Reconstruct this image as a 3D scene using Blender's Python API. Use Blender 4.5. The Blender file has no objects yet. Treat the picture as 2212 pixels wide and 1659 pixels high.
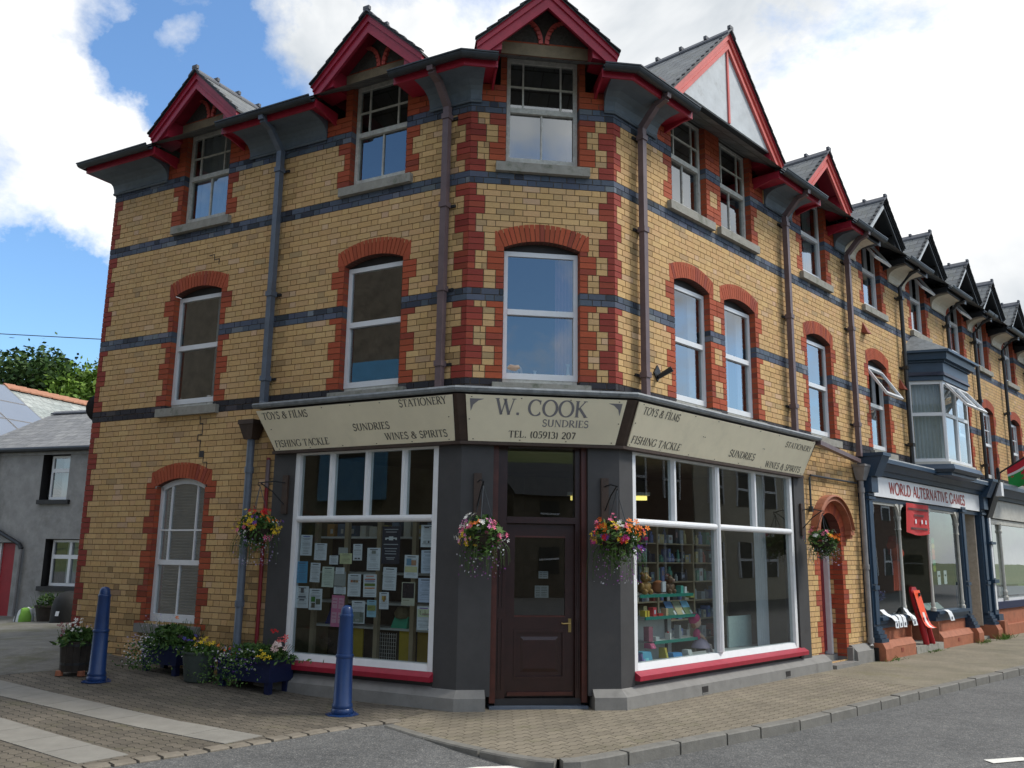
import bpy, math, random
from mathutils import Vector, Matrix
random.seed(7)
R = math.radians
scene = bpy.context.scene
COL = scene.collection
# ------------------------------------------------------------------ camera
cp, sp = math.cos(R(11.0396)), math.sin(R(11.0396))
cr, sr = math.cos(R(0.8029)), math.sin(R(0.8029))
FWD = Vector((0, cp, sp)); UP0 = Vector((0, -sp, cp)); RT0 = Vector((1, 0, 0))
RT = RT0*cr+UP0*sr; UP = UP0*cr-RT0*sr
CAMZ = 1.705
cam_d = bpy.data.cameras.new("camera"); cam = bpy.data.objects.new("camera", cam_d); COL.objects.link(cam)
cam_d.sensor_width = 36; cam_d.lens = 2803.13/3264*36; cam_d.clip_start = .05; cam_d.clip_end = 4000
M = Matrix((RT, UP, -FWD)).transposed().to_4x4(); M.translation = Vector((0, 0, CAMZ)); cam.matrix_world = M
scene.camera = cam
scene.view_settings.view_transform = 'Standard'; scene.view_settings.look = 'None'
scene.view_settings.exposure = 0.48; scene.view_settings.gamma = 1
# ------------------------------------------------------------------ sun and sky
SUN_AZ = Vector((0.985, 0.06, 0)); SUN_EL = 48
sd = bpy.data.lights.new("sun", 'SUN'); sd.energy = 2.3; sd.angle = R(14); sd.color = (1, .95, .87)
so = bpy.data.objects.new("sun", sd); COL.objects.link(so)
sv = SUN_AZ.normalized()*math.cos(R(SUN_EL))+Vector((0, 0, math.sin(R(SUN_EL))))
so.rotation_euler = sv.to_track_quat('Z', 'Y').to_euler(); so.location = (20, -10, 30)
def pxdir(x, y):                                  # direction of a sky feature seen in the photo (2212 px wide)
    f = 2803.13/1.4756
    return (FWD+RT*((x-1106)/f)-UP*((y-829.5)/f)).normalized()
world = bpy.data.worlds.new("World"); scene.world = world; world.use_nodes = True
wn = world.node_tree; wn.nodes.clear()
def N(nt, typ, **kw):
    n = nt.nodes.new(typ)
    for k, v in kw.items():
        if k.startswith('i_'):
            key = k[2:]; key = int(key) if key.isdigit() else key.replace('_', ' ')
            n.inputs[key].default_value = v
        else: setattr(n, k, v)
    return n
def math_n(nt, op, a, b=None, c=None, clamp=False):
    n = nt.nodes.new('ShaderNodeMath'); n.operation = op; n.use_clamp = clamp
    for i, x in enumerate((a, b, c)):
        if x is None: continue
        if isinstance(x, (int, float)): n.inputs[i].default_value = x
        else: nt.links.new(x, n.inputs[i])
    return n.outputs[0]
def build_sky():
    L = wn.links.new
    out = N(wn, 'ShaderNodeOutputWorld')
    sky = N(wn, 'ShaderNodeTexSky'); sky.sky_type = 'NISHITA'; sky.sun_disc = False
    sky.sun_elevation = R(SUN_EL); sky.sun_rotation = math.atan2(SUN_AZ.x, SUN_AZ.y); sky.air_density = 1.0; sky.ozone_density = 2.5
    bg1 = N(wn, 'ShaderNodeBackground'); bg1.inputs[1].default_value = 0.15; tint = N(wn, 'ShaderNodeMix', data_type='RGBA', blend_type='MULTIPLY'); tint.inputs[0].default_value = 1; tint.inputs[7].default_value = (.80, 1.0, 1.12, 1); L(sky.outputs[0], tint.inputs[6]); L(tint.outputs[2], bg1.inputs[0])
    tc = N(wn, 'ShaderNodeTexCoord')
    mp = N(wn, 'ShaderNodeMapping'); mp.inputs['Scale'].default_value = (1, 1, 1.5); mp.inputs['Location'].default_value = (.3, .1, .7); L(tc.outputs['Generated'], mp.inputs[0])
    no = N(wn, 'ShaderNodeTexNoise', i_Scale=3.6, i_Detail=12, i_Roughness=.62, i_Distortion=.15); L(mp.outputs[0], no.inputs[0])
    no2 = N(wn, 'ShaderNodeTexNoise', i_Scale=3.4, i_Detail=6, i_Roughness=.55, i_Distortion=.4)
    mp2 = N(wn, 'ShaderNodeMapping'); mp2.inputs['Location'].default_value = (4, 2, 1); L(tc.outputs['Generated'], mp2.inputs[0]); L(mp2.outputs[0], no2.inputs[0])
    acc = math_n(wn, 'MULTIPLY_ADD', no.outputs[0], 2.6, -.72)
    wrp = N(wn, 'ShaderNodeTexNoise', i_Scale=5.5, i_Detail=7, i_Roughness=.62); L(tc.outputs['Generated'], wrp.inputs[0])
    wv = N(wn, 'ShaderNodeVectorMath', operation='MULTIPLY_ADD'); L(wrp.outputs['Color'], wv.inputs[0]); wv.inputs[1].default_value = (.22, .22, .22); wv.inputs[2].default_value = (-.11, -.11, -.11)
    wd = N(wn, 'ShaderNodeVectorMath', operation='ADD'); L(tc.outputs['Generated'], wd.inputs[0]); L(wv.outputs[0], wd.inputs[1])
    wdn = N(wn, 'ShaderNodeVectorMath', operation='NORMALIZE'); L(wd.outputs[0], wdn.inputs[0])
    def gauss(v, rad, amp):
        nonlocal acc
        d = N(wn, 'ShaderNodeVectorMath', operation='DOT_PRODUCT'); L(wdn.outputs[0], d.inputs[0]); d.inputs[1].default_value = v
        c = math.cos(R(rad))
        t = math_n(wn, 'DIVIDE', math_n(wn, 'SUBTRACT', d.outputs['Value'], c), 1-c, clamp=True)
        acc = math_n(wn, 'MULTIPLY_ADD', t, amp, acc)
    # patches of blue sky (negative) and banks of cloud (positive) where the photo has them
    for x, y, r, a in ((325, 60, 6.0, -.50), (345, 150, 4.5, -.42), (430, 20, 5, -.30), (560, 150, 8, -.30), (480, 215, 5, -.18), (500, 60, 6, -.12),
                       (120, 712, 5.5, -.40), (30, 690, 5, -.35), (190, 725, 4, -.30), (1440, 330, 4, -.08), (1580, 90, 9, .30), (1500, 20, 6, .30),
                       (90, 120, 9, .25), (200, 330, 9, .25), (130, 560, 8, .25), (392, 70, 3.0, .55), (412, 130, 3.0, .45), (760, 60, 7, .25), (1700, 200, 24, .3), (140, 790, 3, .2)):
        gauss(pxdir(x, y), r, a)
    # the part of the sky behind the photographer: broken cloud with blue between
    for v, r, a in (((-.80, -.36, .48), 20, -.55), ((.30, -.93, .34), 11, -.60), ((.28, -.94, .12), 4, .3), ((.95, .25, .17), 7, -.35), ((0, 0, 1), 40, .12)):
        gauss(Vector(v).normalized(), r, a)
    ramp = N(wn, 'ShaderNodeValToRGB'); L(acc, ramp.inputs[0])
    e = ramp.color_ramp.elements; e[0].position = .20; e[0].color = (0, 0, 0, 1); e[1].position = .70; e[1].color = (1, 1, 1, 1)
    shade = N(wn, 'ShaderNodeValToRGB'); L(no2.outputs[0], shade.inputs[0])
    e = shade.color_ramp.elements; e[0].position = .40; e[0].color = (.56, .60, .64, 1); e[1].position = .60; e[1].color = (1.0, 1.0, .99, 1)
    bg2 = N(wn, 'ShaderNodeBackground'); bg2.inputs[1].default_value = .86; L(shade.outputs[0], bg2.inputs[0])
    mx = N(wn, 'ShaderNodeMixShader'); L(ramp.outputs[0], mx.inputs[0]); L(bg1.outputs[0], mx.inputs[1]); L(bg2.outputs[0], mx.inputs[2]); L(mx.outputs[0], out.inputs[0])
build_sky()
# ------------------------------------------------------------------ materials
def new_mat(name):
    m = bpy.data.materials.new(name); m.use_nodes = True
    nt = m.node_tree; b = nt.nodes['Principled BSDF']; return m, nt, b
def mat(name, col, rough=.6, var=.12, scale=6, bump=0.0, bscale=40, spec=.4, metal=0, attr=False, var2=None, coat=0):
    m, nt, b = new_mat(name); L = nt.links.new
    b.inputs['Roughness'].default_value = rough; b.inputs['Specular IOR Level'].default_value = spec; b.inputs['Metallic'].default_value = metal
    b.inputs['Coat Weight'].default_value = coat
    tc = N(nt, 'ShaderNodeTexCoord')
    no = N(nt, 'ShaderNodeTexNoise', i_Scale=scale, i_Detail=6, i_Roughness=.65); L(tc.outputs['Object'], no.inputs[0])
    mr = N(nt, 'ShaderNodeMapRange'); L(no.outputs[0], mr.inputs[0])
    for i, v in ((1, .25), (2, .75), (3, 1-var), (4, 1+var)): mr.inputs[i].default_value = v
    mx = N(nt, 'ShaderNodeMix', data_type='RGBA', blend_type='MULTIPLY'); mx.inputs[0].default_value = 1
    if attr:
        a = N(nt, 'ShaderNodeAttribute', attribute_name='Col'); L(a.outputs[0], mx.inputs[6])
    else: mx.inputs[6].default_value = (*col, 1)
    L(mr.outputs[0], mx.inputs[7])
    last = mx.outputs[2]
    if var2:                                    # broad stains with their own colour
        n2 = N(nt, 'ShaderNodeTexNoise', i_Scale=var2[1], i_Detail=5, i_Roughness=.7); L(tc.outputs['Object'], n2.inputs[0])
        r2 = N(nt, 'ShaderNodeMapRange'); L(n2.outputs[0], r2.inputs[0])
        for i, v in ((1, var2[2]), (2, var2[2]+.18), (3, 0), (4, var2[3])): r2.inputs[i].default_value = v
        m2 = N(nt, 'ShaderNodeMix', data_type='RGBA'); L(r2.outputs[0], m2.inputs[0]); L(last, m2.inputs[6]); m2.inputs[7].default_value = (*var2[0], 1); last = m2.outputs[2]
    L(last, b.inputs['Base Color'])
    if bump:
        n3 = N(nt, 'ShaderNodeTexNoise', i_Scale=bscale, i_Detail=4, i_Roughness=.6); L(tc.outputs['Object'], n3.inputs[0])
        bp = N(nt, 'ShaderNodeBump', i_Strength=bump, i_Distance=.01); L(n3.outputs[0], bp.inputs['Height']); L(bp.outputs[0], b.inputs['Normal'])
    return m
def glass(name, tint=(.75, .82, .82), refl=.22, rough=0.0, trans=.8):
    m = bpy.data.materials.new(name); m.use_nodes = True; nt = m.node_tree; nt.nodes.clear(); L = nt.links.new
    o = N(nt, 'ShaderNodeOutputMaterial'); t = N(nt, 'ShaderNodeBsdfTransparent'); t.inputs[0].default_value = (*[c*trans for c in tint], 1)
    g = N(nt, 'ShaderNodeBsdfGlossy'); g.inputs['Roughness'].default_value = rough; g.inputs[0].default_value = (.95, .98, 1, 1)
    tc = N(nt, 'ShaderNodeTexCoord'); no = N(nt, 'ShaderNodeTexNoise', i_Scale=1.3, i_Detail=1); L(tc.outputs['Object'], no.inputs[0])
    bp = N(nt, 'ShaderNodeBump', i_Strength=.05, i_Distance=.02); L(no.outputs[0], bp.inputs['Height']); L(bp.outputs[0], g.inputs['Normal'])
    lw = N(nt, 'ShaderNodeLayerWeight', i_Blend=.5)
    f = math_n(nt, 'MULTIPLY_ADD', math_n(nt, 'POWER', lw.outputs['Facing'], 3.5), 1-refl, refl, clamp=True)
    mx = N(nt, 'ShaderNodeMixShader'); L(f, mx.inputs[0]); L(t.outputs[0], mx.inputs[1]); L(g.outputs[0], mx.inputs[2]); L(mx.outputs[0], o.inputs[0])
    return m
def slate(name, c1, c2, rh=.19, rw=.28, moss=None):
    m, nt, b = new_mat(name); L = nt.links.new
    uv = N(nt, 'ShaderNodeUVMap'); br = N(nt, 'ShaderNodeTexBrick'); br.offset = .5
    L(uv.outputs[0], br.inputs[0]); br.inputs['Scale'].default_value = 1; br.inputs['Brick Width'].default_value = rw; br.inputs['Row Height'].default_value = rh
    br.inputs['Mortar Size'].default_value = .007; br.inputs['Mortar Smooth'].default_value = .2; br.inputs['Color1'].default_value = (*c1, 1); br.inputs['Color2'].default_value = (*c2, 1)
    br.inputs['Mortar'].default_value = (.02, .022, .024, 1); br.inputs['Bias'].default_value = -.1
    no = N(nt, 'ShaderNodeTexNoise', i_Scale=5, i_Detail=7, i_Roughness=.7); L(uv.outputs[0], no.inputs[0])
    mr = N(nt, 'ShaderNodeMapRange'); L(no.outputs[0], mr.inputs[0])
    for i, v in ((1, .3), (2, .7), (3, .65), (4, 1.3)): mr.inputs[i].default_value = v
    mx = N(nt, 'ShaderNodeMix', data_type='RGBA', blend_type='MULTIPLY'); mx.inputs[0].default_value = 1; L(br.outputs[0], mx.inputs[6]); L(mr.outputs[0], mx.inputs[7])
    last = mx.outputs[2]
    if moss:
        n2 = N(nt, 'ShaderNodeTexNoise', i_Scale=2.2, i_Detail=6, i_Roughness=.75); L(uv.outputs[0], n2.inputs[0])
        r2 = N(nt, 'ShaderNodeMapRange'); L(n2.outputs[0], r2.inputs[0])
        for i, v in ((1, .5), (2, .68), (3, 0), (4, .6)): r2.inputs[i].default_value = v
        m2 = N(nt, 'ShaderNodeMix', data_type='RGBA'); L(r2.outputs[0], m2.inputs[0]); L(last, m2.inputs[6]); m2.inputs[7].default_value = (*moss, 1); last = m2.outputs[2]
    L(last, b.inputs['Base Color']); b.inputs['Roughness'].default_value = .55
    # each course tilts: saw-tooth height gives the overlapping edge
    sep = N(nt, 'ShaderNodeSeparateXYZ'); L(uv.outputs[0], sep.inputs[0])
    saw = math_n(nt, 'FRACT', math_n(nt, 'DIVIDE', sep.outputs[1], rh))
    h = math_n(nt, 'SUBTRACT', math_n(nt, 'MULTIPLY', math_n(nt, 'SUBTRACT', 1.0, saw), 1.0), math_n(nt, 'MULTIPLY', br.outputs['Fac'], .8))
    bp = N(nt, 'ShaderNodeBump', i_Strength=.7, i_Distance=.012); L(h, bp.inputs['Height']); L(bp.outputs[0], b.inputs['Normal'])
    return m
def ground_mat(name, kind):
    m, nt, b = new_mat(name); L = nt.links.new
    tc = N(nt, 'ShaderNodeTexCoord'); geo = tc.outputs['Object']
    def noise(s, d=6, r=.65, src=geo):
        n = N(nt, 'ShaderNodeTexNoise', i_Scale=s, i_Detail=d, i_Roughness=r); L(src, n.inputs[0]); return n.outputs[0]
    def ramp(src, stops):
        r = N(nt, 'ShaderNodeValToRGB'); L(src, r.inputs[0]); e = r.color_ramp.elements
        while len(e) < len(stops): e.new(.5)
        for i, (p_, c) in enumerate(stops): e[i].position = p_; e[i].color = (*c, 1)
        return r.outputs[0]
    def mult(a, c, fac=1):
        mx = N(nt, 'ShaderNodeMix', data_type='RGBA', blend_type='MULTIPLY'); mx.inputs[0].default_value = fac; L(a, mx.inputs[6]); L(c, mx.inputs[7]); return mx.outputs[2]
    b.inputs['Roughness'].default_value = .85; b.inputs['Specular IOR Level'].default_value = .3
    if kind == 'asphalt':
        v = N(nt, 'ShaderNodeTexVoronoi', i_Scale=90); L(geo, v.inputs[0])
        sp_ = ramp(v.outputs['Color'], [(0, (.075, .078, .08)), (.55, (.115, .117, .118)), (.85, (.19, .188, .182)), (1, (.34, .33, .31))])
        c = mult(sp_, ramp(noise(.9, 5), [(.3, (.80, .80, .80)), (.7, (1.18, 1.17, 1.15))]))
        c = mult(c, ramp(noise(9, 4), [(.35, (.85, .85, .85)), (.65, (1.1, 1.1, 1.1))]))
        bp = N(nt, 'ShaderNodeBump', i_Strength=.6, i_Distance=.006); L(v.outputs['Distance'], bp.inputs['Height']); L(bp.outputs[0], b.inputs['Normal'])
    elif kind in ('blocks', 'paving'):
        # zig-zag concrete blocks: brick texture on wavy coordinates
        rot = N(nt, 'ShaderNodeMapping'); L(geo, rot.inputs[0]); rot.inputs['Rotation'].default_value = (0, 0, R(-46 if kind == 'paving' else 37))
        sx = N(nt, 'ShaderNodeSeparateXYZ'); L(rot.outputs[0], sx.inputs[0])
        tri = math_n(nt, 'PINGPONG', math_n(nt, 'MULTIPLY', sx.outputs[0], 1.0), .0575)
        yy = math_n(nt, 'MULTIPLY_ADD', tri, .45, sx.outputs[1])
        tri2 = math_n(nt, 'PINGPONG', sx.outputs[1], .056)
        xx = math_n(nt, 'MULTIPLY_ADD', tri2, .35, sx.outputs[0])
        wv = noise(7, 2, .5); wob = math_n(nt, 'MULTIPLY', math_n(nt, 'SUBTRACT', wv, .5), .012)
        cb = N(nt, 'ShaderNodeCombineXYZ'); L(xx, cb.inputs[0]); L(math_n(nt, 'ADD', yy, wob), cb.inputs[1])
        br = N(nt, 'ShaderNodeTexBrick'); L(cb.outputs[0], br.inputs[0]); br.offset = .5
        for k_, v_ in (('Scale', 1), ('Brick Width', .23), ('Row Height', .115), ('Mortar Size', .006), ('Mortar Smooth', .5), ('Bias', 0)): br.inputs[k_].default_value = v_
        if kind == 'paving': c1, c2, mo = (.245, .215, .168), (.205, .18, .142), (.085, .075, .055)
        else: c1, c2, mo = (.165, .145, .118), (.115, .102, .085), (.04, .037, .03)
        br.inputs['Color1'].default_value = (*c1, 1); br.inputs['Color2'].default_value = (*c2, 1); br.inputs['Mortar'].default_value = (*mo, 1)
        c = mult(br.outputs[0], ramp(noise(140, 2), [(.3, (.75, .75, .75)), (.62, (1.1, 1.08, 1.05)), (.72, (1.7, 1.65, 1.6))]))
        c = mult(c, ramp(noise(1.1, 5), [(.3, (.78, .78, .76)), (.7, (1.15, 1.15, 1.13))]))
        mossn = ramp(noise(2.3, 6, .75), [(.55, (0, 0, 0)), (.70, (.45, .45, .45))])
        mx = N(nt, 'ShaderNodeMix', data_type='RGBA'); L(mossn, mx.inputs[0]); L(c, mx.inputs[6]); mx.inputs[7].default_value = (.13, .13, .06, 1); c = mx.outputs[2]
        h = math_n(nt, 'SUBTRACT', 1.0, br.outputs['Fac'])
        bp = N(nt, 'ShaderNodeBump', i_Strength=.8, i_Distance=.008); L(h, bp.inputs['Height']); L(bp.outputs[0], b.inputs['Normal'])
    elif kind == 'fine':
        v = N(nt, 'ShaderNodeTexVoronoi', i_Scale=120); L(geo, v.inputs[0])
        c = ramp(v.outputs['Color'], [(0, (.13, .115, .088)), (.5, (.205, .182, .14)), (1, (.32, .29, .235))])
        c = mult(c, ramp(noise(1.3, 6), [(.3, (.72, .74, .68)), (.7, (1.2, 1.18, 1.15))]))
        mossn = ramp(noise(.9, 6, .75), [(.52, (0, 0, 0)), (.72, (.5, .5, .5))])
        mx = N(nt, 'ShaderNodeMix', data_type='RGBA'); L(mossn, mx.inputs[0]); L(c, mx.inputs[6]); mx.inputs[7].default_value = (.17, .16, .075, 1); c = mx.outputs[2]
        bp = N(nt, 'ShaderNodeBump', i_Strength=.4, i_Distance=.006); L(v.outputs['Distance'], bp.inputs['Height']); L(bp.outputs[0], b.inputs['Normal'])
    elif kind == 'lane':
        c = ramp(noise(3, 8, .7), [(.25, (.09, .088, .078)), (.5, (.155, .15, .135)), (.75, (.23, .225, .20))])
        c = mult(c, ramp(noise(60, 3), [(.3, (.8, .8, .8)), (.7, (1.2, 1.2, 1.2))]))
        mossn = ramp(noise(.8, 7, .75), [(.50, (0, 0, 0)), (.66, (.75, .75, .75))])
        mx = N(nt, 'ShaderNodeMix', data_type='RGBA'); L(mossn, mx.inputs[0]); L(c, mx.inputs[6]); mx.inputs[7].default_value = (.085, .085, .035, 1); c = mx.outputs[2]
    elif kind == 'grass':
        c = ramp(noise(.02, 8, .7), [(.3, (.05, .08, .02)), (.55, (.10, .12, .035)), (.75, (.16, .15, .06))])
    L(c, b.inputs['Base Color']); return m
MT = {}
def mk(*a, **k): MT[a[0]] = mat(*a, **k)
MT['brick'] = mat('brick', (1, 1, 1), .75, .13, 55, .25, 180, .25, attr=True)
mk('mortar', (.17, .125, .078), .9, .25, 30, .3, 120)
mk('painted_brick', (.42, .36, .29), .7, .2, 12, .5, 60)
MT['vc'] = mat('varied', (1, 1, 1), .55, .10, 18, 0, 40, .35, attr=True)
MT['leaf'] = mat('leaf', (1, 1, 1), .6, .15, 12, attr=True, spec=.25)
MT['petal'] = mat('petal', (1, 1, 1), .6, .08, 30, attr=True, spec=.2)
mk('red_paint', (.34, .018, .040), .42, .18, 9, .1, 60, .5)
mk('pale_red_paint', (.62, .12, .10), .5, .15, 5, .1, 60)
mk('cove_paint', (.115, .145, .175), .5, .15, 7, .08, 50, var2=((.06, .07, .08), 2.5, .56, .5))
mk('cream_cove', (.62, .58, .48), .6, .15, 6, .1, 50, var2=((.25, .22, .17), 3, .58, .5))
mk('black_iron', (.016, .018, .021), .4, .25, 10, .1, 60, .5)
mk('gutter_iron', (.03, .038, .046), .38, .35, 8, .15, 50, .5)
mk('pipe_grey', (.10, .125, .165), .4, .22, 5, .1, 60, .5, var2=((.05, .05, .05), 6, .60, .5))
mk('pipe_mauve', (.135, .095, .10), .45, .22, 5, .1, 60, .45, var2=((.04, .04, .04), 5, .62, .6))
mk('pipe_lead', (.24, .235, .235), .5, .25, 6, .1, 60)
mk('white_paint', (.74, .75, .76), .38, .06, 8, .05, 60, .5)
mk('old_white_paint', (.52, .52, .48), .6, .28, 14, .3, 70, .3, var2=((.22, .19, .15), 9, .58, .75))
mk('upvc', (.72, .74, .76), .3, .04, 5, 0, 40, .5)
mk('sill_stone', (.30, .29, .255), .8, .2, 9, .35, 60, .25, var2=((.09, .11, .07), 5, .54, .75))
mk('lintel_stone', (.25, .20, .13), .8, .2, 9, .3, 60, .25)
mk('roughcast', (.085, .08, .072), .95, .35, 26, .9, 45, .2)
mk('gable_board', (.50, .53, .55), .55, .18, 4, .1, 50, .4, var2=((.22, .22, .20), 3.2, .58, .65))
mk('shop_grey', (.058, .057, .058), .62, .13, 5, .12, 120, .3, var2=((.085, .08, .074), 2.2, .56, .5))
mk('plinth_grey', (.215, .21, .198), .7, .16, 5, .25, 70, .25, var2=((.08, .08, .07), 3, .58, .5))
mk('sign_cream', (.86, .785, .585), .5, .06, 3, .03, 60, .4, var2=((.66, .61, .46), 1.8, .56, .4))
mk('sign_ink', (.075, .07, .065), .6, .15, 40)
mk('sign_ink_blue', (.21, .205, .22), .55, .1, 30)
mk('brown_wood', (.030, .0095, .008), .33, .3, 7, .1, 60, .5, coat=.15)
mk('brown_frame', (.075, .019, .012), .4, .35, 6, .1, 60, .5)
mk('dark_brown', (.055, .035, .026), .6, .3, 8, .2, 60)
mk('lead', (.20, .22, .235), .5, .35, 9, .3, 60, .5, var2=((.07, .08, .08), 6, .55, .7))
mk('brass', (.42, .30, .12), .3, .1, 10, metal=1)
mk('bollard_blue', (.009, .040, .145), .38, .14, 7, .1, 50, .5, coat=.1)
mk('planter_blue', (.005, .011, .052), .55, .2, 8, .1, 50)
mk('tub_wood', (.04, .032, .026), .8, .35, 8, .4, 40)
mk('pot_green', (.05, .065, .058), .6, .2, 8, .1, 40)
mk('soil', (.03, .022, .015), .95, .3, 30)
mk('navy', (.020, .048, .088), .42, .2, 6, .08, 60, .5)
mk('navy_dark', (.007, .012, .035), .42, .2, 6, .05, 60, .5)
mk('dirty_white', (.50, .49, .44), .6, .15, 5, .1, 50, var2=((.28, .26, .20), 3, .55, .5))
mk('letter_red', (.33, .045, .035), .55, .15, 20)
mk('terracotta', (.36, .135, .075), .72, .2, 7, .3, 40, .3, var2=((.17, .075, .05), 2.5, .55, .6))
mk('black_plinth', (.012, .012, .012), .7, .3, 8, .3, 40)
mk('kerb_stone', (.185, .178, .16), .8, .2, 6, .3, 50, .25, var2=((.10, .095, .08), 5, .56, .6))
mk('slab', (.25, .24, .215), .85, .14, 5, .25, 80, .25, var2=((.21, .20, .18), 2, .5, .5))
mk('road_white', (.74, .73, .68), .7, .1, 12, .2, 80, var2=((.3, .3, .28), 14, .6, .5))
mk('render_grey', (.30, .295, .285), .92, .22, 3.5, .6, 60, .2, var2=((.17, .165, .15), 1.6, .52, .6))
mk('dark_trim', (.028, .026, .026), .6, .2, 8)
mk('red_door', (.30, .013, .022), .42, .15, 5)
mk('dark_red_door', (.20, .012, .02), .4, .15, 5)
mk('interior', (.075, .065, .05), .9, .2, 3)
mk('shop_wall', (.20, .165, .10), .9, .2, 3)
mk('floor_dark', (.05, .045, .04), .8, .2, 3)
mk('shelf_wood', (.36, .29, .19), .7, .15, 8)
mk('shelf_white', (.55, .56, .55), .5, .1, 8)
mk('shelf_green', (.01, .20, .15), .7, .15, 20)
mk('dark_goods', (.03, .03, .035), .6, .3, 8)
mk('curtain', (.62, .63, .66), .85, .1, 5, 0, 40, .1)
mk('curtain_pink', (.55, .32, .40), .85, .1, 5)
mk('bark', (.06, .048, .035), .9, .3, 8, .5, 20)
mk('stone_wall', (.15, .125, .095), .9, .35, 4, .8, 8, .2, var2=((.26, .22, .17), 1.6, .55, .6))
mk('house_blue', (.10, .30, .52), .6, .1, 3)
mk('house_cream', (.50, .45, .35), .7, .1, 3)
mk('brown_brick', (.13, .075, .055), .8, .2, 6)
mk('solar', (.20, .23, .28), .25, .05, 2, spec=.8)
mk('orange_ridge', (.40, .19, .115), .8, .2, 6, .2, 30)
mk('ridge_blue', (.10, .105, .12), .6, .25, 7, .2, 30)
mk('vent_tile', (.25, .06, .035), .7, .15, 8)
mk('sled_red', (.36, .012, .018), .4, .12, 8)
mk('sled_orange', (.85, .085, .018), .4, .08, 8)
mk('sled_white', (.75, .73, .70), .5, .08, 8)
mk('paper', (.74, .77, .80), .8, .04, 10)
mk('paper_print', (.10, .11, .14), .8, .1, 10)
mk('flag', (1, 1, 1), .8, .05, 10, attr=True)
mk('banner_red', (.52, .035, .035), .6, .08, 8)
mk('cloth_orange', (.60, .10, .045), .85, .12, 9)
MT['slate'] = slate('slate', (.125, .135, .14), (.185, .195, .195), moss=(.12, .125, .075))
MT['slate_grey'] = slate('slate_grey', (.16, .162, .165), (.24, .24, .235), .26, .36)
MT['slate_pale'] = slate('slate_pale', (.30, .33, .31), (.44, .46, .43), .30, .42)
MT['pane'] = glass('pane', refl=.20, trans=.75)
MT['pane_old'] = glass('pane_old', refl=.30, rough=.03, trans=.55)
MT['pane_shop'] = glass('pane_shop', refl=.045, trans=.92)
MT['pane_door'] = glass('pane_door', refl=.10, trans=.55)
MT['pane_bright'] = glass('pane_bright', refl=.75, trans=.4)
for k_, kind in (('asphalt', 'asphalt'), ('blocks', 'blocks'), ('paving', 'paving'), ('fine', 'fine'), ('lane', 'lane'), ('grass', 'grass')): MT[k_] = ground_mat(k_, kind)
def emit(name, col, s):
    m, nt, b = new_mat(name); b.inputs['Base Color'].default_value = (*col, 1); b.inputs['Emission Color'].default_value = (*col, 1); b.inputs['Emission Strength'].default_value = s; MT[name] = m
emit('tube_light', (1, .80, .22), 1.3); emit('screen_blue', (.15, .42, .9), .8)
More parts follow.
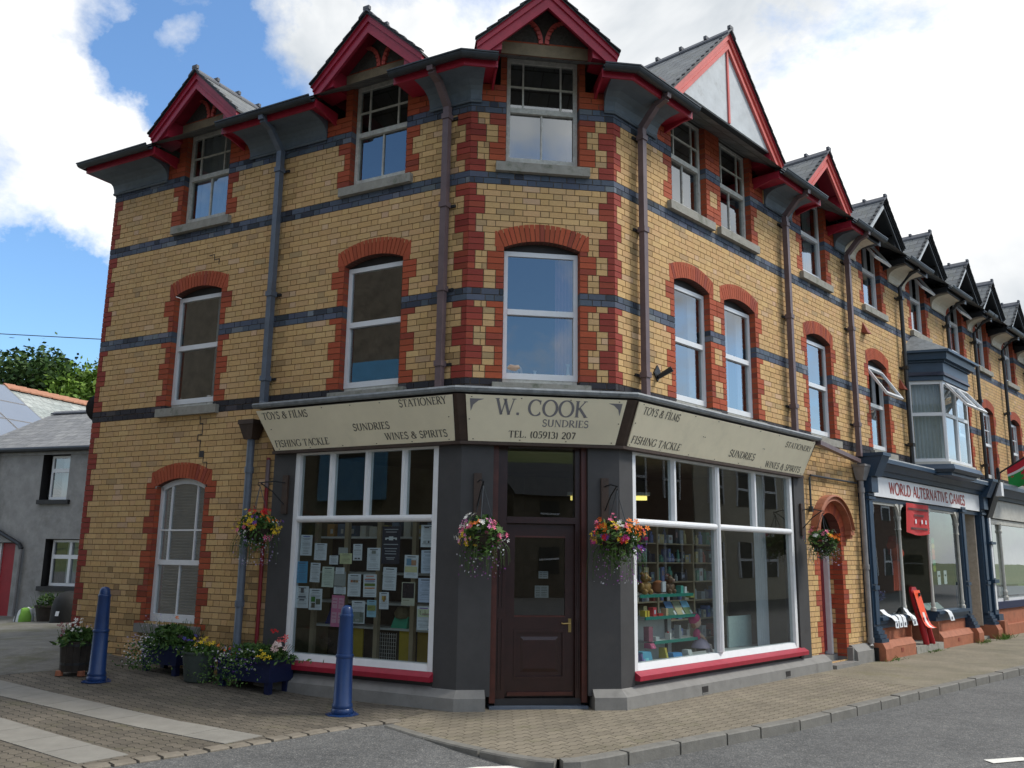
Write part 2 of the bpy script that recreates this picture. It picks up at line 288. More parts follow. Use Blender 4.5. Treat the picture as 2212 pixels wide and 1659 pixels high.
# ------------------------------------------------------------------ mesh helpers
class Frame:
    def __init__(s, o, u, n): s.o = Vector((*o, 0)); s.u = Vector((*u, 0)).normalized(); s.n = Vector((*n, 0)).normalized()
    def p(s, a, off, z): return Vector((s.o.x+s.u.x*a+s.n.x*off, s.o.y+s.u.y*a+s.n.y*off, z))
class MB:
    def __init__(s): s.v = []; s.f = []; s.c = []; s.m = []; s.uv = []; s.mats = []
    def mi(s, m):
        if m not in s.mats: s.mats.append(m)
        return s.mats.index(m)
    def poly(s, pts, m='vc', col=(1, 1, 1), uv=None):
        b = len(s.v); s.v.extend(tuple(p) for p in pts); s.f.append(tuple(range(b, b+len(pts)))); s.c.append(col); s.m.append(s.mi(m)); s.uv.append(uv)
    def hexa(s, P, m, col=(1, 1, 1)):              # P: 8 points, bottom ring 0-3, top ring 4-7
        b = len(s.v); s.v.extend(tuple(p) for p in P); k = s.mi(m)
        for q in ((0, 1, 2, 3), (4, 5, 6, 7), (0, 1, 5, 4), (1, 2, 6, 5), (2, 3, 7, 6), (3, 0, 4, 7)):
            s.f.append(tuple(b+i for i in q)); s.c.append(col); s.m.append(k); s.uv.append(None)
    def box(s, fr, a0, a1, o0, o1, z0, z1, m, col=(1, 1, 1)):
        p = fr.p; s.hexa([p(a0, o0, z0), p(a1, o0, z0), p(a1, o1, z0), p(a0, o1, z0), p(a0, o0, z1), p(a1, o0, z1), p(a1, o1, z1), p(a0, o1, z1)], m, col)
    def prism(s, pts, vec, m, col=(1, 1, 1)):
        q = [Vector(p)+Vector(vec) for p in pts]; s.poly(pts, m, col); s.poly(q, m, col); n = len(pts)
        for i in range(n): j = (i+1) % n; s.poly([pts[i], pts[j], q[j], q[i]], m, col)
    def tube(s, path, r, m, n=8, col=(1, 1, 1), flat=None):
        rings = []; P = [Vector(p) for p in path]
        for i, p in enumerate(P):
            d = (P[min(i+1, len(P)-1)]-P[max(i-1, 0)]).normalized()
            a = d.cross(Vector((0, 0, 1)) if abs(d.z) < .9 else Vector((1, 0, 0))).normalized(); b2 = d.cross(a)
            rr = r[i] if isinstance(r, (list, tuple)) else r
            rings.append([p+a*math.cos(2*math.pi*k/n)*rr+b2*math.sin(2*math.pi*k/n)*rr for k in range(n)])
        for i in range(len(rings)-1):
            for k in range(n): s.poly([rings[i][k], rings[i][(k+1) % n], rings[i+1][(k+1) % n], rings[i+1][k]], m, col)
        s.poly(rings[0], m, col); s.poly(rings[-1], m, col)
    def lathe(s, c, prof, m, n=20, col=(1, 1, 1), sx=1, sy=1):
        c = Vector(c); rings = [[c+Vector((math.cos(2*math.pi*k/n)*r*sx, math.sin(2*math.pi*k/n)*r*sy, z)) for k in range(n)] for r, z in prof]
        for i in range(len(rings)-1):
            for k in range(n): s.poly([rings[i][k], rings[i][(k+1) % n], rings[i+1][(k+1) % n], rings[i+1][k]], m, col)
        s.poly(rings[0], m, col); s.poly(rings[-1], m, col)
    def sweep(s, stations, prof, m, col=(1, 1, 1), closed=True, caps=True):   # stations: functions (off, z) -> point
        rings = [[st(o, z) for o, z in prof] for st in stations]; n = len(prof)
        for i in range(len(rings)-1):
            for k in range(n if closed else n-1): s.poly([rings[i][k], rings[i][(k+1) % n], rings[i+1][(k+1) % n], rings[i+1][k]], m, col)
        if caps and closed: s.poly(rings[0], m, col); s.poly(rings[-1], m, col)
    def build(s, name, parent=None, smooth=False, label=None):
        me = bpy.data.meshes.new(name); me.from_pydata(s.v, [], s.f)
        for m in s.mats: me.materials.append(MT[m])
        me.polygons.foreach_set('material_index', s.m)
        ca = me.color_attributes.new('Col', 'FLOAT_COLOR', 'CORNER'); buf = []; ub = []
        for f, c, u in zip(s.f, s.c, s.uv):
            buf.extend((c[0], c[1], c[2], 1.0)*len(f))
            ub.extend([x for q in u for x in q] if u else [0.0]*(2*len(f)))
        ca.data.foreach_set('color', buf)
        ul = me.uv_layers.new(name='UVMap'); ul.data.foreach_set('uv', ub)
        if smooth:
            me.polygons.foreach_set('use_smooth', [True]*len(s.f))
        me.update()
        if smooth:
            import bmesh
            bm = bmesh.new(); bm.from_mesh(me); bmesh.ops.remove_doubles(bm, verts=bm.verts, dist=1e-5); bmesh.ops.recalc_face_normals(bm, faces=bm.faces); bm.to_mesh(me); bm.free()
            try: me.set_sharp_from_angle(angle=R(42))
            except Exception: pass
        o = bpy.data.objects.new(name, me); COL.objects.link(o)
        if parent is not None:
            o.parent = parent; root = parent
            while root.parent: root = root.parent
            if parent is root: o.matrix_parent_inverse = Matrix.Translation(-root.location)
        if label: o['label'] = label
        return o
def tag(o, label, cat, group=None):
    o['label'] = label; o['category'] = cat
    if group: o['group'] = group
    return o
def thing(name, label, cat, loc, group=None):
    o = bpy.data.objects.new(name, None); COL.objects.link(o); o.location = loc; o.empty_display_size = .1
    return tag(o, label, cat, group)
def structure(o): o['kind'] = 'structure'; return o
# ------------------------------------------------------------------ building frames (metres)
E1 = (-0.5699, 10.4059); E2 = (1.2784, 10.6633); LW = 6.793; CW = 1.866; ZD = 3.81; CH = .081
uL = (-0.88073, 0.47362); uC = (0.99044, 0.13796); uR = (0.68607, 0.72754)
nL = (-0.47362, -0.88073); nC = (0.13796, -0.99044); nR = (0.72754, -0.68607)
FL = Frame(E1, uL, nL); FC = Frame(E1, uC, nC); FR = Frame(E2, uR, nR); FW = Frame((0, 0), (1, 0), (0, 1))
def mitre(o, n1, n2):
    n1 = Vector((*n1, 0)); n2 = Vector((*n2, 0)); b = (n1+n2).normalized(); kk = 1/b.dot(n1); o = Vector((*o, 0))
    return lambda off, z: o+b*(off*kk)+Vector((0, 0, z))
S1 = mitre(E1, nL, nC); S2 = mitre(E2, nC, nR)
def st(fr, s): return lambda off, z: fr.p(s, off, z)
def uvq(fr, pts):                                    # planar uv: along the facade and up the slope
    out = []
    for p in pts:
        d = Vector(p)-fr.o; a = d.dot(fr.u); b = d.dot(fr.n); out.append((a, math.hypot(b, p[2]) if p[2] else b))
    return out
# ------------------------------------------------------------------ brickwork
def jit(c, a): k = 1+random.uniform(-a, a); return tuple(max(0, x*k*(1+random.uniform(-a*.25, a*.25))) for x in c)
YEL = [(.575, .372, .165), (.56, .365, .165), (.60, .40, .185), (.54, .345, .158), (.57, .365, .178), (.545, .36, .175)]
def col_y():
    r = random.random()
    if r < .035: return jit((.44, .30, .155), .12)
    if r < .07: return jit((.58, .39, .235), .08)
    return jit(random.choice(YEL), .055)
def col_r(): return jit((.37, .080, .036) if random.random() < .8 else (.28, .060, .036), .12)
def col_q(): return jit((.285, .050, .036) if random.random() < .85 else (.34, .072, .04), .10)
def col_b():
    r = random.random(); return jit((.085, .105, .145) if r < .7 else ((.045, .055, .075) if r < .88 else (.15, .17, .20)), .18)
def col_d(): return jit((.034, .033, .040) if random.random() < .85 else (.06, .055, .06), .2)
GROUPS = {}
def _groups():
    for top, sizes in ((42, (2, 3, 3, 2)), (30, (2, 3, 3, 3, 3, 3)), (11, (1, 3, 3, 3, 2)), (-3, (3,)*16)):
        r = top
        for gi, n in enumerate(sizes):
            for _ in range(n): GROUPS[r] = gi % 2; r -= 1
_groups()
def arch_half(op, z):                                # clear opening interval at height z (extrados middle above spring)
    a, b, z0, z1, rise, ring = op; ring = max(0, ring)
    if z < z0 or z > z1+rise+ring: return None
    if z <= z1 or rise == 0: return (a, b) if z <= z1 else None
    w = (b-a)/2; Rr = (w*w+rise*rise)/(2*rise); cz = z1+rise-Rr
    rr = Rr+ring*.85; d = rr*rr-(z-cz)**2
    if d <= 0: return None
    x = math.sqrt(d); lim = w+ring*.30*min(1, (z-z1)/max(rise, .01)+.4); x = min(x, lim); m = (a+b)/2; return (m-x, m+x)
def subtract(segs, lo, hi):
    out = []
    for a, b, t in segs:
        if hi <= a or lo >= b: out.append((a, b, t)); continue
        if lo-a > .012: out.append((a, lo, t))
        if b-hi > .012: out.append((hi, b, t))
    return out
def overlay(segs, lo, hi, t): return sorted(subtract(segs, lo, hi)+[(lo, hi, t)])
def brick_wall(fr, s0, s1, k0, k1, openings, mod, sides=True, name='brick_wall', parent=None, extra=None, stains=()):
    mb = MB(); FRONT = .004; BACK = -.007; J = .0048
    for kk in range(k0, k1):
        z = ZD+kk*CH; zm = z+CH/2
        t = 'b' if kk in (12, 13, 31, 32, 43, 44) else ('d' if kk in (-2, -1) else 'y')
        segs = [(s0, s1, t)]
        if t == 'y': segs = mod(kk, segs)
        for op in openings:
            iv = arch_half(op, zm)
            if iv: segs = subtract(segs, *iv)
        ph = (kk % 2)*.169+(kk % 3)*.004
        for a, b, t in segs:
            mb.poly([fr.p(a, BACK, z), fr.p(b, BACK, z), fr.p(b, BACK, z+CH), fr.p(a, BACK, z+CH)], 'mortar')
            cuts = [a]
            if t in 'ybd':
                n0 = math.floor((a-ph)/.338)-1; x = n0*.338+ph
                while x < b:
                    for w in (.2253, .1127):
                        if a+.035 < x < b-.035: cuts.append(x)
                        x += w
            elif b-a > .30:
                n = max(2, round((b-a)/.225)); cuts += [a+(b-a)*i/n+(.05 if kk % 2 else -.05)*(n > 1) for i in range(1, n)]
            cuts.append(b)
            for x0, x1 in zip(cuts[:-1], cuts[1:]):
                c = {'y': col_y, 'b': col_b, 'd': col_d, 'r': col_r, 'q': col_q}[t]()
                xm = (x0+x1)/2
                for ps, pw, za_, zb_ in stains:           # soot and damp beside the pipes and at the foot of the wall
                    if abs(xm-ps) < pw and za_ < zm < zb_:
                        q_ = random.random(); kd = 1-.55*q_*q_*(1-abs(xm-ps)/pw*.6); c = (c[0]*kd, c[1]*kd*.99, c[2]*kd*.97)
                ja = 0 if x0 <= s0+.001 else J; jb = 0 if x1 >= s1-.001 else J
                p = fr.p; f = FRONT+random.uniform(-.0015, .0015); za, zb = z+J, z+CH-J; xa, xb = x0+ja, x1-jb
                A = [p(xa, f, za), p(xb, f, za), p(xb, f, zb), p(xa, f, zb)]; mb.poly(A, 'brick', c)
                if sides:
                    Bk = [p(xa, BACK, za), p(xb, BACK, za), p(xb, BACK, zb), p(xa, BACK, zb)]
                    for i in range(4): j = (i+1) % 4; mb.poly([A[i], A[j], Bk[j], Bk[i]], 'brick', c)
    # reveals and arches
    for a, b, z0, z1, rise, ring in openings:
        if ring < 0: continue
        D = -.16
        for xe, sg in ((a, -1), (b, 1)):
            kk = math.floor((z0-ZD)/CH+.01)
            while ZD+kk*CH < z1:
                za = max(z0, ZD+kk*CH)+J; zb = min(z1, ZD+(kk+1)*CH)-J
                if zb > za:
                    c = col_b() if kk in (12, 13, 31, 32, 43, 44) else (col_d() if kk in (-1, -2) else col_r())
                    mb.poly([fr.p(xe, FRONT, za), fr.p(xe, D, za), fr.p(xe, D, zb), fr.p(xe, FRONT, zb)], 'brick', c)
                kk += 1
            mb.poly([fr.p(xe+sg*.004, BACK, z0), fr.p(xe+sg*.004, D, z0), fr.p(xe+sg*.004, D, z1), fr.p(xe+sg*.004, BACK, z1)], 'mortar')
        if rise:
            w = (b-a)/2; Rr = (w*w+rise*rise)/(2*rise); cz = z1+rise-Rr; m = (a+b)/2; th = math.asin(w/Rr)
            n = 17 if w > .3 else 11
            th2 = th*1.0
            for i in range(n):
                t0 = -th2+2*th2*i/n+.0035; t1 = -th2+2*th2*(i+1)/n-.0035; c = col_r()
                def q(t_, r_, o): return fr.p(m+math.sin(t_)*r_, o, cz+math.cos(t_)*r_)
                ro = Rr+ring; o = FRONT+.003
                P = [q(t0, Rr, BACK), q(t1, Rr, BACK), q(t1, ro, BACK), q(t0, ro, BACK), q(t0, Rr, o), q(t1, Rr, o), q(t1, ro, o), q(t0, ro, o)]
                mb.hexa(P, 'brick', c)
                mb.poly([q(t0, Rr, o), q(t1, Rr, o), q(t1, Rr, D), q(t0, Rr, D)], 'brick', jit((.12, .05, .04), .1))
            arc = [fr.p(m+math.sin(-th2+2*th2*i/n)*(Rr+.006), BACK+.001, cz+math.cos(-th2+2*th2*i/n)*(Rr+.006)) for i in range(n+1)]
            arc2 = [fr.p(m+math.sin(th2-2*th2*i/n)*(Rr+ring-.004), BACK+.001, cz+math.cos(th2-2*th2*i/n)*(Rr+ring-.004)) for i in range(n+1)]
            for i in range(n): mb.poly([arc[i], arc[i+1], arc2[n-i-1], arc2[n-i]], 'mortar')
            for i in range(n):
                t0 = -th2+2*th2*i/n; t1 = -th2+2*th2*(i+1)/n
                mb.poly([fr.p(m+math.sin(t)*(Rr+.003), o_, cz+math.cos(t)*(Rr+.003)) for t, o_ in ((t0, BACK), (t1, BACK), (t1, D), (t0, D))], 'mortar')
            # skewbacks beside the ring
            for sg in (-1, 1):
                xo = m+sg*math.sin(th)*(Rr+ring); zo = cz+math.cos(th)*(Rr+ring); xi = m+sg*w
                mb.hexa([fr.p(xi+sg*.004, BACK, z1+.004), fr.p(xi+sg*.12, BACK, z1+.004), fr.p(xi+sg*.12, BACK, zo), fr.p(xo+sg*.006, BACK, zo),
                         fr.p(xi+sg*.004, FRONT+.002, z1+.004), fr.p(xi+sg*.12, FRONT+.002, z1+.004), fr.p(xi+sg*.12, FRONT+.002, zo), fr.p(xo+sg*.006, FRONT+.002, zo)], 'brick', col_r())
    if extra: extra(mb)
    return mb.build(name, parent)
def quoin_rule(wins, left=None, right=None, topzones=()):
    # wins: (a, b, rowlo, rowhi); left/right: (pos, sign, phase) corner quoins; topzones: all-red intervals above the top band
    def mod(kk, segs):
        g = GROUPS.get(kk, 0)
        for pos, sg, ph, wl, ws in (left or []):
            w = wl if g == ph else ws
            lo, hi = (pos, pos+w) if sg > 0 else (pos-w, pos); segs = overlay(segs, lo, hi, 'q')
        for a, b, lo, hi in wins:
            if lo <= kk <= hi:
                w = .215 if g == 0 else .105
                segs = overlay(segs, a-w, a, 'r'); segs = overlay(segs, b, b+w, 'r')
        if kk >= 48: return sorted((a+.34, b-.34, 'r') for a, b in topzones)
        if kk >= 45:
            for a, b in topzones: segs = overlay(segs, a, b, 'r')
        return segs
    return mod
# ------------------------------------------------------------------ windows
def curtain_mesh(mb, fr, a0, a1, off, z0, z1, m, folds=5, amp=.025):
    n = max(6, folds*4); pts = [(a0+(a1-a0)*i/n, off+math.sin(i*math.pi/2+.4)*amp) for i in range(n+1)]
    for (x0, o0), (x1, o1) in zip(pts[:-1], pts[1:]): mb.poly([fr.p(x0, o0, z0), fr.p(x1, o1, z0), fr.p(x1, o1, z1), fr.p(x0, o0, z1)], m)
def window(fr, op, style, parent, depth=.10, paint='upvc', pane='pane', open_upper=False, curtains=(), sill='sill_stone', sill_mat=True, transom=.52):
    a, b, z0, z1, rise, ring = op; mb = MB(); D = -depth; fw = .06
    zt = z1 if not rise else (z1-.02 if style != 'arched' else z1)
    bx = lambda x0, x1, o0, o1, y0, y1: mb.box(fr, x0, x1, o0, o1, y0, y1, paint)
    bot = z0+(.07 if style == 'upvc' else .0)
    if style == 'upvc' and bot > z0: mb.box(fr, a+.012, b-.012, D-.05, D+.004, z0, bot, 'old_white_paint')
    bx(a+.006, a+fw, D-.05, D+.01, bot, zt); bx(b-fw, b-.006, D-.05, D+.01, bot, zt)
    zm = bot+(zt-bot)*transom
    if style == 'arched':
        n = 10; w = (b-a)/2-.006; m = (a+b)/2; Rr = (w*w+rise*rise)/(2*rise); cz = z1+rise-Rr; th = math.asin(w/Rr)
        for i in range(n):
            t0 = -th+2*th*i/n; t1 = -th+2*th*(i+1)/n
            q = lambda t, r, o: fr.p(m+math.sin(t)*r, o, cz+math.cos(t)*r)
            mb.hexa([q(t0, Rr-.075, D-.05), q(t1, Rr-.075, D-.05), q(t1, Rr, D-.05), q(t0, Rr, D-.05), q(t0, Rr-.075, D+.01), q(t1, Rr-.075, D+.01), q(t1, Rr, D+.01), q(t0, Rr, D+.01)], paint)
    else: bx(a+fw, b-fw, D-.05, D+.01, zt-.06, zt)
    bh = .075 if style == 'upvc' else .13
    bx(a+fw, b-fw, D-.05, D+.012, bot, bot+bh)
    bx(a+fw, b-fw, D-.045, D+.016, zm-.035, zm+.035)
    if rise and style != 'arched':                    # closed head above the frame under the arch
        pts = []
        w = (b-a)/2; m = (a+b)/2; Rr = (w*w+rise*rise)/(2*rise); cz = z1+rise-Rr; th = math.asin(w/Rr)
        pts = [fr.p(a, D-.02, zt-.002), fr.p(b, D-.02, zt-.002)]+[fr.p(m+math.sin(th-2*th*i/8)*Rr, D-.02, cz+math.cos(th-2*th*i/8)*Rr) for i in range(9)]
        mb.poly(pts, 'dark_trim')
    gw = .011
    if style in ('sash', 'arched'):
        x1, x2 = a+fw+(b-a-2*fw)*.2, a+fw+(b-a-2*fw)*.8
        ztop = zt-.06 if style == 'sash' else z1+rise*.72
        if style == 'sash':
            for x in (x1, x2): bx(x-gw, x+gw, D-.02, D+.004, zm, ztop)
            zz = zm+(zt-zm)*.46; bx(a+fw, b-fw, D-.019, D+.003, zz-gw, zz+gw)
        else:
            for x in (x1, x2): bx(x-gw, x+gw, D-.02, D+.004, zm, ztop)
            zz = zm+(z1-zm)*.42; bx(a+fw, b-fw, D-.019, D+.003, zz-gw, zz+gw)
        bx((a+b)/2-gw, (a+b)/2+gw, D-.035, D-.012, bot+bh, zm-.03)
    w_ = mb.build('window', parent)
    if sill:
        ms = MB(); ms.box(fr, a-.13, b+.13, -.10, .075, z0-.125, z0-.004, sill); ms.poly([fr.p(a, -.16, z0-.001), fr.p(b, -.16, z0-.001), fr.p(b, -.02, z0-.001), fr.p(a, -.02, z0-.001)], sill); ms.build('sill', w_)
    mp = MB()
    if style == 'arched':
        n = 8; w = (b-a)/2-.04; m = (a+b)/2; Rr = (w*w+rise*rise)/(2*rise); cz = z1+rise-.03-Rr; th = math.asin(w/Rr)
        mp.poly([fr.p(a+.04, D-.02, zm), fr.p(b-.04, D-.02, zm)]+[fr.p(m+math.sin(th-2*th*i/n)*Rr, D-.02, cz+math.cos(th-2*th*i/n)*Rr) for i in range(n+1)], pane)
    elif not open_upper: mp.poly([fr.p(a+.05, D-.012, zm), fr.p(b-.05, D-.012, zm), fr.p(b-.05, D-.012, zt-.05), fr.p(a+.05, D-.012, zt-.05)], pane)
    mp.poly([fr.p(a+.05, D-.03, bot+.05), fr.p(b-.05, D-.03, bot+.05), fr.p(b-.05, D-.03, zm), fr.p(a+.05, D-.03, zm)], pane)
    mp.build('pane', w_)
    if open_upper:
        mo = MB(); h = zt-.06-zm-.03; ang = R(33); zt2 = zt-.06
        T = lambda x, y, o: fr.p(x, D+.02+math.sin(ang)*y+math.cos(ang)*o, zt2-math.cos(ang)*y+math.sin(ang)*o)
        def bar(x0, x1, y0, y1): mo.hexa([T(x0, y0, -.02), T(x1, y0, -.02), T(x1, y1, -.02), T(x0, y1, -.02), T(x0, y0, .025), T(x1, y0, .025), T(x1, y1, .025), T(x0, y1, .025)], paint)
        xa, xb = a+.05, b-.05
        bar(xa, xa+.05, 0, h); bar(xb-.05, xb, 0, h); bar(xa+.05, xb-.05, 0, .05); bar(xa+.05, xb-.05, h-.055, h)
        mo.poly([T(xa+.04, .04, 0), T(xb-.04, .04, 0), T(xb-.04, h-.04, 0), T(xa+.04, h-.04, 0)], 'pane')
        mo.build('open_sash', w_)
    if curtains:
        mc = MB()
        for x0, x1, m_ in curtains: curtain_mesh(mc, fr, a+(b-a)*x0, a+(b-a)*x1, D-.14, z0+.02, zt, m_)
        mc.build('curtain', w_)
    return w_
# ------------------------------------------------------------------ gabled dormers and eaves
def dormer(fr, c, half, zE, zA, parent, paint='red_paint', soffit='red_paint', off=.33, back=-2.7, tymp='roughcast', ybracket='pale_red_paint', panel=False, face_paint=None, left_paint=None, bw=.225):
    mb = MB(); dz = zA-zE; ln = math.hypot(half, dz); face_paint = face_paint or paint
    d = MB()
    for sg in (-1, 1):                                # roof slope
        e0, e1, r0, r1 = fr.p(c+sg*(half+.04), off+.05, zE-.04*dz/half), fr.p(c+sg*(half+.04), back, zE-.04*dz/half), fr.p(c, off+.05, zA), fr.p(c, back, zA)
        up = Vector((0, 0, .035))
        q = [e0+up, r0+up, r1+up, e1+up]; d.poly(q, 'slate', uv=[(off, 0), (off, ln), (back, ln), (back, 0)])
        d.poly([e0, r0, r1, e1], soffit); d.poly([e0, r0, r0+up, e0+up], 'slate'); d.poly([e0, e1, e1+up, e0+up], 'slate')
        for i in range(int(ln/.19)):                  # slate edges standing out along the verge
            t = i*.19/ln; x = c+sg*half*(1-t); z = zE+dz*t
            d.hexa([fr.p(x+sg*.05, off+.02, z+.0), fr.p(x-sg*.14, off+.02, z+.19*dz/half*.88), fr.p(x-sg*.14, off+.075, z+.19*dz/half*.88), fr.p(x+sg*.05, off+.075, z+.0), fr.p(x+sg*.05, off+.02, z+.022), fr.p(x-sg*.14, off+.02, z+.19*dz/half*.88+.012), fr.p(x-sg*.14, off+.075, z+.19*dz/half*.88+.012), fr.p(x+sg*.05, off+.075, z+.022)], 'slate')
    roof = d.build('dormer_roof', parent)
    rt = MB(); x = back+.9
    while x < off+.06:                                # ridge tiles
        x2 = min(x+.44, off+.08)
        for sg in (-1, 1):
            rt.hexa([fr.p(c, x, zA+.04), fr.p(c+sg*.12, x, zA-.12*dz/half+.045), fr.p(c+sg*.12, x2, zA-.12*dz/half+.045), fr.p(c, x2, zA+.04), fr.p(c, x, zA+.075), fr.p(c+sg*.12, x, zA-.12*dz/half+.075), fr.p(c+sg*.12, x2, zA-.12*dz/half+.075), fr.p(c, x2, zA+.075)], 'ridge_blue')
        rt.box(fr, c-.05, c+.05, x2-.05, x2, zA+.05, zA+.105, 'ridge_blue'); x += .45
    rt.build('ridge_tiles', roof)
    b = MB()                                # barge boards, two steps
    for sg in (-1, 1):
        def slope(o0, o1, w0, w1, m):
            P = []
            for o in (o0, o1):
                P += [fr.p(c+sg*(half+.02), o, zE-w1), fr.p(c+sg*(half+.02), o, zE-w0), fr.p(c, o, zA-w0+.0), fr.p(c, o, zA-w1+.0)]
            b.hexa(P, m)
        fp_ = left_paint if (left_paint and sg < 0) else face_paint
        slope(off-.03, off, .03, bw+.03, fp_); slope(off, off+.025, -.0, bw*.42, face_paint); slope(off, off+.012, bw*.78, bw+.03, fp_)
    b.build('barge_board', roof)
    t = MB()
    if panel:
        t.hexa([fr.p(c-half*.86, off-.06, zE+.10), fr.p(c+half*.86, off-.06, zE+.10), fr.p(c+.01, off-.06, zA-.12), fr.p(c-.01, off-.06, zA-.12), fr.p(c-half*.86, off-.031, zE+.10), fr.p(c+half*.86, off-.031, zE+.10), fr.p(c+.01, off-.031, zA-.12), fr.p(c-.01, off-.031, zA-.12)], 'gable_board')
        t.box(fr, c-.022, c+.022, off-.031, off-.008, zE+.10, zA-.2, 'pale_red_paint')
        t.poly([fr.p(c-half*.86, off-.06, zE+.10), fr.p(c+half*.86, off-.06, zE+.10), fr.p(c+half*.86, -.1, zE+.06), fr.p(c-half*.86, -.1, zE+.06)], 'dark_trim')
    else:
        t.poly([fr.p(c-half*.8, -.012, zE+.17), fr.p(c+half*.8, -.012, zE+.17), fr.p(c, -.012, zA-.03)], tymp)
        if ybracket:
            for sg in (-1, 1):                        # two curved ribs springing from the lintel
                prev = None
                for i in range(9):
                    a_ = R(90*i/8); x = c+sg*(.012+.235*(1-math.cos(a_))); z = zE+.25+.34*math.sin(a_)
                    if prev:
                        x0, z0 = prev; t.hexa([fr.p(x0, -.01, z0), fr.p(x0+sg*.055, -.01, z0-.01), fr.p(x+sg*.055, -.01, z-.03), fr.p(x, -.01, z), fr.p(x0, .03, z0), fr.p(x0+sg*.055, .03, z0-.01), fr.p(x+sg*.055, .03, z-.03), fr.p(x, .03, z)], ybracket)
                    prev = (x, z)
    t.build('gable_panel', roof)
    for sg in (-1, 1):                                # eave returns below the verge ends
        s_ = MB()
        s_.hexa([fr.p(c+sg*(half-.30), -.05, zE-.06), fr.p(c+sg*(half+.0), -.05, zE-.12), fr.p(c+sg*(half+.0), off-.03, zE-.12), fr.p(c+sg*(half-.30), off-.03, zE-.06),
                 fr.p(c+sg*(half-.30), -.05, zE+.24*dz/half), fr.p(c+sg*half, -.05, zE-.02), fr.p(c+sg*half, off-.03, zE-.02), fr.p(c+sg*(half-.30), off-.03, zE+.24*dz/half)], soffit)
        s_.build('soffit', roof)
    return roof
COVE = [(.012, 7.42), (.035, 7.41), (.05, 7.43), (.035, 7.455), (.042, 7.51), (.06, 7.565), (.10, 7.61), (.18, 7.652), (.29, 7.672), (.42, 7.68), (.42, 7.72), (.012, 7.72)]
def eaves(parent, stations, cstations, paint='cove_paint', board='red_paint', gut='gutter_iron', ends=(True, True)):
    m = MB(); m.sweep(cstations, COVE, paint); cv = m.build('cornice', parent)
    m = MB(); m.sweep(stations, [(.421, 7.672), (.448, 7.672), (.448, 7.80), (.421, 7.80)], board)
    m.sweep(stations, [(-.02, 7.71), (.421, 7.71), (.421, 7.80), (-.02, 7.80)], board); m.build('fascia_board', parent)
    m = MB(); r = .066; zc = 7.79; g = [(.525+r*math.cos(R(a)), zc+r*math.sin(R(a))) for a in range(180, 361, 20)]+[(.525+.054*math.cos(R(a)), zc+.054*math.sin(R(a))) for a in range(360, 179, -20)]
    m.sweep(stations, g, gut)
    rim = [(.586, zc-.005), (.602, zc-.005), (.602, zc+.012), (.586, zc+.012)]; m.sweep(stations, rim, gut)
    m.sweep(stations, [(.38, 7.815), (.49, 7.80), (.49, 7.825), (.38, 7.845)], 'slate')
    m.build('gutter', parent)
def end_cap(parent, fr, s, sg, m='red_paint'):
    b = MB(); prof = [(-.02, 7.60), (.10, 7.63), (.30, 7.672), (.45, 7.672), (.45, 7.79), (-.02, 7.79)]
    A = [fr.p(s, o, z) for o, z in prof]; b.prism(A, Vector(fr.u)*(.03*sg), m); b.build('eave_end', parent)
def downpipe(parent, fr, s, zbot, ztop, m, off=.10, square=True, gut_s=None, name='downpipe', collars=()):
    b = MB(); w = .042
    P = [(.10, zbot), (.10, ztop-.42), (.34, ztop-.17), (.50, ztop-.12), (.52, ztop)] if gut_s is not None else [(.10, zbot), (.10, ztop)]
    if square:
        for (o0, z0), (o1, z1) in zip(P[:-1], P[1:]):
            d = Vector((o1-o0, z1-z0)).normalized(); nx, nz = -d.y*w, d.x*w
            b.hexa([fr.p(s-w, o0-abs(nx)*0+nx, z0+nz), fr.p(s+w, o0+nx, z0+nz), fr.p(s+w, o0-nx, z0-nz), fr.p(s-w, o0-nx, z0-nz), fr.p(s-w, o1+nx, z1+nz), fr.p(s+w, o1+nx, z1+nz), fr.p(s+w, o1-nx, z1-nz), fr.p(s-w, o1-nx, z1-nz)], m)
    else: b.tube([fr.p(s, o, z) for o, z in P], w, m, 10)
    for z in collars:
        b.box(fr, s-w-.014, s+w+.014, .10-w-.014, .10+w+.014, z, z+.07, m); b.box(fr, s-.11, s+.11, .0, .03, z+.015, z+.05, 'black_iron')
    return b.build(name, parent)
# ------------------------------------------------------------------ lettering: pen-stroke capitals built as flat meshes
def _arc(cx, cy, rx, ry, a0, a1, n=14): return [(cx+rx*math.cos(R(a0+(a1-a0)*i/n)), cy+ry*math.sin(R(a0+(a1-a0)*i/n))) for i in range(n+1)]
def _l(x0, y0, x1, y1): return [(x0, y0), (x1, y1)]
